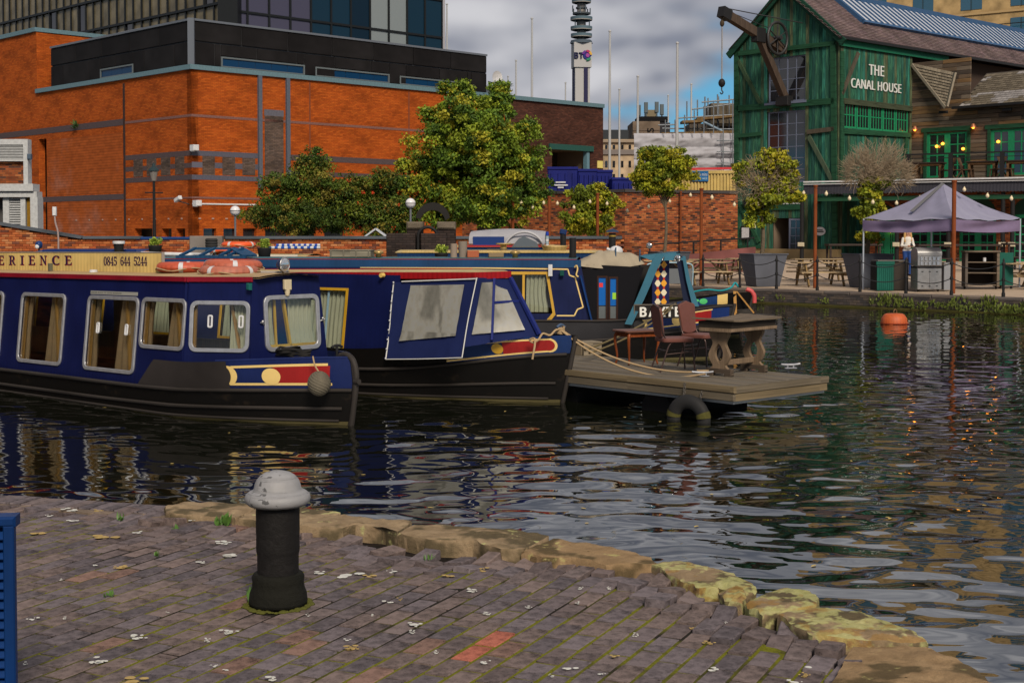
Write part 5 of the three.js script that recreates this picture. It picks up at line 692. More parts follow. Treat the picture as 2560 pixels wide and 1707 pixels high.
// picnic tables
const pine = [[0.56, 0.41, 0.23], [0.49, 0.36, 0.21], [0.60, 0.46, 0.28]].map((c) => M(c, 0.85, { map: T.woodH }));
function picnic() {
const t = thing('picnic_table', '', 'picnic table', [0, 0, 0], 0, 'wooden picnic tables on the terrace'), L = 1.75;
for (let i = 0; i < 5; i++) mesh('top_plank', cbox(L, 0.038, 0.128, 0.006, 0, 0.74, (i - 2) * 0.138), pine[i % 3], t);
for (const s of [-1, 1]) for (let k = 0; k < 2; k++) mesh('bench_plank', cbox(L, 0.038, 0.125, 0.006, 0, 0.44, s * (0.60 + k * 0.137)), pine[(k + 1) % 3], t);
for (const x of [-0.58, 0.58]) { for (const s of [-1, 1]) mesh('leg', beam([x, 0, s * 0.62], [x, 0.72, s * 0.24], 0.045, 0.10), M([0.30, 0.20, 0.09], 0.85, { map: T.wood }), t); mesh('cross_bar', cbox(0.04, 0.09, 1.46, 0.006, x + 0.045, 0.375, 0), pine[1], t); mesh('brace', beam([x, 0.36, 0], [x * 0.35, 0.70, 0], 0.05, 0.05), pine[1], t); }
return t;
}
{ const p0 = picnic(); p0.userData.label = 'picnic table between the rusty pole and the grey planter'; p0.position.copy(onT(1768, 46.6)); p0.rotation.y = 0.15; if (!p0.parent) scene.add(p0);
copy(p0, 'picnic table standing close behind the one at the rusty pole', onT(1762, 49.5), 0.1); copy(p0, 'picnic table just right of the grey planter with the leafy tree', onT(2052, 45), 0.12); copy(p0, 'picnic table behind, against the green barn wall', onT(2045, 48.5), 0.05); copy(p0, 'picnic table at the edge of the picture beside the open cabinet', onT(2575, 42), 0.6); copy(p0, 'picnic table partly hidden behind the grey planter', onT(1880, 50), 0.1); copy(p0, 'picnic table half hidden by the cratch of the lettered boat', onT(1668, 48.5), 0.1); }
// planters; the trees in them follow later
const planterM = M([0.115, 0.125, 0.155], 0.6, { map: T.blotch });
function planter(px, pyb, label) { const p = gt(px, pyb), o = thing('planter', label, 'planter', p, 0.25, 'tall grey planters on the terrace'); const hb = 0.40, ht = 0.58, H = 1.02; const tw = (w, y) => rect(-w, -w, w, w).map(([x, z]) => V(x, y, z)); const ring = (w, y) => { const r = tw(w, y); return [...r, r[0].clone()]; }; const faces = []; const pr = [[hb, 0], [ht, H], [ht + 0.03, H], [ht + 0.03, H + 0.03], [ht - 0.03, H + 0.03], [ht - 0.03, H - 0.06]]; for (let k = 0; k + 1 < pr.length; k++) for (let i = 0; i < 4; i++) { const a = ring(...pr[k]), b = ring(...pr[k + 1]); faces.push(sheet([[a[i], a[i + 1]], [b[i], b[i + 1]]], true)); } mesh('pot', faces, planterM, o); mesh('soil', box(1.1, 0.02, 1.1, 0, H - 0.05, 0), M([0.03, 0.022, 0.015], 1), o); return o; }
const pl1 = planter(1908, 715, 'grey planter holding the half bare leafy tree by the barn door'), pl2 = planter(2170, 718, 'grey planter holding the bare twiggy tree beside the gazebo'), pl3 = planter(1672, 703, 'grey planter mostly hidden behind the lettered boat');
// gazebo
{
const L = (px, py, D) => at(px, py, D), Dn = 41.2; const c = [L(2160, 556, 42.4), L(2386, 545, 39.8), L(2552, 541, 42.6), L(2330, 545, 45.4)], ap = L(2358, 458, 42.6); const yE = c.reduce((s, p) => s + p.y, 0) / 4; c.forEach((p) => p.y = yE);
const o = thing('gazebo', 'pop-up gazebo with a faded lilac canopy on the quay edge', 'gazebo', [0, 0, 0]); const fab = M([0.25, 0.245, 0.36], 0.9, { map: T.cloth, side: THREE.DoubleSide, transmission: 0.15, thickness: 0 }), fabD = M([0.20, 0.155, 0.26], 0.9, { map: T.cloth, side: THREE.DoubleSide });
const roof = []; for (let k = 0; k < 4; k++) { const a = c[k], b = c[(k + 1) % 4], g = []; for (let j = 0; j <= 12; j++) { const t = j / 12, l = []; for (let i = 0; i <= 16; i++) { const s = i / 16, e = a.clone().lerp(b, s), p = e.lerp(ap, t); p.y -= 0.16 * Math.sin(Math.PI * s) * (1 - t) * Math.sin(Math.PI * Math.min(1, t + 0.12)) + 0.10 * Math.sin(Math.PI * t) * 0.9; p.y += 0.02 * Math.sin(s * 19 + t * 7 + k) * (1 - t); l.push(p); } g.push(l); } mesh('canopy_panel', sheet(g), fab, o);
const v = []; for (let j = 0; j <= 6; j++) { const l = []; for (let i = 0; i <= 30; i++) { const s = i / 30, e = a.clone().lerp(b, s); e.y -= 0.04 + j / 6 * 0.33 + 0.05 * Math.sin(Math.PI * s); const out = e.clone().sub(V((c[0].x + c[2].x) / 2, e.y, (c[0].z + c[2].z) / 2)).normalize(); e.addScaledVector(out, 0.03 + 0.05 * Math.sin(j * 0.9 + s * 4) * Math.sin(Math.PI * s) + 0.02 * Math.sin(s * 23)); l.push(e); } v.push(l); } mesh('valance', sheet(v), fabD, o); }
for (const p of c) { const gy = terrY(p.x, p.z); mesh('leg', [cyl(0.028, 0.028, yE - gy, p.x, (yE + gy) / 2, p.z, 8)], M([0.42, 0.46, 0.52], 0.4, { metalness: 0.5 }), o); }
mesh('canopy_tape', [beam(c[0].clone().lerp(c[1], 0.42).lerp(ap, 0.25).add(V(0, -0.06, 0.06)), ap.clone().add(V(0, 0, 0.04)), 0.10, 0.01, V(-0.3, 0.6, 0.7))], M([0.10, 0.10, 0.105], 0.6), o);
}
// barbecue, green bin, open cabinet
{
const p = gt(2316, 728), o = thing('barbecue', 'stainless steel barbecue with closed hood below the gazebo', 'barbecue', p, 0.12), W = 0.74;
mesh('cart', cbox(W, 0.62, 0.5, 0.012, 0, 0.37, 0), steel, o); mesh('door_seam', bx(-0.004, 0.1, 0.25, 0.004, 0.64, 0.253), iron, o);
for (const [x, y] of [[-0.22, 0.58], [0, 0.58], [0.22, 0.58], [-0.22, 0.16], [0, 0.16], [0.22, 0.16]]) mesh('vent', cbox(0.06, 0.03, 0.01, 0.002, x, y, 0.254), iron, o);
mesh('gap', bx(-W / 2, 0.68, -0.24, W / 2, 0.74, 0.235), blk, o); mesh('burner_box', cbox(W, 0.30, 0.5, 0.01, 0, 0.90, 0.0), steel, o); for (let r = 0; r < 2; r++) for (let i = 0; i < 5; i++) mesh('heat_shield', cbox(0.085, 0.115, 0.02, 0.01, (i - 2) * 0.125, 0.82 + r * 0.14, 0.262), M([0.62, 0.63, 0.66], 0.25, { metalness: 0.8 }), o);
mesh('hood', (() => { const s = new THREE.Shape(); s.moveTo(-0.26, 0); s.lineTo(0.26, 0); s.lineTo(0.26, 0.08); s.quadraticCurveTo(0.22, 0.22, 0, 0.24); s.quadraticCurveTo(-0.24, 0.22, -0.26, 0.05); s.closePath(); return ext(s, W, { cs: 8 }).rotateY(-Math.PI / 2).translate(W / 2, 1.05, 0); })(), M([0.33, 0.33, 0.33], 0.4, { metalness: 0.6 }), o);
mesh('side_cap', cyl(0.15, 0.15, 0.03, W / 2 + 0.03, 1.12, 0, 18, 0, Math.PI / 2), M([0.16, 0.12, 0.07], 0.6), o); mesh('side_shelf', cbox(0.42, 0.05, 0.42, 0.008, W / 2 + 0.30, 0.82, 0), steel, o); mesh('side_panel', cbox(0.30, 0.74, 0.4, 0.008, W / 2 + 0.24, 0.41, 0), M([0.30, 0.31, 0.33], 0.4, { metalness: 0.6 }), o);
for (const x of [-0.3, 0.3]) mesh('wheel', cyl(0.05, 0.05, 0.04, x, 0.05, 0.15, 12, 0, Math.PI / 2), blk, o);
}
{ const p = gt(2205, 726), o = thing('green_box', 'green corrugated storage box with a black lid by the gazebo leg', 'storage box', p, 0.1), m = M([0.010, 0.115, 0.085], 0.6, { map: T.paint }); for (let i = 0; i < 8; i++) mesh('panel', cbox(0.062, 0.78, 0.03, 0.008, -0.22 + i * 0.064, 0.40, 0.28), m, o); mesh('rim', cbox(0.56, 0.10, 0.05, 0.01, 0.0, 0.82, 0.29), m, o); mesh('body', [bx(-0.25, 0.02, -0.26, 0.26, 0.86, 0.262)], M([0.02, 0.02, 0.02], 0.8), o); mesh('dark_side', cbox(0.45, 0.84, 0.5, 0.01, 0.50, 0.43, 0), M([0.05, 0.042, 0.036], 0.8, { map: T.blotch }), o); mesh('lid', cbox(0.95, 0.04, 0.6, 0.008, 0.24, 0.89, 0), M([0.10, 0.095, 0.09], 0.6), o); }
{ const p = gt(2452, 722), o = thing('outdoor_cabinet', 'open wooden shelf cabinet with a green side beside the gazebo', 'cabinet', p, -0.1), w = M([0.20, 0.155, 0.115], 0.85, { map: T.woodH }); for (const x of [-0.46, 0.46]) mesh('side', cbox(0.08, 1.02, 0.5, 0.008, x, 0.58, 0), x < 0 ? M([0.12, 0.10, 0.085], 0.85, { map: T.blotch }) : w, o); mesh('top', cbox(1.05, 0.05, 0.56, 0.008, 0, 1.12, 0), w, o); for (const y of [0.12, 0.48, 0.80]) mesh('shelf', cbox(0.84, 0.03, 0.46, 0.005, 0, y, -0.01), w, o); mesh('back', bx(-0.44, 0.1, -0.25, 0.44, 1.1, -0.235), M([0.03, 0.022, 0.017], 0.9), o); mesh('green_side', cbox(0.42, 0.98, 0.03, 0.006, 0.72, 0.60, 0.1), M([0.010, 0.115, 0.085], 0.6, { map: T.paint }), o); for (const x of [-0.46, 0.46, 0.90]) mesh('leg', bx(x - 0.03, 0, -0.03, x + 0.03, 0.08, 0.03), blk, o); mesh('jar', [cyl(0.05, 0.05, 0.12, 0.1, 0.88, 0.05, 10)], white, o); }
// high bar tables
function barTable(px, D, w, label) { const p = onT(px, D), o = thing('bar_table', label, 'table', p, 0.1, 'dark high tables near the pub wall'), m = M([0.055, 0.040, 0.035], 0.6, { map: T.woodH }); mesh('table_top', cbox(w, 0.08, 0.6, 0.01, 0, 1.02, 0), m, o); for (const sx of [-1, 1]) for (const sz of [-1, 1]) mesh('leg', bx(sx * (w / 2 - 0.1) - 0.035, 0, sz * 0.22 - 0.035, sx * (w / 2 - 0.1) + 0.035, 0.98, sz * 0.22 + 0.035), m, o); mesh('bench', cbox(w * 0.95, 0.04, 0.3, 0.008, 0, 0.5, 0.55), m, o); for (const sx of [-1, 1]) mesh('bench_leg', bx(sx * (w / 2 - 0.2) - 0.03, 0, 0.5, sx * (w / 2 - 0.2) + 0.03, 0.48, 0.6), m, o); return o; }
barTable(2135, 58, 2.3, 'dark high table left of the gazebo against the barn'); barTable(2395, 55, 3.4, 'long dark high table behind the barbecue'); barTable(2560, 56, 1.6, 'dark high table at the picture edge');
// ---------------------------------------------------------------- the green boarded pub with its hoist
const PUBY = 0.72;
const pubG = facade(2095, 70, -48, PUBY), pubS = facade(2095, 70, 42, PUBY);
const greens = [[0.016, 0.072, 0.048], [0.022, 0.088, 0.060], [0.011, 0.050, 0.036], [0.020, 0.110, 0.085], [0.032, 0.062, 0.036], [0.052, 0.070, 0.040], [0.015, 0.064, 0.052]];
const greenWood = tex(256, 512, (u, v) => { const w = fbm(u * 20 + 2 * fbm(u * 3, v * 2, 3, 8, 3), v * 3, 4, 15, 20), b = fbm(u * 4, v * 4, 4, 44, 4), p = fbm(u * 14, v * 5, 4, 70, 14); return mix([0.95, 0.95, 0.95], [3.4, 2.0, 1.5], sst(0.52, 0.68, p * 0.6 + b * 0.4)).map((c) => c * (0.55 + 0.6 * (w - 0.3) + 0.35 * (b - 0.5)) * 0.9); }, { size: [0.7, 2.6] });
const greenM = greens.map((c) => M(c.map((q) => q * 1.75), 0.85, { map: greenWood })), greenBeam = M([0.022, 0.085, 0.045], 0.85, { map: T.woodH }), greenTrim = M([0.018, 0.26, 0.115], 0.55, { map: T.grain }), greyWood = M([0.10, 0.085, 0.062], 0.9, { map: T.wood }), paleWood = M([0.19, 0.15, 0.10], 0.9, { map: T.woodH }), sash = M([0.12, 0.14, 0.20], 0.5);
const darkGlass = M([0.012, 0.013, 0.016], 0.06, { ior: 1.75 }), roomDark = M([0.16, 0.12, 0.085], 0.95);
const pub = thing('pub', 'green boarded canal side pub with a slate roof and timber hoist', 'building', [pubG.o.x, PUBY, pubG.o.z]);
const inPub = (f) => { const g = facadeAt(f.o.clone().sub(pub.position), f.th * 180 / Math.PI); return g; };
const PG = inPub(pubG), PS = inPub(pubS);
const glazed = (parent, name, f, r, nx, ny, o = {}) => { // a window: frame, bars, one pane for each light
const w = part(parent, name, f), t = o.t ?? 0.07, z = o.z ?? 0.0, b = o.b ?? 0.035, s = shp(rect(...r)); hole(s, rect(r[0] + t, r[1] + t, r[2] - t, r[3] - t)); mesh('frame', ext(s, 0.06).translate(0, 0, z), o.m || sash, w);
const x0 = r[0] + t, x1 = r[2] - t, y0 = r[1] + t, y1 = r[3] - t;
for (let i = 1; i < nx; i++) { const x = x0 + (x1 - x0) * i / nx, k = o.thick && i === o.thick ? 2.2 : 1; mesh('glazing_bar', bx(x - b * k / 2, y0, z + 0.005, x + b * k / 2, y1, z + 0.05), o.m || sash, w); }
for (let j = 1; j < ny; j++) { const y = y0 + (y1 - y0) * j / ny; mesh('glazing_bar', bx(x0, y - b / 2, z + 0.008, x1, y + b / 2, z + 0.046), o.m || sash, w); }
for (let i = 0; i < nx; i++) for (let j = 0; j < ny; j++) mesh('pane', bx(x0 + (x1 - x0) * i / nx, y0 + (y1 - y0) * j / ny, z + 0.02, x0 + (x1 - x0) * (i + 1) / nx, y0 + (y1 - y0) * (j + 1) / ny, z + 0.026), o.glass || darkGlass, w);
return w;
};
{
// gable end: boards one by one, between the openings
const wl = pubG.loc(1841, 400)[0], wr = 0, base = pubG.loc(1960, 622)[1], apx = pubG.loc(1959, -24), eL = pubG.loc(1841, 122), eR = pubG.loc(2098, 95);
const eave = (eL[1] + eR[1]) / 2 + 0.1, mid = (wl + wr) / 2, ridge = apx[1];
const topAt = (x) => x < mid ? eave + (ridge - eave) * (x - wl) / (mid - wl) : eave + (ridge - eave) * (wr - x) / (wr - mid);
const up = pubG.rect(1921, 141, 2014, 254), lo = pubG.rect(1919, 277, 2014, 456), dr = pubG.rect(1930, 545, 2006, 650); dr[1] = 0;
const gw = part(pub, 'gable_wall', PG), bw = 0.205, n = Math.round((wr - wl) / bw);
mesh('backing', [(() => { const s = shp([[wl, 0], [wr, 0], [wr, eave], [mid, ridge], [wl, eave]]); for (const r of [up, lo, dr]) hole(s, rect(...r)); return ext(s, 0.1).translate(0, 0, -0.16); })()], M([0.02, 0.03, 0.02], 0.9), gw);
for (let i = 0; i < n; i++) { const x0 = wl + (wr - wl) * i / n, x1 = wl + (wr - wl) * (i + 1) / n - 0.012, xm = (x0 + x1) / 2, m = greenM[Math.floor(hash(i, 3, 9) * 7)], z = (hash(i, 7) - 0.5) * 0.02 - 0.02; const cuts = [base, ...[dr, lo, up].filter((r) => xm > r[0] && xm < r[2]).flatMap((r) => [Math.max(base, r[1]), r[3]]), 0]; let y = base; const segs = []; for (const r of [dr, lo, up]) if (xm > r[0] && xm < r[2]) { if (r[1] > y) segs.push([y, r[1]]); y = Math.max(y, r[3]); } segs.push([y, null]);
for (const [a, b] of segs) { const g = b === null ? poly([[x0, a], [x1, a], [x1, topAt(x1)], ...(x0 < mid && x1 > mid ? [[mid, ridge]] : []), [x0, topAt(x0)]], 0.04, z - 0.03) : bx(x0, a, z - 0.03, x1, b, z + 0.01); mesh('board', g, m, gw, { ox: i * 0.31, oy: i * 0.77 }); } }
mesh('plinth', bx(wl - 0.02, 0, -0.3, wr + 0.02, base, 0.02), M([0.38, 0.28, 0.14], 0.9, { map: T.brickGrey.clone() }), gw); gw.children[gw.children.length - 1].material.map = T.blotch;
// timbers on the boards
const tb = (a, b, w = 0.24, m = greenBeam) => { const p = pubG.loc(...a), q = pubG.loc(...b); mesh('timber', beam([p[0], p[1], 0.05], [q[0], q[1], 0.05], 0.09, w, V(0, 1, 0)), m, gw); };
tb([1845, 134], [1908, 127]); tb([1925, 126], [2088, 108], 0.22); tb([1845, 271], [2088, 252], 0.30); tb([1848, 152], [1905, 262], 0.2, M([0.05, 0.095, 0.05], 0.9, { map: T.wood })); tb([1848, 340], [1905, 334], 0.2); tb([2020, 330], [2088, 322], 0.22, greyWood); tb([2024, 340], [2082, 450], 0.22, M([0.075, 0.11, 0.07], 0.9, { map: T.wood })); tb([1846, 500], [1900, 606], 0.2); tb([1843, 128], [1843, 615], 0.28); tb([2085, 112], [2090, 610], 0.30); tb([1850, 617], [1905, 617], 0.16);
glazed(pub, 'window', facadeAt(PG.world(0, 0, -0.14), PG.th * 180 / Math.PI), up, 4, 4, { thick: 2, m: sash }); glazed(pub, 'window', facadeAt(PG.world(0, 0, -0.14), PG.th * 180 / Math.PI), lo, 4, 6, { thick: 2, m: sash });
mesh('window_sill', bx(up[0] - 0.15, up[1] - 0.12, -0.05, up[2] + 0.15, up[1], 0.12), sash, pub, { f: PG });
// entrance: dark porch and one glazed leaf
const dm = (dr[0] + dr[2]) / 2 + 0.1; mesh('porch', [bx(dr[0], 0, -1.6, dr[2], dr[3], -1.55), bx(dr[0] - 0.02, 0, -1.55, dr[0], dr[3], -0.1), bx(dr[2], 0, -1.55, dr[2] + 0.02, dr[3], -0.1)], roomDark, pub, { f: PG });
glazed(pub, 'door', facadeAt(PG.world(0, 0, -0.1), PG.th * 180 / Math.PI), [dm, 0.05, dr[2], dr[3] - 0.02], 2, 5, { t: 0.1 });
const ov = part(pub, 'door_sign', PG), o1 = pubG.rect(1944, 498, 2010, 512); mesh('sign_board', bx(dr[0] - 0.1, o1[1] - 0.25, 0.02, dr[2] + 0.15, o1[3] + 0.15, 0.06), greenBeam, ov); { const g = letters('CANAL HOUSE', fontR, 0.22, 0.02, { center: 1, width: o1[2] - o1[0] }); mesh('lettering', g.translate((o1[0] + o1[2]) / 2, (o1[1] + o1[3]) / 2, 0.062), white, ov); }
for (const [r, m, nm] of [[[1855, 565, 1878, 599], blk, 'menu_case'], [[1858, 569, 1876, 595], white, 'menu_sheet'], [[1882, 547, 1891, 570], M([0.45, 0.42, 0.24], 0.7), 'notice']]) { const q = pubG.rect(...r); mesh(nm, bx(q[0], q[1], 0.02, q[2], q[3], nm === 'menu_sheet' ? 0.105 : 0.095), m, pub, { f: PG }); }
for (const [px, py] of [[1871, 507], [2050, 502]]) { const q = pubG.loc(px, py); mesh('wall_lamp', [cyl(0.12, 0.16, 0.28, q[0], q[1], 0.16, 14), cyl(0.03, 0.03, 0.14, q[0], q[1], 0.05, 8, Math.PI / 2)], blk, pub, { f: PG }); }
{ const q = pubG.loc(2052, 578), s = part(pub, 'oval_sign', PG); mesh('plate', ext((() => { const e = new THREE.Shape(); e.absellipse(q[0], q[1], 0.34, 0.22, 0, Math.PI * 2); return e; })(), 0.03, { cs: 16 }).translate(0, 0, 0.03), white, s); mesh('print', [bx(q[0] - 0.24, q[1] - 0.05, 0.061, q[0] + 0.24, q[1] + 0.02, 0.066), bx(q[0] - 0.18, q[1] + 0.05, 0.061, q[0] + 0.18, q[1] + 0.09, 0.066)], iron, s); }
// side wall with the big lettering
const sr = pubS.loc(2281, 300)[0], se = eave, sw = part(pub, 'side_wall', PS), sb = pubS.loc(2180, 470)[1], win = pubS.rect(2110, 261, 2273, 326), n2 = Math.round(sr / bw);
mesh('backing', [(() => { const s = shp(rect(0, 0, sr, se)); hole(s, rect(...win)); return ext(s, 0.1).translate(0, 0, -0.16); })()], M([0.02, 0.03, 0.02], 0.9), sw);
for (let i = 0; i < n2; i++) { const x0 = sr * i / n2, x1 = sr * (i + 1) / n2 - 0.012, xm = (x0 + x1) / 2, m = greenM[Math.floor(hash(i, 13, 9) * 7)], z = (hash(i, 17) - 0.5) * 0.02 - 0.02; for (const [a, b] of xm > win[0] && xm < win[2] ? [[0.3, win[1]], [win[3], se]] : [[0.3, se]]) mesh('board', bx(x0, a, z - 0.03, x1, b, z + 0.01), m, sw, { ox: i * 0.37, oy: i * 0.51 }); }
const ts = (a, b, w = 0.24, m = greenBeam) => { const p = pubS.loc(...a), q = pubS.loc(...b); mesh('timber', beam([p[0], p[1], 0.05], [q[0], q[1], 0.05], 0.09, w, V(0, 1, 0)), m, sw); };
ts([2145, 132], [2104, 236], 0.20, greyWood); ts([2106, 252], [2279, 272], 0.28, M([0.06, 0.075, 0.045], 0.9, { map: T.woodH })); ts([2106, 328], [2276, 338], 0.24); ts([2266, 345], [2258, 440], 0.24); ts([2104, 128], [2104, 500], 0.28);
for (let i = 0; i < 5; i++) { const x0 = win[0] + (win[2] - win[0]) * i / 5, x1 = win[0] + (win[2] - win[0]) * (i + 1) / 5; glazed(pub, 'window', facadeAt(PS.world(0, 0, -0.1), PS.th * 180 / Math.PI), [x0 + 0.03, win[1], x1 - 0.03, win[3]], 4, 2, { t: 0.09, m: greenTrim, b: 0.045 }); }
const lt = part(pub, 'lettering', PS), lm = M([0.55, 0.56, 0.54], 0.7);
const line = (str, x0, x1, y0, y1) => { const q = pubS.rect(x0, y0, x1, y1), chars = str.split(''); const g = letters(str, fontR, 1, 0.03); g.computeBoundingBox(); const b = g.boundingBox; const sx = (q[2] - q[0]) / (b.max.x - b.min.x), sy = (q[3] - q[1]) / (b.max.y - b.min.y); let pen = 0; const res = fontR.data.resolution; for (const ch of chars) { const gl = fontR.data.glyphs[ch] || { ha: 400 }; if (ch !== ' ') { const lg = letters(ch, fontR, 1, 0.03); lg.translate(pen - b.min.x, -b.min.y, 0); lg.scale(sx, sy, 1); lg.translate(q[0], q[1], 0.02); mesh('letter', [lg, lg.clone().translate(0.035, 0, -0.003)], lm, lt); } pen += gl.ha / res; } };
line('THE', 2172, 2209, 163, 189); line('CANAL HOUSE', 2127, 2252, 203, 226);
// roof: slates in courses, bargeboards, roof light
const rl = pubS.loc(2560, 200)[0] + 16, ov_ = 0.35, half = (wr - wl) / 2, rise = ridge - eave, sl = Math.hypot(half, rise), zc = -half;
// local frame of the side facade: x along the eave, z out; ridge lies at z = -half
const slopeP = (x, t, off = 0) => { const c = rise / sl, k = half / sl, L = sl + ov_; const d = t * L - ov_; return V(x, eave + 0.06 + d * c + off * k, -d * k + off * c); };
const slate = M([0.19, 0.135, 0.135], 0.8, { map: T.blotch, vertexColors: true }), tiles = [], rows = 26, cw = 0.36;
for (let r = 0; r < rows; r++) for (let i = 0; i * cw < rl + 0.6; i++) { const x0 = -0.35 + i * cw + (r % 2) * cw / 2, t0 = r / rows, t1 = Math.min(1, (r + 1.25) / rows), h = hash(i, r, 31); const a = slopeP(x0, t0, 0.05 + h * 0.012), b = slopeP(x0 + cw - 0.012, t0, 0.05 + h * 0.012), c = slopeP(x0 + cw - 0.012, t1, 0.02), d = slopeP(x0, t1, 0.02), a2 = slopeP(x0, t0, 0.0), b2 = slopeP(x0 + cw - 0.012, t0, 0.0); const g = mergeGeometries([sheet([[a, b], [d, c]]), sheet([[a2, b2], [a, b]])].map((q) => clean(q))); const k = 0.72 + 0.5 * h + 0.2 * (hash(i, r, 32) - 0.5), col = new Float32Array(g.attributes.position.count * 3); for (let q = 0; q < col.length; q += 3) col.set([k, k * (0.96 + 0.08 * hash(i, r, 33)), k * (0.94 + 0.1 * hash(i, r, 34))], q); g.setAttribute('color', new THREE.BufferAttribute(col, 3)); tiles.push(g); }
const rf = mesh('roof', [sheet([[slopeP(-0.36, 0, -0.02), slopeP(rl, 0, -0.02)], [slopeP(-0.36, 1, -0.02), slopeP(rl, 1, -0.02)]]), sheet([[slopeP(-0.36, 1, -0.02), slopeP(rl, 1, -0.02)], [V(-0.36, eave - 0.1, -2 * half - 0.3), V(rl, eave - 0.1, -2 * half - 0.3)]])], M([0.09, 0.065, 0.065], 0.9), pub, { f: PS });
const st = mesh('slates', tiles, slate, rf, { keep: ['color'], kind: 'stuff' });
mesh('gutter', beam([-0.3, eave - 0.16, ov_ * 0.8], [rl, eave - 0.16, ov_ * 0.8], 0.16, 0.14), blk, rf); mesh('fascia', beam([-0.1, eave - 0.36, 0.09], [sr + 3.4, eave - 0.36, 0.09], 0.06, 0.34), M([0.010, 0.10, 0.055], 0.6), rf);
for (const s of [0, 1]) { const a = s ? [wr + 0.42, eave - 0.42] : [wl - 0.42, eave - 0.42], b = [mid, ridge + 0.12]; mesh('bargeboard', beam([a[0], a[1], 0.2], [b[0], b[1], 0.2], 0.12, 0.36, V(0, 1, 0)), M([0.014, 0.060, 0.038], 0.8, { map: T.woodH }), pub, { f: PG }); }
// roof light
const rx0 = (() => { const q = pubS.loc(2145, 62, -half * 0.48); return q[0]; })(), tA = 0.44, tB = 0.98, N = 44, sky1 = part(pub, 'roof_light', PS), pw = 0.56; const paneM = M([0.50, 0.52, 0.56], 0.25), barM = M([0.03, 0.075, 0.16], 0.5);
for (let i = 0; i < N; i++) { const x = rx0 + i * pw, q = (xx, t, o) => slopeP(xx, t, o); mesh('pane', [sheet([[q(x, tA, 0.2), q(x + pw, tA, 0.2)], [q(x, tB, 0.2), q(x + pw, tB, 0.2)]])], paneM, sky1); mesh('glazing_bar', beam(q(x, tA - 0.005, 0.22), q(x, tB, 0.22), 0.085, 0.10, V(0, 0.6, 0.8)), barM, sky1); }
mesh('kerb', [beam(slopeP(rx0 - 0.1, tA - 0.012, 0.12), slopeP(rx0 + N * pw, tA - 0.012, 0.12), 0.16, 0.2, V(0, 0.6, 0.8)), beam(slopeP(rx0 - 0.06, tA, 0.14), slopeP(rx0 - 0.06, tB, 0.14), 0.18, 0.22, V(0, 0.6, 0.8)), beam(slopeP(rx0, tB, 0.18), slopeP(rx0 + N * pw, tB, 0.18), 0.3, 0.3)], barM, sky1);
// body behind, so that nothing shows through
mesh('body', bx(2.2, 0, -2 * half, rl, eave - 0.2, -0.5), M([0.05, 0.035, 0.028], 0.95), pub, { f: PS });

// wing with weathered log boards and stone slate roof
const wf0 = pubS.world(sr, 0, 0), wingF = facadeAt(wf0, -48); wingF.o.y = PUBY; const WF = inPub(wingF), ww = wingF.loc(2700, 300)[0], wE = wingF.loc(2470, 264)[1], wB = wingF.loc(2400, 452)[1];
const wing = part(pub, 'wing_wall', WF), wd = [[0.085, 0.062, 0.045], [0.115, 0.08, 0.052], [0.062, 0.048, 0.038], [0.16, 0.095, 0.045], [0.135, 0.105, 0.078]].map((c) => M(c.map((q) => q * 1.5), 0.9, { map: T.woodH }));
const doors = [wingF.rect(2318, 328, 2420, 446), wingF.rect(2478, 320, 2580, 440)];
mesh('backing', (() => { const s = shp(rect(-1.2, wB, ww, wE)); for (const d of doors) hole(s, rect(...d)); return ext(s, 0.06).translate(0, 0, -0.12); })(), M([0.03, 0.024, 0.02], 0.9), wing);
const ph = 0.21; for (let j = 0; wB + j * ph < wE + 2.4; j++) { const y = wB + j * ph; let x = -0.1, k = 0; const cuts = doors.filter((d) => y + ph / 2 > d[1] && y + ph / 2 < d[3]); const spans = []; let s = -0.1; for (const d of cuts) { spans.push([s, d[0]]); s = d[2]; } spans.push([s, y < wE ? ww : 3.4]); for (const [a, b] of spans) { let xx = a; while (xx < b - 0.01) { const l = Math.min(b - xx, 1.6 + 1.4 * hash(j, k, 5)); mesh('plank', cbox(l - 0.01, ph - 0.012, 0.06, 0.012, xx + l / 2, y + ph / 2, -0.03 + 0.02 * (hash(j, k, 6) - 0.5)), wd[Math.floor(hash(j, k, 7) * 5)], wing, { ox: j * 0.7, oy: k * 0.3 }); xx += l; k++; } } }
const glow = (p, x, y, z) => { const l = new THREE.PointLight(0xff9a30, 0.1); l.position.set(x, y, z); l.castShadow = true; l.shadow.radius = 4; p.add(l); }, lampOn = M([0.8, 0.35, 0.05], 0.5, { emissive: hex('#ff9a30'), emissiveIntensity: 1.4 });
doors.forEach((d, i) => { const m = (d[0] + d[2]) / 2; for (const [a, b] of [[d[0], m], [m, d[2]]]) { glazed(pub, 'balcony_door', facadeAt(WF.world(0, 0, -0.08), -48), [a, d[1], b, d[3]], 2, 4, { t: 0.16, m: greenTrim, b: 0.06 }); } mesh('door_casing', [bx(d[0] - 0.16, d[1], -0.02, d[0], d[3] + 0.12, 0.06), bx(d[2], d[1], -0.02, d[2] + 0.16, d[3] + 0.12, 0.06), bx(d[0] - 0.3, d[3], -0.02, d[2] + 0.3, d[3] + 0.22, 0.07)], greenBeam, pub, { f: WF }); for (let k = 0; k < (i ? 1 : 3); k++) { const q = wingF.loc(...[[2343, 366], [2358, 359], [2409, 372], [2497, 354]][i * 3 + k]); glow(mesh('pendant_lamp', ball(0.085, q[0], q[1], 0.0, 1, 0.9, 1, 10), lampOn, pub, { f: WF }), q[0], q[1], 0.1); } });
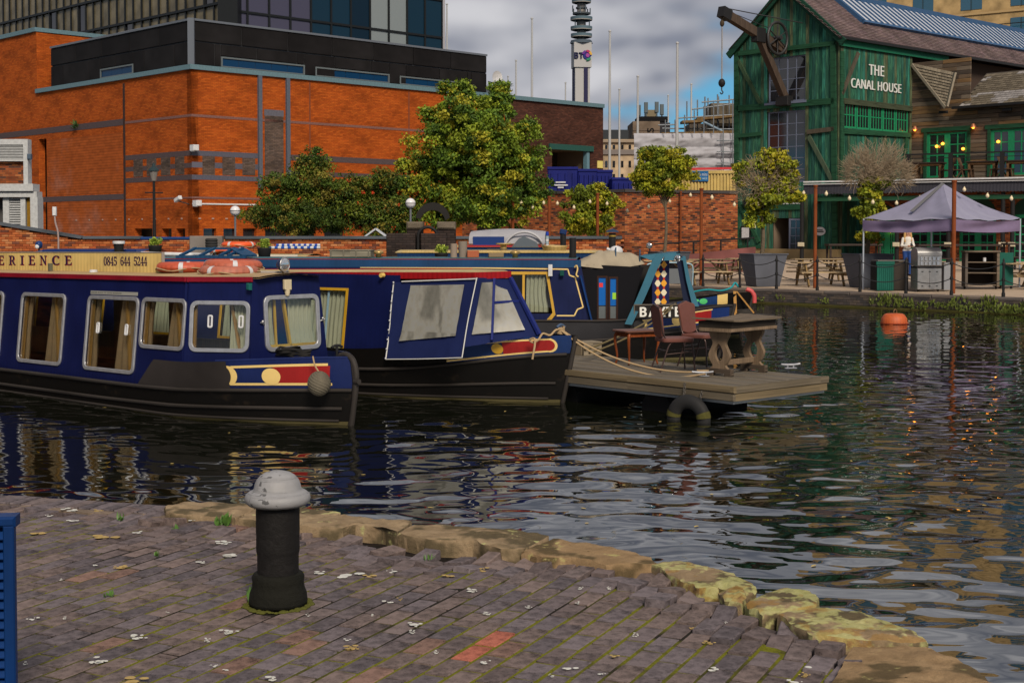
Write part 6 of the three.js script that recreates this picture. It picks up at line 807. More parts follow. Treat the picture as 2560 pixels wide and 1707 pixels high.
// wing roof and the half gable beside it
const eaveW = wingF.loc(2385, 268)[1], tW = 1.75, slopeW = (x, t, off = 0) => V(x, eaveW + t * 1.8, 0.35 - t * tW * 1.5 + off);
const stoneT = [], rowsW = 15; for (let r = 0; r < rowsW; r++) for (let i = 0; i < 34; i++) { const cwid = 0.30, x0 = 3.0 + i * cwid + (r % 2) * 0.15, h = hash(i, r, 51), t0 = r / rowsW, t1 = (r + 1.2) / rowsW; const a = slopeW(x0, t0, 0.05 + h * 0.02), b = slopeW(x0 + cwid - 0.015, t0, 0.05 + h * 0.02), c = slopeW(x0 + cwid - 0.015, t1, 0.0), d = slopeW(x0, t1, 0.0), g = mergeGeometries([sheet([[a, b], [d, c]]), sheet([[a.clone().add(V(0, -0.05, -0.02)), b.clone().add(V(0, -0.05, -0.02))], [a, b]])].map((q) => clean(q))); const lich = fbm(x0 * 0.5, r * 0.25, 3, 54) > 0.52 ? 1 : 0, k = 0.7 + 0.5 * h, base2 = lich ? [0.30, 0.28, 0.27] : [0.155, 0.13, 0.095], col = new Float32Array(g.attributes.position.count * 3); for (let q = 0; q < col.length; q += 3) col.set(base2.map((v) => v * k), q); g.setAttribute('color', new THREE.BufferAttribute(col, 3)); stoneT.push(g); }
const wr2 = mesh('wing_roof', [sheet([[slopeW(2.9, 0, -0.03), slopeW(14, 0, -0.03)], [slopeW(2.9, 1.05, -0.03), slopeW(14, 1.05, -0.03)]])], M([0.06, 0.05, 0.04], 0.9), pub, { f: WF }); mesh('stone_slates', stoneT, M([1, 1, 1], 0.9, { vertexColors: true, map: T.grain }), wr2, { keep: ['color'], kind: 'stuff' });
mesh('gutter', beam([2.6, eaveW - 0.07, 0.42], [14, eaveW - 0.07, 0.42], 0.13, 0.13), blk, wr2);
{ // small tiled slope that falls to the left, seen beside the lettering
const A = wingF.loc(2284, 158), B = wingF.loc(2393, 182), Cc = wingF.loc(2378, 268); const z0 = 0.3; const hp = [[A[0], A[1], 0.08], [B[0], B[1], 0.1], [Cc[0], Cc[1], 0.45]].map((q) => V(...q)); const g = []; for (let r = 0; r < 12; r++) { const t0 = r / 12, t1 = (r + 1) / 12; for (let k = 0; k < 12; k++) { const L0 = hp[0].clone().lerp(hp[2], t0), R0 = hp[1].clone().lerp(hp[2], t0), L1 = hp[0].clone().lerp(hp[2], t1), R1 = hp[1].clone().lerp(hp[2], t1); if (k / 12 > 0.999) break; const a = L1.clone().lerp(R1, k / 12).add(V(0, 0, 0.06)), b = L1.clone().lerp(R1, (k + 0.94) / 12).add(V(0, 0, 0.06)), c = L0.clone().lerp(R0, (k + 0.94) / 12), d = L0.clone().lerp(R0, k / 12); const q = clean(sheet([[a, b], [d, c]])); const h = hash(k, r, 57), col = new Float32Array(q.attributes.position.count * 3); for (let m = 0; m < col.length; m += 3) col.set([0.23, 0.195, 0.145].map((v) => v * (0.75 + 0.5 * h)), m); q.setAttribute('color', new THREE.BufferAttribute(col, 3)); g.push(q); } } mesh('side_slates', g, M([1, 1, 1], 0.9, { vertexColors: true, map: T.grain, side: THREE.DoubleSide }), wr2, { keep: ['color'], kind: 'stuff' }); mesh('verge', [beam(hp[0].clone().add(V(0, -0.08, 0.05)), hp[2].clone().add(V(0, -0.05, 0.06)), 0.08, 0.14), beam(hp[1].clone().add(V(0, 0, 0.06)), hp[2].clone().add(V(0.08, 0, 0.06)), 0.2, 0.1)], M([0.30, 0.26, 0.20], 0.8, { map: T.grain }), wr2); }
mesh('wing_body', bx(-0.2, 0, -6, 14, wE - 0.1, -0.2), M([0.04, 0.03, 0.025], 0.95), pub, { f: WF });
for (const [px, py] of [[2294, 322], [2440, 316]]) { const q = wingF.loc(px, py), l = part(pub, 'copper_lamp', WF); mesh('shade', lathe([[0.05, 0.14], [0.09, 0.10], [0.16, -0.06]], 14).translate(q[0], q[1], 0.22), M([0.35, 0.13, 0.06], 0.4, { metalness: 0.5, side: THREE.DoubleSide }), l); mesh('lamp_bulb', ball(0.07, q[0], q[1] - 0.06, 0.22, 1, 1, 1, 10), lampOn, l); glow(l, q[0], q[1] - 0.16, 0.24); mesh('bracket', rod([q[0], q[1] + 0.12, 0], [q[0], q[1] + 0.12, 0.22], 0.02), blk, l); }
for (const [px, py] of [[2366, 281], [2525, 275]]) { const q = wingF.loc(px, py); mesh('flood_lamp', [cbox(0.5, 0.14, 0.14, 0.02, q[0], q[1], 0.25)], blk, pub, { f: WF }); }

// awning and balcony, following the canal
const bf = facade(2010, 68.2, -31, PUBY), BF = inPub(bf), bl = bf.loc(2620, 450)[0], aw = bf.loc(2250, 462)[1], deck = bf.loc(2400, 446)[1];
const bal = part(pub, 'balcony', BF); mesh('balcony_deck', bx(bf.loc(2090, 446)[0], deck - 0.1, -4.2, bl, deck, -0.05), M([0.05, 0.04, 0.035], 0.9, { map: T.woodH }), bal); mesh('edge_rail', beam([0, aw + 0.22, 0.08], [bl, aw + 0.22, 0.08], 0.05, 0.07), white, bal); mesh('edge_rail', beam([0, aw + 0.10, 0.10], [bl, aw + 0.10, 0.10], 0.05, 0.035), white, bal);
{ const g = [[], []]; for (let i = 0; i <= 260; i++) { const x = bl * i / 260, w = 0.06 * Math.abs(Math.sin(i * 0.9)); g[0].push(V(x, aw - 0.42 + w, 0.22)); g[1].push(V(x, aw + 0.12, -0.05)); } mesh('awning_sheet', sheet(g), M([0.025, 0.025, 0.032], 0.6, { side: THREE.DoubleSide }), bal); mesh('awning_roof', bx(0, aw - 0.02, -2.6, bl, aw + 0.02, -0.1), blkMatte, bal); mesh('awning_beam', beam([0.6, aw - 0.62, 0.0], [bl, aw - 0.62, 0.0], 0.1, 0.2), greenBeam, bal); }
const hr = bf.loc(2380, 383)[1]; mesh('hand_rail', beam([bf.loc(2262, 388)[0], hr, -0.1], [bl, hr, -0.1], 0.07, 0.07), blk, bal); mesh('mid_rail', beam([bf.loc(2262, 394)[0], hr - 0.2, -0.1], [bl, hr - 0.2, -0.1], 0.03, 0.03), blk, bal); for (const px of [2270, 2376, 2505]) { const x = bf.loc(px, 430)[0]; mesh('baluster', bx(x - 0.09, deck, -0.2, x + 0.09, hr, -0.05), blk, bal); }
for (const px of [2005, 2243, 2372, 2508, 2532]) { const x = bf.loc(px, 560)[0]; mesh('awning_post', cyl(0.10, 0.10, aw - 0.4, x, (aw - 0.4) / 2, -0.05, 12), blk, pub, { f: BF }); mesh('socket_box', cbox(0.3, 0.2, 0.16, 0.02, x, bf.loc(px, 611)[1], 0.08), M([0.45, 0.40, 0.28], 0.7), pub, { f: BF }); }
// ground floor wall: brick piers and green French windows
const gf = bf.shift(0, -2.4), GF = inPub(gf), gx0 = gf.loc(2172, 560)[0]; const fw = [[2196, 2240], [2275, 2376], [2399, 2492], [2530, 2620]].map(([a, b]) => { const r = gf.rect(a, 536, b, 655); r[1] = 0.1; return r; });
mesh('ground_floor_wall', (() => { const s = shp(rect(gx0, 0, bl + 3, aw + 0.3)); for (const r of fw) { const p = new THREE.Path(), m = (r[0] + r[2]) / 2, w = (r[2] - r[0]) / 2; p.moveTo(r[0], r[1]); p.lineTo(r[2], r[1]); p.lineTo(r[2], r[3]); p.absarc(m, r[3], w, 0, Math.PI, false); p.lineTo(r[0], r[1]); s.holes.push(p); } return ext(s, 0.25).translate(0, 0, -0.25); })(), M([0.75, 0.75, 0.75], 0.9, { map: T.brickRed }), pub, { f: GF });
mesh('ground_floor_room', bx(gx0, 0, -3.0, bl + 3, aw + 0.3, -2.9), roomDark, pub, { f: GF });
fw.forEach((r, i) => { const m = (r[0] + r[2]) / 2, w = (r[2] - r[0]) / 2; for (const [a, b] of [[r[0], m], [m, r[2]]]) glazed(pub, 'french_window', facadeAt(GF.world(0, 0, -0.15), GF.th * 180 / Math.PI), [a, r[1], b, r[3]], 2, 5, { t: 0.15, m: greenTrim, b: 0.055 }); mesh('fanlight', ext((() => { const s = new THREE.Shape(); s.moveTo(r[0], r[3]); s.lineTo(r[2], r[3]); s.absarc(m, r[3], w, 0, Math.PI, false); return s; })(), 0.04).translate(0, 0, -0.14), M([0.018, 0.05, 0.035], 0.8), pub, { f: GF }); });
{ const q = gf.loc(2226, 576); glow(mesh('pendant_lamp', ball(0.11, q[0], q[1], -0.1, 1, 1, 1, 10), lampOn, pub, { f: GF }), q[0], q[1], 0.03); }
// balcony furniture: timber tables and chairs
const bt = (px, i) => { const q = bf.loc(px, 446, -1.0), p = bf.world(q[0], deck, -1.0), o = thing('balcony_table', ['timber table on the balcony nearest the lettered wall', 'timber table in the middle of the balcony', 'timber table on the balcony at the picture edge'][i], 'table', p, bf.th, 'timber tables on the pub balcony'), m = M([0.24, 0.13, 0.06], 0.8, { map: T.woodH }); mesh('table_top', cbox(1.4, 0.06, 0.8, 0.01, 0, 0.78, 0), M([0.05, 0.035, 0.03], 0.7, { map: T.woodH }), o); mesh('apron', cbox(1.25, 0.1, 0.66, 0.01, 0, 0.70, 0), m, o); for (const sx of [-1, 1]) for (const sz of [-1, 1]) mesh('leg', cbox(0.10, 0.66, 0.10, 0.008, sx * 0.55, 0.33, sz * 0.28), m, o); };
bt(2325, 0); bt(2458, 1); bt(2555, 2);
const bc = (px, s, label) => { const q = bf.loc(px, 446, -0.8), p = bf.world(q[0], deck, -0.8), o = thing('balcony_chair', label, 'chair', p, bf.th + (s > 0 ? 0 : Math.PI), 'timber chairs on the pub balcony'), m = M([0.12, 0.07, 0.04], 0.8, { map: T.wood }); mesh('seat', cbox(0.5, 0.05, 0.5, 0.01, 0, 0.42, 0), m, o); mesh('backrest', beam([-0.22, 0.42, 0], [-0.42, 1.0, 0], 0.46, 0.05), m, o); for (const z of [-0.2, 0.2]) { mesh('leg', beam([0.2, 0.42, z], [0.26, 0, z], 0.06, 0.05), m, o); mesh('leg', beam([-0.2, 0.42, z], [-0.5, 0, z], 0.06, 0.05), m, o); } };
bc(2283, 1, 'timber chair on the balcony beside the lettered wall'); bc(2365, -1, 'timber chair on the balcony left of the black post'); bc(2398, 1, 'timber chair leaning on the balcony right of the black post'); bc(2420, 1, 'timber chair on the balcony before the brick pier boards'); bc(2492, -1, 'timber chair on the balcony left of the second post'); bc(2520, 1, 'timber chair on the balcony right of the second post');

// hoist
const cx = (pubG.loc(1966, 258)[0]), outAt = (px, py, z) => { const q = pubG.loc(px, py, z); return V(cx, q[1], z); };
const hz = (px) => { let a = 0, b = 12; for (let i = 0; i < 40; i++) { const m = (a + b) / 2; pubG.loc(px, 100, m)[0] > cx ? a = m : b = m; } return (a + b) / 2; };
const hp = (px, py) => { let lo_ = -1, hi_ = 9; for (let i = 0; i < 40; i++) { const m = (lo_ + hi_) / 2; (pubG.loc(px, py, m)[0] < cx) ? lo_ = m : hi_ = m; } const z = (lo_ + hi_) / 2; return V(cx, pubG.loc(px, py, z)[1], z); };
const ho = part(pub, 'hoist', PG), jm = M([0.085, 0.06, 0.045], 0.85, { map: T.wood });
const tip = hp(1806, 30), root = hp(1962, 126), foot = hp(1964, 248), joint = hp(1897, 88);
mesh('jib', beam(root, tip, 0.34, 0.42, UP, 0.02), jm, ho); mesh('strut', beam(foot, joint, 0.32, 0.36, V(0, 0, 1), 0.02), jm, ho); mesh('strut_shoe', cbox(0.8, 0.5, 0.5, 0.04, foot.x, foot.y - 0.1, 0.15), blk, ho); mesh('jib_head', beam(tip.clone().lerp(root, 0.10), tip.clone().lerp(root, -0.02), 0.42, 0.52), blk, ho); mesh('joint_plate', cbox(0.44, 0.7, 0.7, 0.03, joint.x, joint.y, joint.z), blk, ho);
const wc = hp(1933, 97); { const w = torus(0.80, 0.075, wc.x + 0.3, wc.y, wc.z, 0, Math.PI / 2, 0, 8, 36); mesh('wheel', [w], iron, ho); for (let k = 0; k < 6; k++) { const a = k / 6 * 6.283; mesh('spoke', rod([wc.x + 0.3, wc.y, wc.z], [wc.x + 0.3, wc.y + Math.cos(a) * 0.78, wc.z + Math.sin(a) * 0.78], 0.035), iron, ho); } mesh('axle', cyl(0.12, 0.12, 0.9, wc.x + 0.1, wc.y, wc.z, 12, 0, Math.PI / 2), iron, ho); }
mesh('stay', rod(tip.clone().add(V(0.1, 0.2, 0)), V(pubG.loc(2010, 58)[0], pubG.loc(2010, 58)[1], 0.1), 0.025), iron, ho); mesh('stay', rod(tip.clone().add(V(-0.1, 0.2, 0)), wc.clone().add(V(0.1, 0.5, 0.5)), 0.02), iron, ho);
const by = pubG.loc(1808, 207, tip.z)[1]; mesh('upper_block', [ball(0.14, tip.x, tip.y - 0.55, tip.z, 0.8, 1.2, 0.8), rod([tip.x, tip.y - 0.5, tip.z], [tip.x, tip.y, tip.z], 0.05)], M([0.05, 0.035, 0.02], 0.6), ho); mesh('hoist_rope', rod([tip.x, tip.y - 0.7, tip.z], [tip.x, by, tip.z], 0.035), M([0.22, 0.22, 0.23], 0.7), ho); mesh('hook_block', [ball(0.17, tip.x, by, tip.z, 1, 1.25, 1)], blk, ho); mesh('hook', tube([[tip.x, by - 0.2, tip.z], [tip.x, by - 0.36, tip.z], [tip.x + 0.08, by - 0.46, tip.z], [tip.x - 0.02, by - 0.54, tip.z], [tip.x - 0.10, by - 0.46, tip.z]], 0.03, 20, 6), iron, ho);
}
// ---------------------------------------------------------------- the orange brick hall, its black clad upper floor and the glass tower behind
const HY = 0.9, hR = facade(480, 70, 44.4, HY), hL = facade(480, 70, -45.6, HY);
const hall = thing('brick_hall', 'large orange brick hall with a black clad upper floor', 'building', [hR.o.x, HY, hR.o.z]);
const inHall = (f) => facadeAt(f.o.clone().sub(hall.position), f.th * 180 / Math.PI), HR = inHall(hR), HL = inHall(hL);
{
const org = M([1, 1, 1], 0.9, { map: T.brickOrange }), brn = M([1, 1, 1], 0.9, { map: T.brickBrown }), gry = M([0.62, 0.58, 0.56], 0.9, { map: T.brickGrey }), band = M([0.085, 0.062, 0.066], 0.9, { map: T.grain }), cope = M([0.11, 0.20, 0.24], 0.6, { map: T.grain });
gry.color.setRGB(1.15, 1.05, 1.0);
const top = hR.loc(480, 173)[1], len = hR.loc(1508, 400)[0], xo = hR.loc(1262, 400)[0], dk = hR.rect(1380, 372, 1476, 500); dk[1] = 0;
const pipes = [], bl = [[505, 536], [555, 587], [605, 637]].map(([a, b]) => hR.rect(a, 391, b, 438)), lowW = [[508, 540], [558, 590], [607, 640], [662, 720], [735, 790], [810, 862]].map(([a, b]) => { const r = hR.rect(a, 571, b, 640); r[1] = -0.6; return r; });
mesh('front_wall', (() => { const s = shp(rect(0, -0.9, xo, top)); for (const r of [...lowW]) hole(s, rect(...r)); return ext(s, 0.4).translate(0, 0, -0.4); })(), org, hall, { f: HR });
mesh('rear_wing_wall', (() => { const s = shp(rect(xo, -0.9, len, top)); hole(s, rect(...dk)); return ext(s, 0.4).translate(0, 0, -0.4); })(), brn, hall, { f: HR });
mesh('loading_bay', [bx(dk[0], 0, -3, dk[2], dk[3], -2.9)], M([0.055, 0.040, 0.028], 0.8, { map: T.woodH }), hall, { f: HR }); mesh('bay_side', [bx(dk[2] - 0.05, 0, -2.9, dk[2], dk[3], -0.4), bx(dk[0], dk[3] - 0.05, -2.9, dk[2], dk[3], -0.4)], roomDark, hall, { f: HR }); mesh('bay_lintel', [bx(dk[0] - 0.3, dk[3] - 0.1, 0, dk[2] + 0.2, dk[3] + 0.25, 0.12)], M([0.02, 0.07, 0.06], 0.6), hall, { f: HR }); mesh('bay_post', bx(dk[2] - 0.35, 0, -0.3, dk[2] - 0.1, dk[3], 0.02), M([0.10, 0.19, 0.24], 0.5), hall, { f: HR });
mesh('notice', (() => { const q = hR.rect(1493, 402, 1506, 420); return bx(q[0], q[1], 0, q[2], q[3], 0.05); })(), M([0.6, 0.5, 0.15], 0.6), hall, { f: HR });
mesh('end_wall', bx(len - 0.4, -0.9, -12, len, top - 0.02, -0.4), brn, hall, { f: HR });
// left hand walls: the seam divides them; the far part stands taller
const seam = hL.loc(311, 400)[0], up0 = hL.loc(92, 300)[0], upTop = hL.loc(92, 78)[1], far = hL.loc(-260, 400)[0], slot = hL.rect(96, 347, 116, 576);
mesh('side_wall', (() => { const s = shp([[far, -0.9], [0, -0.9], [0, top], [up0, top], [up0, upTop], [far, upTop]]); hole(s, rect(slot[0], 0.0, slot[2], slot[3])); const lw = [[336, 380], [404, 428], [440, 462]].map(([a, b]) => { const r = hL.rect(a, 571, b, 640); r[1] = -0.6; return r; }); for (const r of lw) hole(s, rect(...r)); return ext(s, 0.4).translate(0, 0, -0.4); })(), org, hall, { f: HL });
mesh('tower_return', bx(up0 - 0.4, top, -9, up0 - 0.01, upTop - 0.01, -0.4), org, hall, { f: HL });
mesh('inner_dark', [bx(far, -0.9, -2.5, -0.6, top - 0.5, -1.2), ], roomDark, hall, { f: HL }); mesh('inner_dark', [bx(0.6, -0.9, -2.5, xo, top - 0.5, -1.2)], roomDark, hall, { f: HR });
mesh('hall_roof', [bx(0.3, top - 0.3, -30, len - 0.5, top - 0.1, -0.41)], M([0.08, 0.08, 0.08], 0.9), hall, { f: HR });
mesh('seam', bx(seam - 0.07, -0.5, 0, seam + 0.07, top - 0.2, 0.05), M([0.035, 0.022, 0.02], 0.9), hall, { f: HL });
for (const [f, F_, a, b] of [[HR, hR, 0, len], [HL, hL, up0, 0]]) mesh('coping', bx(a, top, -0.45, b + (f === HR ? 0 : 0.14), top + 0.24, 0.13), cope, hall, { f }); mesh('coping', bx(far, upTop, -0.45, up0 + 0.05, upTop + 0.24, 0.12), cope, hall, { f: HL }); mesh('coping', bx(up0 - 0.5, upTop, -9, up0 + 0.055, upTop + 0.235, -0.45), cope, hall, { f: HL });
const strip = (F_, f, x0, x1, y, h, m = band, z = 0.014) => mesh('band', bx(x0, y - h / 2, -0.02, x1, y + h / 2, z), m, hall, { f });
const yA = hR.loc(480, 288)[1], yB = hR.loc(500, 383)[1], yC = hR.loc(500, 443)[1], yD = hR.loc(500, 494)[1], yM = hR.loc(500, 412)[1], pale = M([0.20, 0.10, 0.085], 0.9, { map: T.grain });
strip(hR, HR, 0, xo, yA, 0.13, pale); strip(hL, HL, seam, 0, yA, 0.13, pale, 0.013); strip(hL, HL, far, seam, hL.loc(200, 317)[1], 0.34); strip(hL, HL, hL.loc(102, 500)[0], seam, hL.loc(210, 495)[1], 0.30);
const p1 = hR.loc(648, 400)[0], p2 = hR.loc(718, 400)[0]; strip(hR, HR, 0, p1, yB, 0.26, M([0.095, 0.095, 0.125], 0.9, { map: T.grain })); strip(hR, HR, 0, p1, yC, 0.24, M([0.095, 0.095, 0.125], 0.9, { map: T.grain }), 0.013); strip(hR, HR, p2, xo, yB, 0.3); strip(hR, HR, p2, xo, yM - 0.25, 0.24); strip(hR, HR, p2, xo, yC - 0.2, 0.2); strip(hR, HR, 0, p1, yD, 0.1, pale); strip(hL, HL, seam, 0, yB, 0.26); strip(hL, HL, seam, 0, yC, 0.26); strip(hL, HL, seam, 0, yD, 0.08, pale);
bl.forEach((r, i) => { mesh('blind_window', bx(r[0], r[1], -0.02, r[2], r[3], 0.012), gry, hall, { f: HR }); const n = bl[i + 1] ? bl[i + 1][0] : p1; mesh('band', bx(r[2], yM - 0.14, -0.02, n, yM + 0.14, 0.011), M([0.095, 0.095, 0.125], 0.9, { map: T.grain }), hall, { f: HR }); }); mesh('band', bx(0, yM - 0.14, -0.02, bl[0][0], yM + 0.14, 0.0115), M([0.095, 0.095, 0.125], 0.9), hall, { f: HR });
const bL = [[333, 356], [366, 390], [402, 425], [437, 460]].map(([a, b]) => hL.rect(a, 394, b, 442)); bL.forEach((r) => mesh('blind_window', bx(r[0], bL[0][1], -0.02, r[2], bL[0][3], 0.012), gry, hall, { f: HL })); strip(hL, HL, seam, 0, hL.loc(400, 418)[1], 0.24, band, 0.010);
{ const r = hR.rect(661, 290, 708, 452); mesh('blind_panel', bx(r[0], r[1], -0.02, r[2], r[3], 0.014), gry, hall, { f: HR }); mesh('panel_lintel', bx(r[0] - 0.02, r[3], -0.02, r[2] + 0.02, r[3] + 0.32, 0.016), M([0.12, 0.12, 0.15], 0.9, { map: T.grain }), hall, { f: HR }); }
for (const x of [p1, p2]) mesh('downpipe', bx(x - 0.11, hR.loc(648, 470)[1], 0, x + 0.11, top, 0.14), M([0.10, 0.115, 0.15], 0.6, { map: T.grain }), hall, { f: HR });
for (const px of [774, 1022]) { const x = hR.loc(px, 300)[0]; mesh('joint', bx(x - 0.05, hR.loc(px, 470)[1], -0.01, x + 0.05, top - 0.1, 0.006), M([0.16, 0.045, 0.02], 0.9), hall, { f: HR }); }
mesh('cable', bx(0, hR.loc(500, 511)[1], 0.0, hR.loc(640, 511)[0], hR.loc(500, 511)[1] + 0.07, 0.05), white, hall, { f: HR });
lowW.forEach((r) => mesh('low_window', bx(r[0], r[1], -0.25, r[2], r[3], -0.2), darkGlass, hall, { f: HR }));
for (let i = 0; i < 9; i++) { const q = hL.loc(190 + i * 33, 546); mesh('wall_vent', cbox(0.12, 0.08, 0.04, 0.01, q[0], hR.loc(480, 546)[1], 0.02), M([0.3, 0.2, 0.16], 0.8), hall, { f: HL }); }
for (const px of [498, 531, 565, 600]) { const q = hR.loc(px, 546); mesh('wall_vent', cbox(0.14, 0.08, 0.04, 0.01, q[0], hR.loc(480, 546)[1], 0.02), M([0.3, 0.2, 0.16], 0.8), hall, { f: HR }); }
// salts that have bloomed on the left wall: patches of real deposit
const salt = M([0.85, 0.8, 0.78], 0.95, { map: tex(512, 512, (u, v) => { const n = fbm(u * 6, v * 6, 5, 17, 6), m = fbm(u * 3, v * 2, 3, 14, 3), k = sst(0.5, 0.72, n * 0.6 + m * 0.4) * 0.55; const row = (v * 64) % 1 < 0.16 ? 0.7 : 1, c = mix([0.40, 0.100, 0.022], [0.40, 0.24, 0.20], k); return c.map((q) => q * (0.8 + 0.4 * (fbm(u * 30, v * 60, 2, 4, 30) - 0.5)) * row); }, { size: [9, 9.6] }) }); { const a = hL.rect(118, 332, 305, 488), b = hL.rect(118, 503, 305, 585); mesh('salt_stained_panel', bx(a[0], a[1] + 0.05, -0.02, a[2], a[3] - 0.2, 0.005), salt, hall, { f: HL }); mesh('salt_stained_panel', bx(b[0], b[1], -0.02, b[2], b[3], 0.005), salt, hall, { f: HL }); }
{ const f = facadeAt(HL.world(0, 0, 0), -45.6), q = hL.loc(193, 314); mesh('wall_weed', Array.from({ length: 24 }, () => leafGeo(R(0.2, 0.4), 0.1, 0.5).rotateX(R(0.4, 1.8)).rotateY(R(-1.5, 1.5)).translate(q[0] + R(-0.2, 0.2), q[1] + R(-0.2, 0.1), 0.1)), leafM([0.05, 0.13, 0.02]), hall, { f, kind: 'stuff' }); }
// black clad upper floor
const cl0 = top + 0.24, clT = hR.loc(478, 47)[1], cR = hR.loc(1218, 200)[0], cLx = hL.loc(124, 160)[0], pan = [[0.013, 0.012, 0.013], [0.011, 0.010, 0.011], [0.015, 0.014, 0.015]].map((c) => M(c, 0.75, { map: T.blotch })), split = cl0 + (clT - cl0) * 0.52, core = M([0.06, 0.065, 0.075], 0.9), edgeM = M([0.10, 0.115, 0.14], 0.5);
const wl = [[553, 152, 762, 188], [789, 176, 974, 208], [1000, 198, 1170, 230]].map((r) => hR.rect(...r)), wL = [hL.rect(248, 166, 330, 200)];
const clad = (f, F_, x0, x1, wins, n1, n2, nm) => { mesh('upper_core', bx(x0, cl0, -6, x1, clT - 0.05, -0.12), core, hall, { f }); const row = (y0, y1, n, off) => { for (let i = -1; i < n; i++) { let a = x0 + (x1 - x0) * (i + off) / n, b = x0 + (x1 - x0) * (i + 1 + off) / n; a = Math.max(a, x0); b = Math.min(b, x1); if (b - a < 0.1) continue; const cut = wins.find((w) => y0 < cl0 + 0.1 && a < w[2] - 0.05 && b > w[0] + 0.05), mk = (p, q, u, v) => { if (q - p > 0.06 && v - u > 0.06) mesh('cladding_panel', cbox(q - p - 0.045, v - u - 0.05, 0.06, 0.008, (p + q) / 2, (u + v) / 2, -0.07), pan[(i + 5) % 3], hall, { f }); }; if (!cut) mk(a, b, y0, y1); else { mk(a, Math.min(b, cut[0]), y0, y1); mk(Math.max(a, cut[2]), b, y0, y1); mk(Math.max(a, cut[0]), Math.min(b, cut[2]), cut[3] + 0.02, y1); } } }; row(cl0 + 0.02, split, n1, 0.5); row(split + 0.02, clT - 0.06, n2, 0); mesh('parapet', bx(x0, clT - 0.06, -0.3, x1, clT + 0.05, 0.02), edgeM, hall, { f }); for (const w of wins) { const y0 = cl0 + 0.03; const g = part(hall, 'strip_window', f), s = shp(rect(w[0], y0, w[2], w[3])); hole(s, rect(w[0] + 0.08, y0 + 0.05, w[2] - 0.08, w[3] - 0.08)); mesh('frame', ext(s, 0.05).translate(0, 0, -0.06), M([0.10, 0.12, 0.13], 0.5), g); const k = Math.max(2, Math.round((w[2] - w[0]) / 1.1)); for (let i = 0; i < k; i++) mesh('pane', bx(w[0] + 0.08 + (w[2] - w[0] - 0.16) * i / k, y0 + 0.05, -0.08, w[0] + 0.06 + (w[2] - w[0] - 0.16) * (i + 1) / k, w[3] - 0.08, -0.07), M([0.005, 0.032, 0.085], 0.15), g); } };
clad(HR, hR, 0.15, cR, wl, 8, 7); clad(HL, hL, cLx, -0.15, wL, 5, 5); mesh('corner_post', bx(-0.16, cl0, -0.16, 0.16, clT + 0.05, 0.03), edgeM, hall, { f: facadeAt(HR.world(0, 0, 0), 0) });
{ const q = hR.loc(1220, 195), d = part(hall, 'satellite_dish', HR); mesh('dish', lathe([[0, 0], [0.25, 0.03], [0.42, 0.10]], 20).rotateX(Math.PI / 2).translate(q[0] + 0.3, q[1], 0.4), white, d); mesh('dish_arm', rod([q[0] + 0.3, q[1] - 0.3, 0.2], [q[0], q[1] - 0.2, 0], 0.03), iron, d); }
mesh('roof_duct', [cyl(0.7, 0.7, 2.6, hL.loc(210, 82)[0], upTop - 0.9, -3, 20, 0, Math.PI / 2)], M([0.25, 0.24, 0.25], 0.5, { metalness: 0.4 }), hall, { f: HL }); { const q = hR.loc(1270, 245); mesh('barrel_roof', [cyl(3.0, 3.0, 5.5, q[0] + 1.0, top - 2.1, -5, 30, Math.PI / 2)], M([0.09, 0.115, 0.14], 0.6), hall, { f: HR }); }
for (const [f, F_, px, py] of [[HR, hR, 477, 370], [HR, hR, 484, 508]]) { const q = F_.loc(px, py), c = part(hall, 'camera', f); mesh('camera_body', cbox(0.32, 0.3, 0.4, 0.03, q[0], q[1], 0.3), white, c); mesh('camera_arm', rod([q[0], q[1] - 0.15, 0], [q[0], q[1] - 0.15, 0.3], 0.04), white, c); } { const q = hL.loc(466, 498), c = part(hall, 'camera', HL); mesh('camera_body', cbox(0.5, 0.18, 0.2, 0.02, q[0], q[1], 0.5, 0, 0, 0.35), white, c); mesh('camera_arm', rod([q[0] + 0.2, q[1] - 0.25, 0], [q[0] + 0.05, q[1] - 0.1, 0.5], 0.03), iron, c); }
}
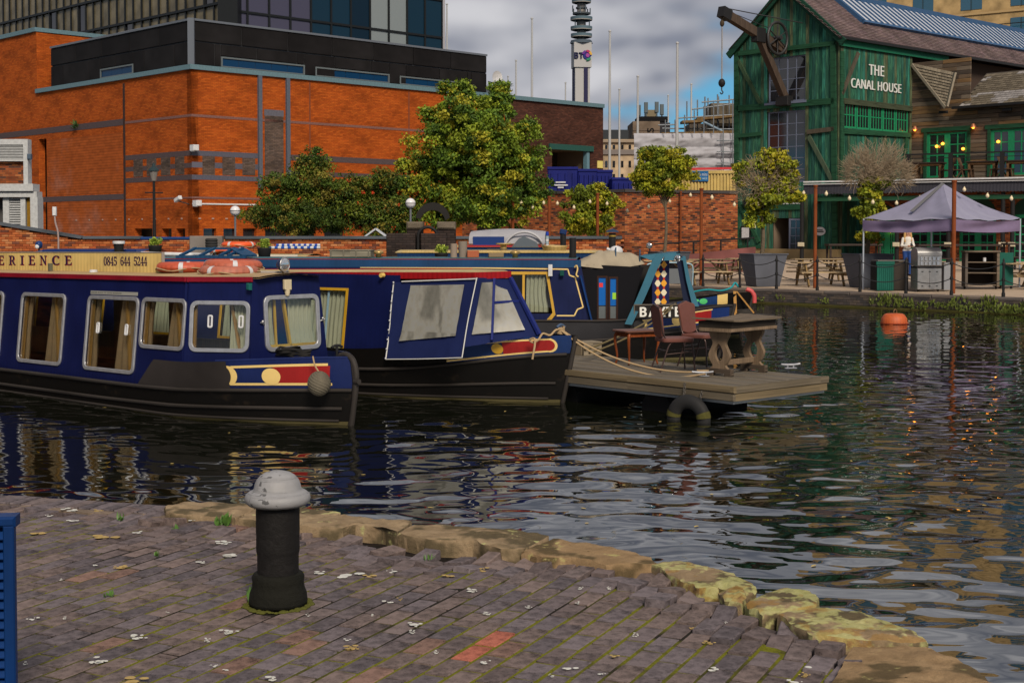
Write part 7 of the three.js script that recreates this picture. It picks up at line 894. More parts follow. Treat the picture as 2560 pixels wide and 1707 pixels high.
// glass tower behind
{
const gR = facade(566, 112, 44.4, 0), gL = facade(566, 112, -45.6, 0), t = thing('glass_tower', 'dark glass curtain walled building behind the brick hall', 'building', [gR.o.x, 0, gR.o.z]), ro = (f) => facadeAt(f.o.clone().sub(t.position), f.th * 180 / Math.PI), GR = ro(gR), GL = ro(gL);
const y0 = 10, y1 = 30, dkM = M([0.012, 0.014, 0.016], 0.4), L0 = gL.loc(-140, 60)[0], R1 = gR.loc(1106, 60)[0];
mesh('core', [bx(L0, 0, -20, -0.1, y1, -0.3)], dkM, t, { f: GL }); mesh('core', [bx(0.1, 0, -20, R1, y1, -0.3)], dkM, t, { f: GR });
const lp = [[0.165, 0.140, 0.085], [0.185, 0.158, 0.098], [0.145, 0.125, 0.080]].map((c) => M(c, 0.2, { map: T.blotch })), N = 38, ys = [y0, 13.0, 15.55, 18.1, 20.6, 23.2, 26];
for (let i = 0; i < N; i++) for (let j = 0; j + 1 < ys.length; j++) mesh('pane', bx(L0 + (-L0 - 0.2) * i / N + 0.06, ys[j] + 0.06, -0.12, L0 + (-L0 - 0.2) * (i + 1) / N - 0.06, ys[j + 1] - 0.06, -0.08), hash(i, j, 5) < 0.92 ? lp[Math.floor(hash(i, j, 3) * 3)] : darkGlass, t, { f: GL });
for (let i = 0; i <= N; i++) { const x = L0 + (-L0 - 0.2) * i / N; mesh('mullion', bx(x - 0.07, y0, -0.2, x + 0.07, y1, 0.06), dkM, t, { f: GL }); } for (const y of ys) mesh('transom', bx(L0, y - 0.1, -0.2, 0, y + 0.1, 0.12), dkM, t, { f: GL });
mesh('corner_column', cbox(1.6, 22, 1.6, 0.05, 0.3, 19, -0.3), dkM, t, { f: facadeAt(V(0, 0, 0), 0) });
const n = 11, rp = [M([0.05, 0.05, 0.085], 0.1), M([0.006, 0.024, 0.045], 0.1), M([0.004, 0.015, 0.03], 0.1), M([0.17, 0.20, 0.21], 0.1)], kind = [0, 0, 0, 0, 1, 1, 2, 3, 3, 1, 1], yr = [y0, 13.3, 16.6, 20, 23.4, 27, y1];
for (let i = 0; i < n; i++) for (let j = 0; j + 1 < yr.length; j++) { const a = R1 * i / n + 1.2, b = R1 * (i + 1) / n; mesh('pane', bx(R1 * i / n + 0.06, yr[j] + 0.05, -0.12, b - 0.06, yr[j + 1] - 0.05, -0.06), rp[kind[i]], t, { f: GR }); } for (let i = 0; i <= n; i++) mesh('mullion', bx(R1 * i / n - 0.09, y0, -0.2, R1 * i / n + 0.09, y1, 0.04), dkM, t, { f: GR }); for (const y of yr) mesh('transom', bx(0, y - 0.09, -0.2, R1, y + 0.09, 0.05), dkM, t, { f: GR });
mesh('end_fin', bx(R1, 0, -8, R1 + 0.25, y1, 0.08), M([0.30, 0.30, 0.33], 0.6), t, { f: GR });
}
// ---------------------------------------------------------------- walls, street furniture and the town beyond
{ // the low brick wall behind the boats, rising as a ramp at the left
const D = 45, f = facade(1280, D, 0, 0), top = f.loc(900, 592)[1], X = (px) => f.loc(px, 600)[0], xl = X(205), y = (x) => top + Math.max(0, xl - x) * 0.168;
const o = thing('brick_wall', 'low red brick wall with rounded blue coping behind the moored boats', 'wall', f.o);
const bg = clean(box(0.214, 0.065, 0.1)), gs = [], cols = [[0.36, 0.095, 0.030], [0.44, 0.15, 0.05], [0.28, 0.07, 0.028], [0.40, 0.12, 0.04], [0.16, 0.06, 0.04], [0.46, 0.19, 0.08], [0.33, 0.085, 0.03]];
const core = shp([[X(-300), 0], [X(1560), 0], [X(1560), top - 0.06], [xl, top - 0.06], [X(-300), y(X(-300)) - 0.06]]); mesh('wall_core', ext(core, 0.3).translate(0, 0, -0.36), M([0.16, 0.09, 0.06], 0.95, { map: T.brickRed }), o);
for (let r = 0; r < 20; r++) for (let i = 0; i < 112; i++) { const x = X(-120) + i * 0.225 + (r % 2) * 0.112, yy = 1.42 + r * 0.075; if (x > X(1556) || yy > y(x) - 0.10) continue; const h = hash(i, r, 71), b = bg.clone().translate(x, yy, -0.05 + (h - 0.5) * 0.012), c = cols[Math.floor(h * 7)], a = new Float32Array(b.attributes.position.count * 3); for (let k = 0; k < a.length; k += 3) a.set(c.map((q) => q * (0.8 + 0.4 * hash(i, r, 72))), k); b.setAttribute('color', new THREE.BufferAttribute(a, 3)); gs.push(b); }
mesh('brick_courses', gs, M([1, 1, 1], 0.9, { vertexColors: true, map: T.grain }), o, { keep: ['color'], kind: 'stuff' });
const cm = M([0.085, 0.10, 0.12], 0.7, { map: T.blotch }); const cope = (a, b) => { mesh('coping', [beam([a, y(a) - 0.02, -0.1], [b, y(b) - 0.02, -0.1], 0.38, 0.09, UP, 0.03)], cm, o); }; cope(X(-200), xl); cope(xl, X(352)); cope(X(562), X(972)); cope(X(1137), X(1556));
mesh('concrete_block', cbox(1.05, 0.9, 0.4, 0.02, X(518), top - 0.42, 0.06), M([0.20, 0.18, 0.165], 0.9, { map: T.blotch }), o);
mesh('metal_rail', rod([X(340), top - 0.05, 0], [X(480), top - 0.05, 0], 0.05), bluePaint, o);
}
{ // dark brick piers with stone caps, an iron half wheel between them
const D = 43.5, f = facade(1280, D, 0, 0), o = thing('bridge_piers', 'dark brick piers with stone caps and an iron arch behind the boats', 'pier', [0, 0, -D]), bk = M([0.55, 0.5, 0.5], 0.9, { map: T.brickGrey }), cap = M([0.21, 0.175, 0.13], 0.9, { map: T.blotch, bumpMap: T.grainB, bumpScale: 0.02 });
bk.color.setRGB(0.42, 0.40, 0.42); const B = (x0, y0, x1, y1) => { const a = at(x0, y0, D), b = at(x1, y1, D); return [a.x, b.y, b.x, a.y]; };
for (const [r, z] of [[B(968, 583, 1040, 660), 0.1], [B(1054, 583, 1118, 660), 0.12], [B(1016, 572, 1056, 660), -0.3], [B(1090, 572, 1138, 660), -0.3]]) { mesh('pier', cbox(r[2] - r[0], r[3] - 0.4, 0.6, 0.02, (r[0] + r[2]) / 2, (r[3] + 0.4) / 2, z), bk, o); }
for (const [a, b] of [[1016, 1058], [1092, 1138]]) { const r = B(a, 554, b, 573); mesh('stone_cap', cbox(r[2] - r[0], r[3] - r[1], 0.75, 0.05, (r[0] + r[2]) / 2, (r[1] + r[3]) / 2, -0.3), cap, o); }
const c = at(1079, 548, D), w = Math.abs(at(1122, 548, D).x - c.x); mesh('iron_half_wheel', [ext((() => { const s = new THREE.Shape(); s.absarc(0, 0, w, 0.1, Math.PI - 0.1, false); s.lineTo(-w * 0.75, 0.02); s.absarc(0, -w * 0.2, w * 0.75, Math.PI - 0.2, 0.2, true); return s; })(), 0.12, { cs: 24 }).translate(c.x, c.y, -0.7)], blkMatte, o);
const a = at(1070, 600, D); mesh('iron_arch', torus(0.30, 0.05, a.x, a.y + 0.1, 0.2, 0, 0, 0, 8, 24, Math.PI), blk, o); for (const s of [-1, 1]) mesh('arch_post', rod([a.x + s * 0.30, 0.8, 0.2], [a.x + s * 0.30, a.y + 0.1, 0.2], 0.05), blk, o);
const g = at(940, 590, D + 3); mesh('roof_gablet', [beam([g.x - 0.4, g.y - 0.05, -3], [g.x, g.y + 0.24, -3], 0.5, 0.05), beam([g.x, g.y + 0.24, -3], [g.x + 0.4, g.y - 0.05, -3], 0.5, 0.05)], M([0.42, 0.45, 0.50], 0.7), o);
}
{ // tall red wall of the yard by the terrace
const D = 56, a = at(1562, 477, D), b = at(1845, 481, 58.5), o = thing('yard_wall', 'tall red brick yard wall beside the pub', 'wall', [a.x, 0, a.z]), d = b.clone().sub(a).setY(0), L = d.length(), th = Math.atan2(-d.z, d.x), F1 = facadeAt(V(0, 0, 0), th * 180 / Math.PI), dkx = at(1370, 500, 57).x - a.x;
mesh('wall', bx(0, 0, -0.35, L, a.y - 0.05, 0), M([1, 1, 1], 0.9, { map: T.brickRed, bumpMap: T.brickBump, bumpScale: 0.012 }), o, { f: F1 }); mesh('coping', bx(-0.02, a.y - 0.05, -0.42, L, a.y + 0.08, 0.06), M([0.05, 0.045, 0.045], 0.8), o, { f: F1 });
const F2 = facadeAt(V(-0.02, 0, -0.02), -42); mesh('wall', bx(-9, 0, -0.35, 0, a.y - 0.05, 0), M([1, 1, 1], 0.9, { map: T.brickRed }), o, { f: F2 }); mesh('coping', bx(-9, a.y - 0.05, -0.42, 0, a.y + 0.07, 0.05), M([0.05, 0.045, 0.045], 0.8), o, { f: F2 });
{ const q = V(L * 0.35, 0, 0), rl = part(o, 'ramp_wall', F1); mesh('ramp', [poly([[L * 0.10, 0], [L * 0.98, 0], [L * 0.98, 1.62], [L * 0.10, 1.2]], 0.2, 1.2)], M([0.20, 0.075, 0.07], 0.9, { map: T.blotch }), rl); mesh('ramp_rail', rod([L * 0.1, 1.75, 1.3], [L * 0.98, 2.0, 1.3], 0.03), blk, rl); for (let i = 0; i < 4; i++) mesh('ramp_post', rod([L * (0.2 + i * 0.24), 1, 1.3], [L * (0.2 + i * 0.24), 1.8 + i * 0.07, 1.3], 0.035), blk, rl); }
}
// skips behind the wall
const skipBlue = M([0.008, 0.014, 0.17], 0.5, { map: T.paint });
function skip(label, px0, px1, pyT, pyB, D) { const a = at(px0, pyB, D), b = at(px1, pyT, D), w = b.x - a.x, h = b.y - 0.9, o = thing('skip', label, 'skip', [(a.x + b.x) / 2, 0.9, -D], 0, 'blue skips behind the yard wall'); mesh('body', [(() => { const s = shp([[-w * 0.46, 0], [w * 0.46, 0], [w / 2, h], [-w / 2, h]]); return ext(s, 1.8, { bevel: 0.03 }).translate(0, 0, -0.9); })()], skipBlue, o); mesh('rim', [cbox(w + 0.1, 0.12, 0.1, 0.02, 0, h, 0.92)], skipBlue, o); for (let i = 0; i < 4; i++) mesh('rib', cbox(0.09, h * 0.9, 0.08, 0.01, -w * 0.38 + i * w * 0.25, h * 0.5, 0.96), skipBlue, o); return o; }
const skip1 = skip('tall blue skip at the loading bay, left one', 1370, 1440, 423, 480, 60); skip('tall blue skip with rounded lid in the middle', 1444, 1488, 428, 480, 61); skip('tall narrow blue skip at the end', 1490, 1526, 430, 480, 62); skip('low blue skip in front of the pale building', 1528, 1576, 449, 480, 60);
for (const [w, y] of [[0.42, 0.08], [0.6, -0.04], [0.25, -0.14]]) { const p = at(1402, 460, 58.9); mesh('lettering', box(w, 0.055, 0.01, p.x - skip1.position.x, p.y - 0.9 + y, 1.01), white, skip1); }
{ const a = at(1632, 478, 62), b = at(1842, 427, 62), o = thing('shipping_container', 'yellow site container with a blue sign behind the wall', 'container', [(a.x + b.x) / 2, 0, -62]), w = b.x - a.x, m = M([0.56, 0.40, 0.11], 0.6, { map: T.paint }); mesh('body', bx(-w / 2, 0.9, -2.4, w / 2, b.y, -0.06), m, o); for (let i = 0; i < 26; i++) mesh('rib', bx(-w / 2 + w * i / 26, 1.0, -0.06, -w / 2 + w * (i + 0.5) / 26, b.y - 0.12, 0), m, o); mesh('top_rail', bx(-w / 2, b.y - 0.12, -0.06, w / 2, b.y + 0.02, 0.03), m, o); mesh('red_edge', beam([-w * 0.15, b.y + 0.12, -1], [w * 0.48, b.y + 0.16, -1], 0.1, 0.1), M([0.4, 0.03, 0.04], 0.6), o); const s0 = at(1728, 453, 61.9), s1 = at(1772, 427, 61.9), sx = (s0.x + s1.x) / 2 - o.position.x, sw = s1.x - s0.x, sh = s1.y - s0.y; const sg = part(o, 'container_sign'); mesh('sign_board', box(sw, sh, 0.03, sx, (s0.y + s1.y) / 2, 0.04), M([0.008, 0.09, 0.24], 0.5), sg); mesh('sign_lettering', [letters('mobile mini', fontR, 0.13, 0.006, { center: 1, width: sw * 0.86 }).translate(sx, (s0.y + s1.y) / 2 + sh * 0.17, 0.056)], white, sg); mesh('sign_lettering', [letters('0808 721 4430', fontR, 0.10, 0.006, { center: 1, width: sw * 0.86 }).translate(sx, (s0.y + s1.y) / 2 - sh * 0.22, 0.056)], M([0.35, 0.5, 0.6], 0.6), sg); }
// sheeted building with scaffolding
{
const D = 95, o = thing('sheeted_building', 'building wrapped in white sheeting with scaffolding on top', 'building', [0, 0, -D]), P = (x, y, d = 0) => { const p = at(x, y, D); return V(p.x, p.y, d); }, sh = M([0.42, 0.42, 0.46], 0.85, { map: T.cloth, side: THREE.DoubleSide }), sc = M([0.16, 0.18, 0.20], 0.5, { metalness: 0.4 }), deckM = M([0.22, 0.14, 0.06], 0.8, { map: T.woodH });
mesh('wall', bx(P(1655, 0).x, 0, -8, P(1870, 0).x, P(0, 345).y, -0.5), M([0.28, 0.27, 0.26], 0.9), o);
const rows = [[333, 367], [367, 395], [395, 421], [421, 450]]; for (const [y0, y1] of rows) { const g = []; for (let j = 0; j <= 10; j++) { const l = []; for (let i = 0; i <= 60; i++) { const x = 1585 + 290 * i / 60, t = j / 10, p = P(x - (y0 > 340 && i === 0 ? 0 : 0), y0 + (y1 - y0) * t, 0); p.z += 0.35 * (fbm(i * 0.16 + y0, t * 3, 4, 8) - 0.5) + 0.15 * Math.sin(t * Math.PI); p.y -= 0.15 * fbm(i * 0.2, y0, 3, 9) * t; l.push(p); } g.push(l); } mesh('sheeting', sheet(g, true), sh, o); }
for (let i = 0; i < 9; i++) mesh('standard', rod(P(1662 + i * 24, i > 5 ? 455 : 334, 0.45), P(1662 + i * 24, 290 - i * 7 + 20 * hash(i, 2), 0.45), 0.04), sc, o); for (const y of [352, 380, 408]) mesh('ledger', rod(P(1790, y, 0.4), P(1850, y, 0.4), 0.04), sc, o);
for (let i = 0; i < 6; i++) mesh('standard', rod(P(1700 + i * 27, 335, -2), P(1700 + i * 27, 250 - i * 4, -2), 0.045), sc, o);
for (const [a, b] of [[[1700, 292], [1850, 283]], [[1735, 270], [1850, 255]], [[1760, 252], [1850, 244]], [[1660, 318], [1850, 320]], [[1700, 330], [1850, 326]], [[1768, 238], [1768, 320]], [[1800, 232], [1800, 330]], [[1650, 310], [1700, 308]]]) mesh('ledger', rod(P(...a, -1), P(...b, -1), 0.05), sc, o);
for (const [a, b] of [[[1745, 296], [1850, 287]], [[1708, 303], [1760, 301]], [[1655, 333], [1850, 328]]]) mesh('scaffold_board', beam(P(...a, -1), P(...b, -1), 1.4, 0.16), deckM, o); mesh('brace', rod(P(1762, 303, -0.5), P(1812, 328, -0.5), 0.09), M([0.16, 0.24, 0.32], 0.5), o); mesh('stone_top', cbox(2.6, 1.6, 3, 0.2, P(1840, 280).x, P(0, 278).y, -4), M([0.16, 0.13, 0.09], 0.9, { map: T.blotch }), o); mesh('plant_deck', bx(P(1740, 0).x, P(0, 330).y, -6, P(1860, 0).x, P(0, 300).y, -3), M([0.12, 0.10, 0.08], 0.9, { map: T.blotch }), o);
}
// block with upright lettering, pale building, far roofs
{
const D = 130, P = (x, y) => at(x, y, D), a = P(1582, 460), b = P(1650, 303), o = thing('lettered_block', 'brown tower block with upright black letters and aerials', 'building', [a.x, 0, -D]), w = b.x - a.x; const m = M([0.20, 0.15, 0.11], 0.9, { map: T.blotch }); mesh('wall', bx(0, 0, -6, w, b.y, 0), m, o); mesh('dark_side', bx(w, 0, -6, w + 1.0, b.y - 0.1, -0.4), M([0.03, 0.03, 0.035], 0.8), o); const q = (x, y) => { const p = P(x, y); return [p.x - a.x, p.y]; }; mesh('string_course', bx(0, q(0, 325)[1] - 0.06, 0, w, q(0, 325)[1] + 0.06, 0.06), M([0.12, 0.09, 0.07], 0.9), o); mesh('window', bx(q(1612, 0)[0], q(0, 350)[1], -0.02, q(1619, 0)[0], q(0, 336)[1], 0.04), dark, o); mesh('window', bx(q(1584, 0)[0], q(0, 350)[1], -0.02, q(1588, 0)[0], q(0, 338)[1], 0.04), dark, o);
{ const l = letters('ACES', fontB, 0.62, 0.08, { width: q(0, 320)[1] - q(0, 372)[1] }); l.rotateZ(Math.PI / 2); mesh('lettering', l.translate(q(1636, 0)[0], q(0, 372)[1], 0.01), dark, o); }
mesh('plant_room', bx(q(1620, 0)[0], b.y, -3, q(1648, 0)[0], q(0, 272)[1], -1), M([0.17, 0.14, 0.09], 0.9), o); mesh('parapet', bx(q(1598, 0)[0], b.y, -4, w + 0.8, b.y + 0.5, -0.6), dark, o); for (const [x, y0, y1] of [[1600, 260, 300], [1618, 253, 300], [1645, 252, 300], [1658, 258, 310]]) { const c = q(x, y0); mesh('aerial', [rod([c[0], q(0, y1)[1], -1], [c[0], c[1], -1], 0.08), cbox(0.35, 1.0, 0.3, 0.04, c[0], c[1] + 0.1 - 0.6, -1)], M([0.08, 0.10, 0.11], 0.6), o); }
const D2 = 120, P2 = (x, y) => at(x, y, D2), c0 = P2(1508, 480), c1 = P2(1600, 340), o2 = thing('pale_building', 'pale stone building with small windows beyond the yard', 'building', [c0.x, 0, -D2]), q2 = (x, y) => { const p = P2(x, y); return [p.x - c0.x, p.y]; }; const st = M([0.50, 0.38, 0.25], 0.85, { map: T.blotch }); mesh('wall', bx(0, 0, -8, c1.x - c0.x, q2(0, 348)[1], 0), st, o2); mesh('cornice', bx(-0.1, q2(0, 356)[1], 0, c1.x - c0.x, q2(0, 350)[1], 0.25), M([0.25, 0.2, 0.15], 0.8), o2); mesh('cornice', bx(-0.1, q2(0, 386)[1], 0, c1.x - c0.x, q2(0, 374)[1], 0.15), M([0.16, 0.14, 0.13], 0.8), o2); mesh('roof_storey', bx(0, q2(0, 348)[1], -6, q2(1575, 0)[0], q2(0, 322)[1], -1), M([0.03, 0.035, 0.04], 0.6), o2); for (const [y0, y1] of [[362, 372], [402, 418], [435, 446]]) for (const x of [1514, 1533, 1554, 1573]) mesh('window', bx(q2(x, 0)[0], q2(0, y1)[1], -0.02, q2(x + 6, 0)[0], q2(0, y0)[1], 0.05), darkGlass, o2);
}
// the telecom tower
{
const D = 650, P = (x, y) => at(x, y, D), c = P(1453, 500), o = thing('telecom_tower', 'tall pale telecom tower with stacked aerial galleries', 'tower', [c.x, 0, -D], 0.12), s = D / F, W = (px) => px * s, yy = (py) => P(0, py).y; const pale = M([0.36, 0.36, 0.36], 0.9), ring = M([0.075, 0.12, 0.15], 0.6), ringP = M([0.30, 0.29, 0.27], 0.7), stem = M([0.20, 0.19, 0.18], 0.8);
const w1 = W(55), w0 = W(50);
mesh('shaft', box(w0 * 0.74, yy(170), w0 * 0.74, 0, yy(170) / 2, 0), pale, o); mesh('upper_shaft', box(w1 * 0.80, yy(108) - yy(170), w1 * 0.80, 0, (yy(108) + yy(170)) / 2, 0), pale, o);
for (const [x, z, wx, wz] of [[w0 * 0.16, w0 * 0.37, w0 * 0.2, 0.8], [-w0 * 0.37, w0 * 0.05, 0.8, w0 * 0.2], [-w0 * 0.37, -w0 * 0.24, 0.8, w0 * 0.12]]) mesh('slot', box(wx, yy(170), wz, x, yy(170) / 2, z), M([0.022, 0.022, 0.06], 0.6), o);
mesh('gallery_base', cyl(W(29), W(26), W(8), 0, yy(105), 0, 8), M([0.05, 0.07, 0.09], 0.7), o); mesh('neck', cyl(W(11), W(11), yy(-30) - yy(108), 0, (yy(-30) + yy(108)) / 2, 0, 20), stem, o);
for (const [y, r] of [[88, 26.5], [70, 27], [46, 27.5], [2, 24], [-20, 20]]) { mesh('gallery', cyl(W(r), W(r), W(6.5), 0, yy(y), 0, 28), ring, o); mesh('gallery_edge', cyl(W(r) * 0.98, W(r), W(2.2), 0, yy(y + 4.2), 0, 28), ringP, o); mesh('gallery_under', cyl(W(r) * 0.75, W(r) * 0.97, W(2), 0, yy(y + 6.2), 0, 28), M([0.02, 0.03, 0.04], 0.8), o); }
for (const [y, r] of [[34, 22], [20, 14]]) mesh('small_gallery', cyl(W(r), W(r), W(4), 0, yy(y), 0, 24), M([0.05, 0.06, 0.07], 0.7), o);
for (let i = 0; i < 10; i++) { const a = i / 10 * 6.28; mesh('aerial', cyl(W(1.6), W(1.6), W(16), Math.cos(a) * W(22), yy([28, 60, 22][i % 3]), Math.sin(a) * W(22), 6), M([0.07, 0.09, 0.11], 0.6), o); }
const sg = part(o, 'tower_sign'); const fz = w1 * 0.40; { const l = letters('BT', fontB, W(15), 0.6); l.computeBoundingBox(); mesh('lettering', l.translate(-w1 * 0.40 - l.boundingBox.min.x, yy(149), fz), M([0.01, 0.012, 0.05], 0.5), sg); }
const cx = w1 * 0.18, cy = yy(141), r = W(12.5); mesh('globe', cyl(r * 0.80, r * 0.80, 0.5, cx, cy, fz + 0.2, 28, Math.PI / 2), M([0.015, 0.02, 0.16], 0.5), sg); const arcs = [[0.9, 1.7, [0.35, 0.02, 0.10]], [0.1, 0.95, [0.5, 0.28, 0.02]], [4.6, 5.6, [0.02, 0.20, 0.10]], [1.9, 2.9, [0.10, 0.02, 0.2]]]; for (const [a0, a1, c3] of arcs) { const sh = new THREE.Shape(); sh.absarc(cx, cy, r * 1.05, a0, a1, false); sh.absarc(cx, cy, r * 0.62, a1, a0, true); mesh('globe_segment', ext(sh, 0.4, { cs: 10 }).translate(0, 0, fz + 0.3), M(c3, 0.5), sg); } mesh('globe_segment', cyl(r * 0.38, r * 0.38, 0.3, cx + r * 0.12, cy, fz + 0.6, 20, Math.PI / 2), M([0.25, 0.02, 0.22], 0.5), sg);
}
// flag poles in the square beyond
{ const fm = M([0.33, 0.34, 0.35], 0.6); const L = [[1330, 48, 100, 'tall white flagpole left of the telecom tower'], [1290, 153, 120, 'shorter flagpole left of the tall one by the hall roof'], [1525, 80, 92, 'tall white flagpole just right of the telecom tower'], [1549, 225, 115, 'shorter flagpole close to the tall one by the yard'], [1595, 193, 96, 'white flagpole before the lettered block'], [1694, 110, 84, 'tall flagpole standing over the sheeted building'], [1729, 212, 120, 'faint flagpole in front of the scaffolding'], [1270, 192, 150, 'faintest flagpole at the corner of the black cladding'], [1414, 208, 150, 'faint flagpole beside the telecom tower'], [1671, 240, 140, 'faint flagpole between the lettered block and the scaffolding'], [1117, 12, 118, 'thin pole beside the glass tower']];
for (const [px, py, D, lab] of L) { const p = at(px, py, D), h = p.y - 0.5, o = one('flagpole', lab, 'flagpole', [cyl(0.12, 0.07, h, 0, h / 2, 0, 10), ball(0.10, 0, h + 0.05, 0, 1, 1, 1, 8)], fm, { group: 'flagpoles in the square' }); o.position.set(p.x, 0.5, -D); } }
// the hotel beyond the pub
{
const f = facade(2030, 150, -36, 0), o = thing('hotel', 'cream stone block with rows of blue windows beyond the pub roof', 'building', f.o, f.th), st = M([0.52, 0.36, 0.17], 0.85, { map: T.blotch }), gl = M([0.012, 0.075, 0.13], 0.08, { ior: 1.8 }), x1 = f.loc(2800, 60)[0], x0 = f.loc(2032, 5)[0];
const ys = [[0, 22], [58, 92], [120, 160], [170, 250]]; const rows = [[2330, 28, 52], [2330, 10, 10]];
const topY = 36; mesh('wall', bx(x0, 0, -12, x1, topY, 0), st, o); const pitch = 4.9, fl = 3.05, wy = f.loc(2370, 30)[1];
for (let r = -5; r < 6; r++) for (let i = 0; i < 9; i++) { const x = x0 + 1.2 + i * pitch, y = wy + r * fl; if (y > topY - 2) continue; const w = part(o, 'window'); mesh('pane', bx(x, y, -0.02, x + 2.1, y + 1.9, 0.05), gl, w); mesh('frame', [bx(x + 1.0, y, 0.05, x + 1.1, y + 1.9, 0.09)], M([0.03, 0.06, 0.08], 0.5), w); }
for (let r = -4; r < 4; r++) mesh('string_course', bx(x0, wy + r * fl - 0.55, 0, x1, wy + r * fl - 0.35, 0.12), M([0.40, 0.28, 0.14], 0.8), o); mesh('balcony_rail', beam([x0 + 8, wy - fl * 1 + 1.2, 1.2], [x1, wy - fl * 1 + 1.2, 1.2], 0.08, 0.08), blk, o); mesh('balcony_slab', bx(x0 + 8, wy - fl - 0.3, 0, x1, wy - fl - 0.1, 1.3), M([0.12, 0.09, 0.07], 0.8), o); for (let i = 0; i < 4; i++) mesh('buttress', cbox(1.0, 3.4, 1.2, 0.04, x0 + 12 + i * 8, wy - fl * 1.5, 1.0), st, o);
}
// street lamps
{ const p = at(385, 600, 50), o = thing('street_lamp', 'black cast iron street lamp with a lantern before the brick hall', 'street lamp', [p.x, 0.8, -50]), h = at(385, 452, 50).y - 0.8, t = at(385, 408, 50).y - 0.8; mesh('post', lathe([[0.12, 0], [0.12, 0.9], [0.07, 1.0], [0.055, h * 0.6], [0.045, h]], 12), blk, o); mesh('cross_bar', rod([-0.32, h - 0.42, 0], [0.32, h - 0.42, 0], 0.022), blk, o); mesh('lantern', lathe([[0.09, h], [0.17, h + 0.36]], 6), M([0.30, 0.28, 0.26], 0.15, { transmission: 0.4, thickness: 0 }), o); mesh('lantern_roof', lathe([[0.21, h + 0.35], [0.19, h + 0.40], [0.06, h + 0.52], [0.06, h + 0.58], [0.02, t], [0, t + 0.02]], 6), M([0.02, 0.035, 0.04], 0.5), o); }
for (const [px, py, D, lab] of [[587, 527, 47, 'globe lamp on a thin post by the orange wall corner'], [1026, 508, 47, 'globe lamp on a thin post among the rowan trees']]) { const p = at(px, py, D), o = thing('globe_lamp', lab, 'lamp', [p.x, 0.5, -D], 0, 'globe lamps along the towpath'); mesh('globe', ball(0.17, 0, p.y - 0.5, 0, 1, 1, 1, 20), M([0.58, 0.58, 0.60], 0.3), o); mesh('globe_band', torus(0.168, 0.012, 0, p.y - 0.5, 0, Math.PI / 2), iron, o); mesh('post', rod([0, 0, 0], [0, p.y - 0.66, 0], 0.035), M([0.12, 0.13, 0.15], 0.6), o); }
{ const p = at(135, 528, 44), o = thing('post_lamp', 'small white box lamp on a crooked post above the ramp wall', 'lamp', [p.x, 1.2, -44]), h = p.y - 1.2; mesh('post', tube([[0.1, 0, 0], [0.1, h * 0.6, 0], [0.02, h * 0.8, 0], [0, h, 0]], 0.03, 20, 6), M([0.25, 0.19, 0.18], 0.7), o); mesh('lamp_box', cbox(0.12, 0.28, 0.12, 0.02, 0, h, 0), white, o); }
// white framed entrance at the left edge
{
const D = 50, P = (x, y) => at(x, y, D), o = thing('entrance_pavilion', 'white framed entrance pavilion with louvres at the left edge', 'pavilion', [0, 0, -D]), wm = M([0.50, 0.52, 0.53], 0.6, { map: T.grain }), B = (x0, y0, x1, y1, z0, z1) => { const a = P(x0, y1), b = P(x1, y0); return bx(a.x, a.y, z0, b.x, b.y, z1); };
mesh('upper_frame', [B(-200, 348, 70, 362, -0.3, 0.1)], wm, o); mesh('upper_post', B(60, 362, 70, 462, -0.3, 0.1), wm, o); for (let i = 0; i < 9; i++) mesh('louvre', B(-200, 364 + i * 4, 60, 366.2 + i * 4, -0.2, 0.05), wm, o); mesh('louvre_back', B(-200, 362, 60, 400, -0.4, -0.3), M([0.09, 0.09, 0.09], 0.8), o); mesh('brick_panel', B(-200, 402, 60, 462, -0.35, -0.1), M([1, 1, 1], 0.9, { map: T.brickRed }), o); mesh('sill', B(-200, 399, 60, 403, -0.3, 0.08), wm, o);
mesh('beam', B(-200, 460, 88, 478, -0.4, 0.3), wm, o); mesh('beam', B(-200, 479, 95, 493, -0.4, 0.2), wm, o); mesh('post', B(80, 493, 97, 600, -0.4, 0.2), wm, o); mesh('post', B(53, 493, 64, 600, -0.3, 0.1), wm, o); mesh('post', B(8, 493, 22, 600, -0.3, 0.05), wm, o); mesh('yellow_tiles', B(67, 493, 79, 600, -0.3, 0.0), M([0.26, 0.14, 0.012], 0.5, { map: T.grain }), o); for (let i = 0; i < 14; i++) mesh('louvre', B(22, 496 + i * 6, 51, 499.5 + i * 6, -0.25, 0), wm, o); mesh('dark_back', B(-200, 493, 80, 600, -0.6, -0.45), M([0.06, 0.06, 0.06], 0.8), o); mesh('wall_lamp', (() => { const q = P(74, 392); return [cbox(0.14, 0.2, 0.2, 0.03, q.x, q.y, 0.05)]; })(), M([0.06, 0.09, 0.13], 0.5), o);
}
{ // across the basin to the left, out of the picture: the brick warehouse that the boat windows mirror
const o = thing('canal_warehouse', 'brown brick warehouse beside the basin, beyond the left edge', 'building', [-27, 0, -26], 0.5); mesh('wall', bx(-4, 0, -16, 4, 9, 16), M([1, 1, 1], 0.9, { map: T.brickRed }), o); for (let i = 0; i < 7; i++) for (let j = 0; j < 2; j++) mesh('window', bx(3.98, 1.2 + j * 3.6, -14 + i * 4.2, 4.06, 3.4 + j * 3.6, -12.4 + i * 4.2), darkGlass, o); mesh('roof', poly([[-4.4, 9], [4.4, 9], [0, 12]], 32.4, -16.2), M([0.08, 0.07, 0.07], 0.9), o);
}
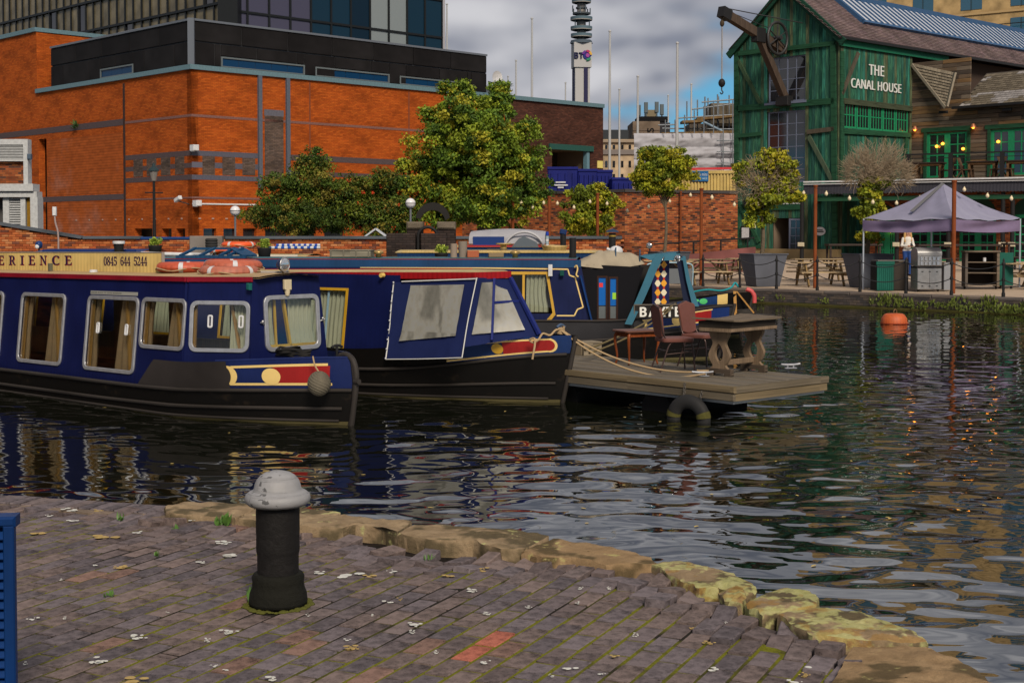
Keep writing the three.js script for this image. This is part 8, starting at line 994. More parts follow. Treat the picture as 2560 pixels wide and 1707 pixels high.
// ---------------------------------------------------------------- trees: tapered trunk, limbs and a crown of single leaves in clumps
function limbTube(pts, r0, r1, seg = 6) { const n = 14, cv = new THREE.CatmullRomCurve3(pts.map(vec)), g = new THREE.TubeGeometry(cv, n, 1, seg), p = g.attributes.position; for (let i = 0; i <= n; i++) { const c = cv.getPointAt(i / n), r = r0 + (r1 - r0) * i / n; for (let k = 0; k <= seg; k++) { const q = i * (seg + 1) + k; p.setXYZ(q, c.x + (p.getX(q) - c.x) * r, c.y + (p.getY(q) - c.y) * r, c.z + (p.getZ(q) - c.z) * r); } } return g; }
const barkM = M([0.16, 0.125, 0.085], 0.95, { map: T.grain, bumpMap: T.grainB, bumpScale: 0.02 }), leafVC = M([1, 1, 1], 0.6, { vertexColors: true, specularIntensity: 0.35, side: THREE.DoubleSide, transmission: 0.28, thickness: 0 });
function crownGeo(blobs, clumps, per, size, cols, o = {}) {              // blobs: [x, y, z, rx, ry, rz]
const pos = [], nor = [], col = [], tot = blobs.reduce((s, b) => s + b[3] * b[4] * b[5], 0);
for (const b of blobs) { const n = Math.max(2, Math.round(clumps * b[3] * b[4] * b[5] / tot));
for (let c = 0; c < n; c++) { const th = R(0, 6.283), u = R(-1, 1), rad = Math.pow(rnd(), o.fill ?? 0.38), s = Math.sqrt(1 - u * u); const cx = b[0] + b[3] * rad * s * Math.cos(th), cy = b[1] + b[4] * rad * u, cz = b[2] + b[5] * rad * s * Math.sin(th), cr = (o.cr ?? 0.34) * R(0.6, 1.35), tone = rnd(), base = cols[Math.floor(rnd() * cols.length)];
for (let k = 0; k < per; k++) { const v = V(R(-1, 1), R(-1, 1), R(-1, 1)).normalize().multiplyScalar(cr * Math.pow(rnd(), 0.5)); v.y *= 0.7; const p = V(cx, cy, cz).add(v), n1 = V(R(-1, 1), R(-0.2, 1.3), R(-1, 1)).add(v.clone().multiplyScalar(1.2)).normalize(), t = V(R(-1, 1), R(-1, 0.4), R(-1, 1)).cross(n1).normalize(), w = n1.clone().cross(t), L = size * R(0.6, 1.25), wd = L * (o.asp ?? 0.62); const a = p.clone().addScaledVector(t, -L / 2), d = p.clone().addScaledVector(t, L / 2).addScaledVector(n1, -L * 0.18), m = p.clone().addScaledVector(n1, L * 0.06), e = m.clone().addScaledVector(w, wd / 2), f = m.clone().addScaledVector(w, -wd / 2); const kk = (0.75 + 0.5 * rnd()), cc = base.map((q) => q * kk * (0.8 + 0.4 * tone)); for (const q of [a, d, e, a, f, d]) { pos.push(q.x, q.y, q.z); nor.push(n1.x, n1.y, n1.z); col.push(...cc); } } } }
const g = new THREE.BufferGeometry(); g.setAttribute('position', new THREE.Float32BufferAttribute(pos, 3)); g.setAttribute('normal', new THREE.Float32BufferAttribute(nor, 3)); g.setAttribute('uv', new THREE.Float32BufferAttribute(new Float32Array(pos.length / 3 * 2), 2)); g.setAttribute('color', new THREE.Float32BufferAttribute(col, 3)); return g;
}
function tree(label, D, base, trunk, blobsPx, clumps, per, size, cols, o = {}) {  // blobsPx: [px, py, rpx, rpy, dz]
const s = D / F, b0 = at(base[0], HZ, D); const t = thing(o.name || 'tree', label, o.cat || 'tree', [b0.x, base[1], -D], 0, o.group); const rel = (px, py, dz = 0) => { const p = at(px, py, D); return V(p.x - b0.x, p.y - base[1], dz); };
const blobs = blobsPx.map(([x, y, rx, ry, dz = 0]) => { const p = rel(x, y, dz); return [p.x, p.y, p.z, rx * s, ry * s, (o.rz ?? 0.85) * rx * s]; });
const h = rel(base[0], trunk[0]).y; mesh('trunk', limbTube([[0, 0, 0], [0.05, h * 0.4, 0.03], [trunk[2] ?? 0, h, 0]], trunk[1], trunk[1] * 0.6, 10), o.bark || barkM, t);
blobs.forEach((b, i) => mesh('limb', limbTube([[0, h * 0.75, 0], [b[0] * 0.4, h * 0.9 + (b[1] - h) * 0.35, b[2] * 0.4], [b[0], b[1], b[2]]], trunk[1] * 0.5, 0.02), o.bark || barkM, t));
if (o.twigs) { const gs = []; for (let i = 0; i < o.twigs * 5; i++) { const b = blobs[i % blobs.length], d = V(R(-1, 1), R(-0.7, 1), R(-1, 1)).normalize(), k = 0.35 + 0.6 * Math.pow(rnd(), 0.6), st = V(b[0] + b[3] * d.x * k, b[1] + b[4] * d.y * k, b[2] + b[5] * d.z * k), l = R(0.16, 0.36), dir = d.clone().add(V(R(-0.9, 0.9), R(-0.5, 0.9), R(-0.9, 0.9))).normalize(), m = st.clone().addScaledVector(dir, l * 0.5), e = m.clone().addScaledVector(dir.clone().add(V(R(-0.7, 0.7), R(-0.3, 0.6), R(-0.7, 0.7))).normalize(), l * 0.5); gs.push(rod(st, m, 0.008, 0.006, 3), rod(m, e, 0.006, 0.003, 3)); if (i % 12 === 0) gs.push(rod(V(b[0] * 0.3, b[1] - b[4] * 0.7, b[2] * 0.3), st, 0.014, 0.006, 4)); } mesh('twigs', gs, M([0.30, 0.235, 0.16], 0.95), t, { kind: 'stuff' }); }
const leafBlobs = o.leafBlobs ? o.leafBlobs.map(([x, y, rx, ry, dz = 0]) => { const p = rel(x, y, dz); return [p.x, p.y, p.z, rx * s, ry * s, 0.85 * rx * s]; }) : blobs.slice();
for (const b of leafBlobs.slice()) for (let k = 0; k < 3; k++) { const a = R(0, 6.28), u = R(-0.5, 0.9), q = Math.sqrt(1 - u * u), s2 = R(0.22, 0.4); leafBlobs.push([b[0] + b[3] * q * Math.cos(a), b[1] + b[4] * u, b[2] + b[5] * q * Math.sin(a), b[3] * s2, b[4] * s2, b[5] * s2]); }
const cg = crownGeo(leafBlobs, clumps, per, size, cols, o); const c = new THREE.Mesh(cg, leafVC); c.name = 'crown'; c.castShadow = c.receiveShadow = true; t.add(c);
if (o.berries) { const gs = []; for (let i = 0; i < o.berries; i++) { const b = pick(blobs), th = R(0, 6.28), u = R(-0.8, 0.9), q = Math.sqrt(1 - u * u), k = R(0.8, 1.05); for (let j = 0; j < 6; j++) gs.push(ball(0.028, b[0] + b[3] * k * q * Math.cos(th) + R(-0.06, 0.06), b[1] + b[4] * k * u + R(-0.05, 0.05), b[2] + b[5] * k * q * Math.sin(th) + R(-0.06, 0.06), 1, 1, 1, 5)); } mesh('berries', gs, M([0.42, 0.045, 0.012], 0.5), t, { kind: 'stuff' }); }
return t;
}
const K = (a, k) => a.map((c) => c.map((q) => q * k)), yg = K([[0.105, 0.150, 0.012], [0.070, 0.118, 0.012], [0.150, 0.185, 0.014], [0.045, 0.082, 0.010], [0.21, 0.195, 0.016]], 1.6), rg = K([[0.070, 0.110, 0.014], [0.045, 0.080, 0.010], [0.105, 0.135, 0.014], [0.13, 0.11, 0.016], [0.035, 0.06, 0.008]], 1.35), pg = K([[0.20, 0.21, 0.012], [0.15, 0.18, 0.014], [0.25, 0.225, 0.014], [0.095, 0.125, 0.010]], 1.45);
tree('large yellow green leafy tree in front of the orange wall', 51, [1200, 0.8], [480, 0.2], [[1175, 290, 95, 65], [1230, 250, 40, 38], [1120, 245, 32, 32], [1110, 370, 95, 75], [1260, 380, 98, 80], [1185, 420, 130, 85, 0.6], [1095, 460, 80, 62, 0.4], [1285, 480, 80, 58, 0.4], [1190, 505, 130, 55, 0.6], [1180, 340, 110, 80, 0.8], [1030, 420, 26, 24], [1345, 430, 26, 30], [1160, 222, 14, 18], [1075, 300, 26, 22], [1310, 330, 26, 24], [1250, 222, 12, 14], [1355, 500, 18, 20], [1120, 545, 70, 32, 0.5], [1250, 545, 80, 34, 0.5]], 700, 115, 0.125, yg, { cr: 0.33, asp: 0.66, fill: 0.3, group: 'trees along the towpath' });
tree('rowan tree with red berries left of the large tree', 50, [760, 0.8], [520, 0.14], [[775, 420, 50, 48], [720, 480, 70, 50], [810, 490, 80, 52, 0.3], [690, 535, 60, 40], [770, 545, 100, 42, 0.5], [860, 530, 62, 52, 0.2], [640, 535, 40, 16], [880, 470, 40, 32]], 450, 105, 0.108, rg, { cr: 0.34, asp: 0.5, berries: 60, group: 'trees along the towpath' });
tree('rowan tree with red berries tucked against the large tree', 50.5, [965, 0.8], [530, 0.12], [[965, 470, 50, 48], [930, 520, 55, 50], [1000, 530, 50, 46, 0.3], [960, 560, 70, 30, 0.3]], 220, 85, 0.125, rg, { cr: 0.34, asp: 0.5, berries: 45, group: 'trees along the towpath' });
tree('yellow green shrub behind the rusty poles', 52, [1475, 0.9], [560, 0.07], [[1475, 490, 52, 28], [1450, 530, 50, 34], [1500, 520, 42, 40], [1475, 560, 66, 28, 0.2]], 150, 80, 0.14, pg, { cr: 0.28, asp: 0.55, name: 'shrub', cat: 'shrub' });
const spt = (px, D, py, label, o) => { };
tree('round headed leafy tree in the planter behind the lettered boat', 47.5, [1662, 1.5], [480, 0.06], [[1655, 430, 60, 48], [1690, 410, 42, 36], [1620, 445, 42, 36], [1655, 390, 46, 30], [1655, 465, 58, 22], [1712, 430, 26, 30], [1630, 410, 36, 34]], 210, 75, 0.12, pg, { cr: 0.22, asp: 0.55, group: 'clipped trees in planters' });
{ const p = toPx(pl1.position), D1 = -pl1.position.z, D2 = -pl2.position.z;
tree('half bare round headed tree in the planter by the barn door', D1, [1905, pl1.position.y + 0.9], [520, 0.075], [[1915, 440, 74, 62], [1880, 470, 48, 45], [1950, 450, 45, 50]], 120, 60, 0.15, pg, { cr: 0.22, asp: 0.6, twigs: 260, leafBlobs: [[1935, 405, 46, 36], [1965, 440, 34, 36], [1850, 440, 16, 30], [1925, 480, 40, 30], [1905, 510, 30, 30], [1895, 545, 24, 26], [1935, 495, 70, 12], [1995, 485, 18, 16], [1955, 470, 34, 24]], group: 'clipped trees in planters' });
tree('bare twiggy round headed tree in the planter beside the gazebo', D2, [2168, pl2.position.y + 0.9], [500, 0.075], [[2195, 415, 78, 65], [2150, 430, 44, 46], [2240, 440, 44, 40]], 60, 60, 0.14, pg, { cr: 0.2, asp: 0.6, twigs: 420, leafBlobs: [[2190, 455, 30, 24], [2170, 490, 30, 24], [2165, 530, 22, 30], [2190, 540, 14, 40], [2180, 585, 26, 22]], group: 'clipped trees in planters' }); }
// ---------------------------------------------------------------- the boats further back and what lies on the roofs
const roofTan = M([0.58, 0.43, 0.17], 0.7, { map: T.paint });
function backBoat(label, D, pxBow, pxStern, pyRoof, side, o = {}) {
const s = D / F, x1 = (pxBow - CX) * s, x0 = (pxStern - CX) * s, b = thing('narrowboat', label, 'narrowboat', [x1, 0, -D], -(o.a ?? 4) * Math.PI / 180, 'narrowboats moored side by side in the basin'), L = x1 - x0, cab = o.cab ?? 2.0, y = at(CX, pyRoof, D).y;
const H = boatHull(b, { L, B: 1.0, T: 2.2, p: 1.6, stem: [[-0.3, -0.1], [0, 0], [0.4, 0.14], [0.9, 0.28], [1.2, 0.3]], stemTop: 0.95, rail: (x) => 0.36 + 0.2 * Math.pow(sst(-3, 0.3, x), 1.5), top: (x) => 0.68 + 0.24 * Math.pow(sst(-2.4, 0.3, x), 1.4), bulwark: -L, bulwarkM: hullBlack, rails: [[(x) => 0.36 + 0.2 * Math.pow(sst(-3, 0.3, x), 1.5), -L, 0.2, 0.02]], deckDrop: 0.05, deckM: greyPanel });
mesh('cabin_side', [bx(-L + 0.6, 0.66, 0.80, -cab, y - 0.02, 0.84), bx(-L + 0.6, 0.66, -0.84, -cab, y - 0.02, -0.80), bx(-cab - 0.04, 0.66, -0.8, -cab, y - 0.02, 0.8)], side, b); mesh('roof', [sheet(Array.from({ length: 7 }, (_, j) => { const t = j / 3 - 1; return [V(-L + 0.55, y + 0.05 * (1 - t * t), t * 0.86), V(-cab + 0.05, y + 0.05 * (1 - t * t), t * 0.86)]; }))], o.roof || roofTan, b); mesh('grab_rail', [beam([-L + 0.7, y + 0.02, 0.82], [-cab - 0.1, y + 0.02, 0.82], 0.03, 0.05)], o.rail || roofTan, b); mesh('coach_line', bx(-L + 0.8, y - 0.17, 0.841, -cab - 0.1, y - 0.14, 0.846), creamLine, b); b.userData.roofY = y; return [b, H, L, y];
}
const navy2 = M([0.010, 0.040, 0.12], 0.45, { map: T.paint });
{ const [b, H, L, y] = backBoat('boat with a cream roof and a green beast painted on its bow', 29.5, 1850, 930, 631, navy2, { cab: 3.0 }); const x0 = -1.35, top = (x) => 0.68 + 0.24 * Math.pow(sst(-2.4, 0.3, x), 1.4), rail = (x) => 0.36 + 0.2 * Math.pow(sst(-3, 0.3, x), 1.5);
mesh('bow_blue', H.patch(x0, -0.45, (x) => rail(x) + 0.12, (x) => top(x) + 0.02, 0.006), M([0.012, 0.045, 0.16], 0.4, { map: T.paint }), b); mesh('bow_cream', H.patch(-0.50, -0.28, (x) => rail(x) + 0.16, (x) => top(x) + 0.03, 0.008), creamLine, b); mesh('bow_emblem', [H.disc(-0.80, 0.76, 0.085, 0.012, 0.7), H.disc(-0.95, 0.78, 0.06, 0.012, 0.5), H.disc(-1.07, 0.79, 0.05, 0.0125, 0.35)], M([0.06, 0.42, 0.13], 0.5), b); mesh('stem_head', tube([[0.14, 0.99, 0], [0.24, 0.95, 0], [0.30, 0.86, 0], [0.31, 0.70, 0]], 0.05, 14, 8), M([0.42, 0.05, 0.05], 0.5), b); mesh('bow_lashing', [beam([-0.12, 0.95, 0.2], [-0.12, 0.45, 0.45], 0.06, 0.03), beam([-0.08, 0.95, 0.2], [0.28, 0.5, 0.2], 0.05, 0.03)], M([0.32, 0.17, 0.05], 0.8), b); mesh('teal_rope', [tube([[-1.1, 0.92, 0.3], [-0.7, 0.99, 0.35], [-0.4, 0.97, 0.3], [-0.2, 1.03, 0.25], [-0.1, 1.13, 0.1], [-0.05, 1.05, 0.2]], 0.02, 40, 6)], M([0.015, 0.22, 0.25], 0.8), b); const rp = []; for (let k = 0; k < 2; k++) { const cx = -0.35 + k * 0.4; const g = new THREE.SphereGeometry(0.17, 24, 16); const p = g.attributes.position; for (let i = 0; i < p.count; i++) { const n = 1 + 0.16 * (fbm(p.getX(i) * 30 + k * 9, p.getY(i) * 30 + p.getZ(i) * 20, 2, 5) - 0.5); p.setXYZ(i, p.getX(i) * n * 1.15 + cx, p.getY(i) * n + 0.43, p.getZ(i) * n + 0.62); } g.computeVertexNormals(); mesh('rope_fender', g, M([0.035, 0.032, 0.028], 0.95, { map: T.grain }), b); } }
{ const [b, H, L, y] = backBoat('boat with a red edged roof and a grey canvas pram hood', 34, 1640, 1090, 617, navy2, { cab: 2.5, rail: M([0.30, 0.02, 0.03], 0.5) }); const s = 34 / F, X = (px) => (px - 1640) * s; const x0 = X(1178), x1 = X(1366), g = []; for (let j = 0; j <= 12; j++) { const a = Math.PI * j / 12, l = []; for (let i = 0; i <= 20; i++) { const t = i / 20; l.push(V(x0 + (x1 - x0) * t, y + 0.08 + (0.30 + 0.06 * Math.sin(t * Math.PI)) * Math.pow(Math.sin(a), 0.7), 0.8 * Math.cos(a) + 0.02 * Math.sin(i * 1.3))); } g.push(l); } mesh('pram_hood', sheet(g, true), M([0.36, 0.36, 0.39], 0.85, { map: T.cloth, side: THREE.DoubleSide }), b); mesh('hood_side', [bx(x0 + 0.1, y - 0.1, 0.78, x0 + 0.85, y + 0.25, 0.82)], M([0.012, 0.035, 0.15], 0.7), b); mesh('hood_window', [poly([[x0 + 0.98, y - 0.06], [x1 - 0.12, y - 0.06], [x1 - 0.2, y + 0.12], [x1 - 0.5, y + 0.26], [x0 + 1.2, y + 0.20]], 0.01, 0.83)], M([0.10, 0.12, 0.14], 0.2), b); mesh('hood_hoop', [torus(0.5, 0.03, (x0 + x1) / 2 + 0.42, y - 0.14, 0.84, 0, 0, 0.4, 6, 20, Math.PI * 0.8)], M([0.38, 0.38, 0.40], 0.7), b); }
backBoat('boat with a dark blue roof edge far behind the lettered roof board', 31, 470, 55, 628, navy2, { cab: 0.8, roof: M([0.012, 0.03, 0.13], 0.5), rail: M([0.012, 0.03, 0.13], 0.5) });
{ const [b] = backBoat('boat with a blue and cream striped roof behind the planters', 27.5, 905, 380, 641, M([0.02, 0.16, 0.05], 0.5), { cab: 1.0, rail: M([0.5, 0.48, 0.42], 0.5) }); }
// things lying on the roofs
const rY = (D, py) => at(CX, py, D).y, on3 = (px, off = 0.3) => { const f = facadeAt(boat3.position, -5), q = f.loc(px, 648, off); return f.world(q[0], 1.745, off); };
function lifebuoy(label, p, turn, tilt = 0, m = M([0.55, 0.085, 0.03], 0.55, { map: T.paint })) { const o = thing('lifebuoy', label, 'lifebuoy', p, turn, 'orange lifebuoys on the boat roofs'); o.rotation.order = 'YXZ'; o.rotation.x = tilt; mesh('ring', (() => { const g = torus(0.27, 0.085, 0, 0, 0, Math.PI / 2, 0, 0, 14, 40); g.scale(1, 0.8, 1); g.computeVertexNormals(); return g; })(), m, o); for (let k = 0; k < 4; k++) mesh('white_band', (() => { const g = torus(0.27, 0.087, 0, 0, 0, 0, 0, k * Math.PI / 2 + 0.75, 12, 5, 0.16); g.rotateX(Math.PI / 2); g.scale(1, 0.8, 1); return g; })(), white, o); mesh('grab_line', (() => { const pts = []; for (let i = 0; i < 24; i++) { const a = i / 24 * 6.283, r = 0.36 + 0.02 * Math.sin(i * 2.1); pts.push([Math.cos(a) * r, -0.02 + 0.02 * Math.sin(i * 1.05), Math.sin(a) * r]); } return tube(pts, 0.008, 60, 5, true); })(), ropeM, o); return o; }
{ const w = (px, py, off) => { const f = facadeAt(boat1.position, -43), q = f.loc(px, py, off); return f.world(q[0], q[1], off); };
const faded = M([0.48, 0.145, 0.085], 0.6, { map: T.paint });
lifebuoy('faded orange lifebuoy lying on the trip boat roof behind its lamp', w(572, 677, 0.25), 0.3, 0.03, faded); lifebuoy('orange lifebuoy stacked on the faded one, upper of the pair', w(582, 663, 0.1), 1.1, 0.02, M([0.52, 0.115, 0.055], 0.6, { map: T.paint })); lifebuoy('bright orange lifebuoy next to the lettered roof board', w(462, 668, 0.2), 0.9, 0.0);
one('boat_pole', 'short grey pole lying beside the lifebuoys on the trip boat', 'pole', rod(w(652, 681, 0.1), w(722, 682, -0.1), 0.02), M([0.25, 0.22, 0.19], 0.7)); }
lifebuoy('orange lifebuoy lying on the roof behind the blue hatch frame', on3(572, -0.1).add(V(0, 0.10, 0)), 0.2, 0, M([0.60, 0.075, 0.008], 0.5)); { const p = at(596, 612, 29); lifebuoy('orange lifebuoy on the striped roof before the low wall', V(p.x, p.y, -29), 0.4, 0, M([0.60, 0.075, 0.008], 0.5)); }
function flowerPot(label, px, py, D, m = [[0.42, 0.50, 0.08], [0.30, 0.40, 0.05], [0.20, 0.30, 0.04]]) { const p = at(px, py, D), o = thing('flower_pot', label, 'plant pot', [p.x, p.y, -D], 0, 'flower pots on the boat roofs'); mesh('pot', lathe([[0, -0.19], [0.10, -0.19], [0.125, -0.02], [0.135, 0], [0.11, 0]], 16), blk, o); const c = new THREE.Mesh(crownGeo([[0, 0.07, 0, 0.11, 0.09, 0.11]], 40, 20, 0.035, m, { cr: 0.04, fill: 0.4 }), leafVC); c.name = 'foliage'; o.add(c); }
flowerPot('pot of pale green flowers behind the lettered roof board', 387, 613, 26); flowerPot('pot of pale green flowers beside the blue striped poles', 660, 619, 25); flowerPot('pot of pale green flowers beside the wooden post on the roof', 1103, 632, 26);
{ const o = thing('hatch_frame', 'blue slatted hatch frame on the roof behind the lifebuoys', 'hatch', on3(540, 0.45).add(V(0, 0.01, 0)), 5 * -Math.PI / 180), m = M([0.010, 0.065, 0.16], 0.5, { map: T.paint }); mesh('frame', [beam([-0.62, 0, 0.3], [0.62, 0, 0.3], 0.06, 0.05), beam([-0.45, 0.14, -0.1], [0.35, 0.14, -0.1], 0.05, 0.04)], m, o); for (const x of [-0.55, -0.2, 0.15, 0.3]) mesh('frame_bar', beam([x, 0.02, 0.3], [x + 0.15, 0.15, -0.1], 0.05, 0.04), m, o); mesh('slat_panel', beam([0.35, 0.14, -0.1], [0.65, 0.02, 0.2], 0.3, 0.03), m, o); }
{ const o = thing('roof_box', 'long grey wooden box on the roof in the middle of the boats', 'box', on3(880, 0.3), -5 * Math.PI / 180), m = M([0.27, 0.25, 0.19], 0.85, { map: T.woodH }); mesh('box', cbox(0.72, 0.115, 0.4, 0.01, 0, 0.06, 0), m, o); for (let i = 0; i < 4; i++) mesh('batten', cbox(0.02, 0.12, 0.02, 0.003, -0.33 + i * 0.22, 0.06, 0.205), M([0.14, 0.13, 0.10], 0.9), o); mesh('lid', cbox(0.74, 0.02, 0.42, 0.005, 0, 0.125, 0), m, o); }
one('roof_chimney', 'plain black stove chimney on the roof edge', 'chimney', [cyl(0.06, 0.06, 0.34, 0, 0.17, 0, 18), cyl(0.066, 0.066, 0.03, 0, 0.02, 0, 18)], blk).position.copy(on3(1432, 0.35));
{ const p = at(1413, 602, 30); const o = thing('roof_chimney', 'black stove chimney with a coolie hat beyond the rolled canvas', 'chimney', [at(1531, 610, 30).x, 1.75, -30]); mesh('flue', cyl(0.075, 0.075, 0.42, 0, 0.21, 0, 18), blk, o); mesh('hat', lathe([[0.14, 0.44], [0.13, 0.47], [0, 0.52]], 18), M([0.02, 0.04, 0.08], 0.5), o); mesh('brass_band', cyl(0.079, 0.079, 0.035, 0, 0.36, 0, 18), M([0.5, 0.32, 0.06], 0.3, { metalness: 0.7 }), o); const q = thing('roof_chimney', 'dark blue capped chimney between the canvas hood and the shrub', 'chimney', [at(1408, 610, 33).x, 1.75, -33]); mesh('flue', cyl(0.07, 0.07, 0.42, 0, 0.21, 0, 16), blk, q); mesh('cap', cbox(0.16, 0.12, 0.16, 0.02, 0, 0.45, 0, 0, 0, -0.25), M([0.012, 0.03, 0.10], 0.5), q); }
{ const p = at(1368, 600, 33), o = thing('striped_pole', 'blue and white banded pole next to the canvas hood', 'pole', [p.x, 1.7, -33]); for (let i = 0; i < 6; i++) mesh('band', cyl(0.04, 0.04, 0.06, 0, 0.05 + i * 0.065, 0, 12), i % 2 ? M([0.25, 0.34, 0.38], 0.5) : white, o); mesh('tip', cyl(0.04, 0.035, 0.09, 0, 0.46, 0, 12), M([0.01, 0.04, 0.30], 0.5), o); }
{ for (let k = 0; k < 2; k++) { const y = [612, 618][k], o = thing('striped_pole', k ? 'blue and white candy striped roof pole, nearer one' : 'blue and white candy striped roof pole, farther one', 'pole', [0, 0, 0], 0, 'striped poles on the boat roof'); const a = at(690 - k * 20, y + 1, 27.3 - k * 0.3), b = at(800, y + 1, 27.3 - k * 0.3); for (let i = 0; i < 16; i++) mesh('stripe', rod(a.clone().lerp(b, i / 16), a.clone().lerp(b, (i + 1) / 16), 0.028, 0.028, 8), i % 2 ? white : M([0.01, 0.06, 0.32], 0.5), o); } }
{ const p = at(296, 622, 30), o = thing('stove_pot', 'black pot with a white rim on the roof behind the lettered board', 'pot', [p.x, p.y - 0.1, -30]); mesh('pot', cyl(0.09, 0.11, 0.22, 0, 0.11, 0, 18), blk, o); mesh('rim', cyl(0.13, 0.13, 0.06, 0, 0.24, 0, 18), white, o); }
one('fender_stack', 'stack of dark tyres on the roof behind the lifebuoys', 'tyres', Array.from({ length: 5 }, (_, i) => torus(0.085, 0.035, 0, 0.04 + i * 0.05, 0, Math.PI / 2, 0, 0, 8, 20)), M([0.03, 0.03, 0.03], 0.8), { kind: 'stuff' }).position.copy(at(528, 632, 26.5));
{ const p = at(96, 612, 32); const o = thing('roof_lamp', 'blue roof lamp with a white lens at the left', 'lamp', [p.x, p.y, -32]); mesh('lamp_shell', ball(0.085, 0, 0, 0, 1, 1.1, 1, 14), bluePaint, o); mesh('lens', ball(0.05, -0.02, -0.04, 0.07, 1, 1, 0.5, 12), white, o); mesh('stem', rod([0, -0.2, 0], [0, 0, 0], 0.02), blk, o); }
{ const p = on3(1175, 0.3), o = thing('brick_stack', 'a few bricks and a log lying on the blue boat roof', 'bricks', p, 0.1); mesh('brick', cbox(0.2, 0.12, 0.12, 0.006, 0.05, 0.06, 0), M([0.33, 0.10, 0.05], 0.9), o); mesh('log', cyl(0.07, 0.08, 0.28, -0.12, 0.14, -0.1, 12), M([0.2, 0.17, 0.14], 0.9), o); mesh('log', cyl(0.06, 0.06, 0.24, -0.28, 0.12, -0.05, 12), M([0.24, 0.19, 0.15], 0.9), o); mesh('brick', cbox(0.26, 0.07, 0.14, 0.006, 0.45, 0.04, 0.02), M([0.20, 0.15, 0.09], 0.9), o); mesh('tray', cbox(0.36, 0.02, 0.2, 0.004, 0.47, 0.14, 0), M([0.06, 0.05, 0.04], 0.8), o); }
one('mushroom_vent', 'brass mushroom vent on the blue boat roof', 'vent', [lathe([[0, 0], [0.05, 0], [0.045, 0.05], [0.09, 0.07], [0.08, 0.11], [0, 0.14]], 18)], M([0.42, 0.28, 0.10], 0.35, { metalness: 0.6 })).position.copy(on3(1288, 0.3));
one('mushroom_vent', 'brass mushroom vent beside the long grey box', 'vent', [lathe([[0, 0], [0.05, 0], [0.045, 0.05], [0.09, 0.07], [0.08, 0.11], [0, 0.14]], 18)], M([0.42, 0.28, 0.10], 0.35, { metalness: 0.6 })).position.copy(on3(946, 0.35));
{ const p = at(1235, 610, 29.5), o = thing('cream_bowl', 'cream dish shaped vent on the cream boat roof', 'vent', [p.x + 0.2, 1.78, -29.3]); mesh('stem', cyl(0.06, 0.07, 0.14, 0, 0.07, 0, 16), cream, o); mesh('dish', lathe([[0, 0.13], [0.15, 0.15], [0.17, 0.18], [0, 0.17]], 20), cream, o); const q = at(1386, 612, 29.3), t = thing('cream_bowl', 'wide cream tub upside down on the cream boat roof', 'tub', [q.x, 1.78, -29.2]); mesh('body', lathe([[0.22, 0], [0.26, 0.10], [0.29, 0.13], [0, 0.14]], 24), cream, t); }
{ const p = on3(450, 0.1), o = one('roof_plank', 'long white pole lying along the roof behind the board', 'pole', rod([-0.7, 0.06, 0], [0.6, 0.03, 0.1], 0.035), white); o.position.copy(p); }
{ const p = boat3.localToWorld(V(-1.75, 1.80, 0.40)), o = one('white_fender', 'white inflated fender on top of the rolled canvas', 'fender', [ball(0.09, 0, 0.06, 0, 1.3, 1, 1, 16), rod([-0.16, 0.10, 0], [-0.05, 0.06, 0], 0.025)], white); o.position.copy(p); }
{ const p = onT(1712, 43.8), o = thing('metal_barrier', 'grey metal crowd barrier on the far quay behind the bow', 'barrier', [p.x - 0.3, FQ, p.z], 0.1); mesh('frame', tube([[-0.9, 0.1, 0], [-0.9, 0.7, 0], [-0.85, 0.76, 0], [0.5, 0.76, 0], [0.56, 0.7, 0], [0.56, 0.1, 0]], 0.025, 50, 6), M([0.25, 0.36, 0.42], 0.5, { metalness: 0.4 }), o); mesh('panel', bx(-0.88, 0.15, -0.005, 0.54, 0.62, 0.005), M([0.10, 0.11, 0.12], 0.6), o); }
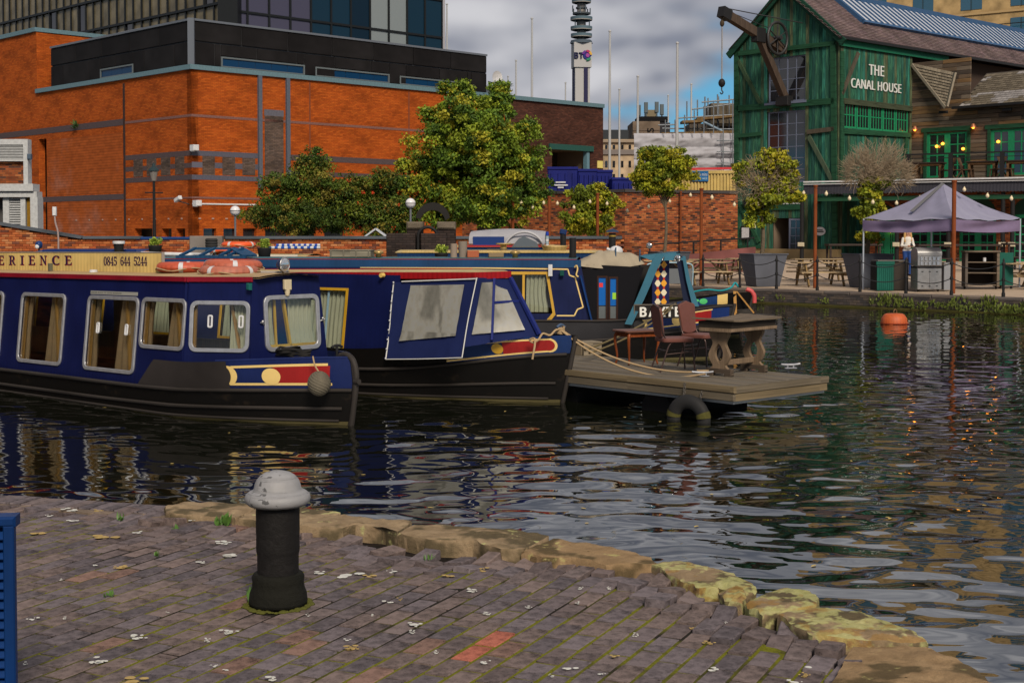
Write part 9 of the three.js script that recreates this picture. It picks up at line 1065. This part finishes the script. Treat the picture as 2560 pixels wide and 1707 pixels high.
// ---- the woman behind the barbecue, looking at her phone
{
const { MarchingCubes } = await import('three/addons/objects/MarchingCubes.js');
const p = onT(2270, 51), o = thing('person', 'woman with long fair hair in a white top looking at her phone', 'person', [p.x, p.y, p.z], 0.15);
const J = [[[0, 0.92, 0], [0, 1.18, 0.0], 0.135, 0.12], [[0, 1.18, 0], [0, 1.36, 0], 0.12, 0.13], [[-0.12, 1.36, 0], [0.12, 1.36, 0], 0.075, 0.075], [[0, 1.38, 0], [0, 1.48, 0.02], 0.05, 0.048], [[0, 1.55, 0.03], [0, 1.63, 0.035], 0.085, 0.095], [[-0.17, 1.36, 0], [-0.23, 1.12, 0.02], 0.055, 0.045], [[-0.23, 1.12, 0.02], [-0.06, 1.10, 0.27], 0.044, 0.034], [[0.17, 1.36, 0], [0.23, 1.12, 0.02], 0.055, 0.045], [[0.23, 1.12, 0.02], [0.05, 1.10, 0.27], 0.044, 0.034], [[-0.09, 0.92, 0], [-0.09, 0.50, 0.03], 0.095, 0.065], [[-0.09, 0.50, 0.03], [-0.09, 0.08, -0.02], 0.06, 0.04], [[0.09, 0.92, 0], [0.10, 0.50, 0.03], 0.095, 0.065], [[0.10, 0.50, 0.03], [0.10, 0.08, -0.02], 0.06, 0.04], [[-0.09, 0.05, -0.03], [-0.09, 0.04, 0.14], 0.04, 0.035], [[0.10, 0.05, -0.03], [0.10, 0.04, 0.14], 0.04, 0.035], [[-0.05, 1.10, 0.28], [-0.01, 1.13, 0.33], 0.028, 0.02], [[0.04, 1.10, 0.28], [0.01, 1.13, 0.33], 0.028, 0.02]].map(([a, b, r, q]) => [V(...a), V(...b), r, q]);
const dist = (x, y, z) => { let d = 1e3; const P = V(x, y, z); for (const [a, b, r, q] of J) { const ab = b.clone().sub(a), t = Math.min(1, Math.max(0, P.clone().sub(a).dot(ab) / ab.lengthSq())); const e = P.distanceTo(a.clone().addScaledVector(ab, t)) - (r + (q - r) * t); const k = 0.035, h = Math.max(0, Math.min(1, 0.5 + 0.5 * (d - e) / k)); d = d + (e - d) * h - k * h * (1 - h); } return d; };
const n = 84, mc = new MarchingCubes(n, new THREE.MeshStandardMaterial(), false, false, 60000), S = 0.92; mc.isolation = 0; for (let k = 0; k < n; k++) for (let j = 0; j < n; j++) for (let i = 0; i < n; i++) { const x = (i / n * 2 - 1) * S, y = (j / n * 2 - 1) * S + 0.88, z = (k / n * 2 - 1) * S; mc.field[k * n * n + j * n + i] = Math.abs(x) > 0.36 || Math.abs(z) > 0.45 ? -1 : -dist(x, y, z); } mc.update();
const g = new THREE.BufferGeometry(), c = mc.count, ps = new Float32Array(mc.positionArray.subarray(0, c * 3)), ns = new Float32Array(mc.normalArray.subarray(0, c * 3)); for (let i = 0; i < c; i++) { ps[i * 3] *= S; ps[i * 3 + 1] = ps[i * 3 + 1] * S + 0.88; ps[i * 3 + 2] *= S; } const col = new Float32Array(c * 3); for (let i = 0; i < c; i++) { const y = ps[i * 3 + 1], z = ps[i * 3 + 2]; col.set(y > 1.43 || (z > 0.25 && y > 1) ? [0.42, 0.24, 0.17] : y > 0.93 || (z > 0.12 && y > 1) ? [0.58, 0.56, 0.52] : y > 0.09 ? [0.02, 0.055, 0.20] : [0.03, 0.03, 0.03], i * 3); }
g.setAttribute('position', new THREE.BufferAttribute(ps, 3)); g.setAttribute('normal', new THREE.BufferAttribute(ns, 3)); g.setAttribute('uv', new THREE.BufferAttribute(new Float32Array(c * 2), 2)); g.setAttribute('color', new THREE.BufferAttribute(col, 3)); const m = new THREE.Mesh(g, M([1, 1, 1], 0.8, { vertexColors: true })); m.name = 'body'; o.add(m);
mesh('hair', [ball(0.112, 0, 1.635, 0.005, 1, 1.05, 1, 20), limbTube([[-0.09, 1.62, 0.0], [-0.12, 1.45, 0.03], [-0.13, 1.25, 0.07]], 0.055, 0.03), limbTube([[0.09, 1.62, 0.0], [0.12, 1.45, 0.03], [0.12, 1.28, 0.07]], 0.055, 0.03), limbTube([[0, 1.6, -0.06], [0, 1.4, -0.1], [0, 1.2, -0.11]], 0.11, 0.07)], M([0.38, 0.22, 0.07], 0.7), o); const e = [[-0.034, 1.61], [0.034, 1.61]]; for (const [x, y] of e) mesh('eye', ball(0.012, x, y, 0.122, 1, 0.8, 0.6, 8), dark, o); mesh('nose', ball(0.016, 0, 1.58, 0.13, 0.8, 1.3, 1, 8), M([0.42, 0.24, 0.17], 0.8), o); mesh('mouth', ball(0.02, 0, 1.545, 0.115, 1.2, 0.4, 0.6, 8), M([0.35, 0.09, 0.08], 0.7), o);
const ph = one('phone', 'dark mobile phone held by the fair haired woman', 'phone', cbox(0.075, 0.012, 0.15, 0.004), blk); ph.position.set(p.x + Math.sin(0.15) * 0.36, p.y + 1.15, p.z + Math.cos(0.15) * 0.36); ph.rotation.set(0.6, 0.15, 0);
}
// leaves and bits of litter floating on the water
{ const gs = []; for (let i = 0; i < 46; i++) { const px = R(200, 2500), py = R(1010, 1420), p = gp(px, py, 0); if (lineY(outer, px) < py + 25) continue; const g = leafGeo(R(0.03, 0.06), R(0.02, 0.035), 0.1); g.rotateX(-Math.PI / 2 + 0.05); g.rotateY(R(0, 6.28)); g.translate(p.x, waterH(p.x, p.z) + 0.006, p.z); gs.push(g); } one('floating_leaves', 'yellow leaves and scraps floating on the canal', 'leaves', gs, M([0.40, 0.30, 0.10], 0.8, { side: THREE.DoubleSide }), { kind: 'stuff' }); }
renderer.render(scene, camera);
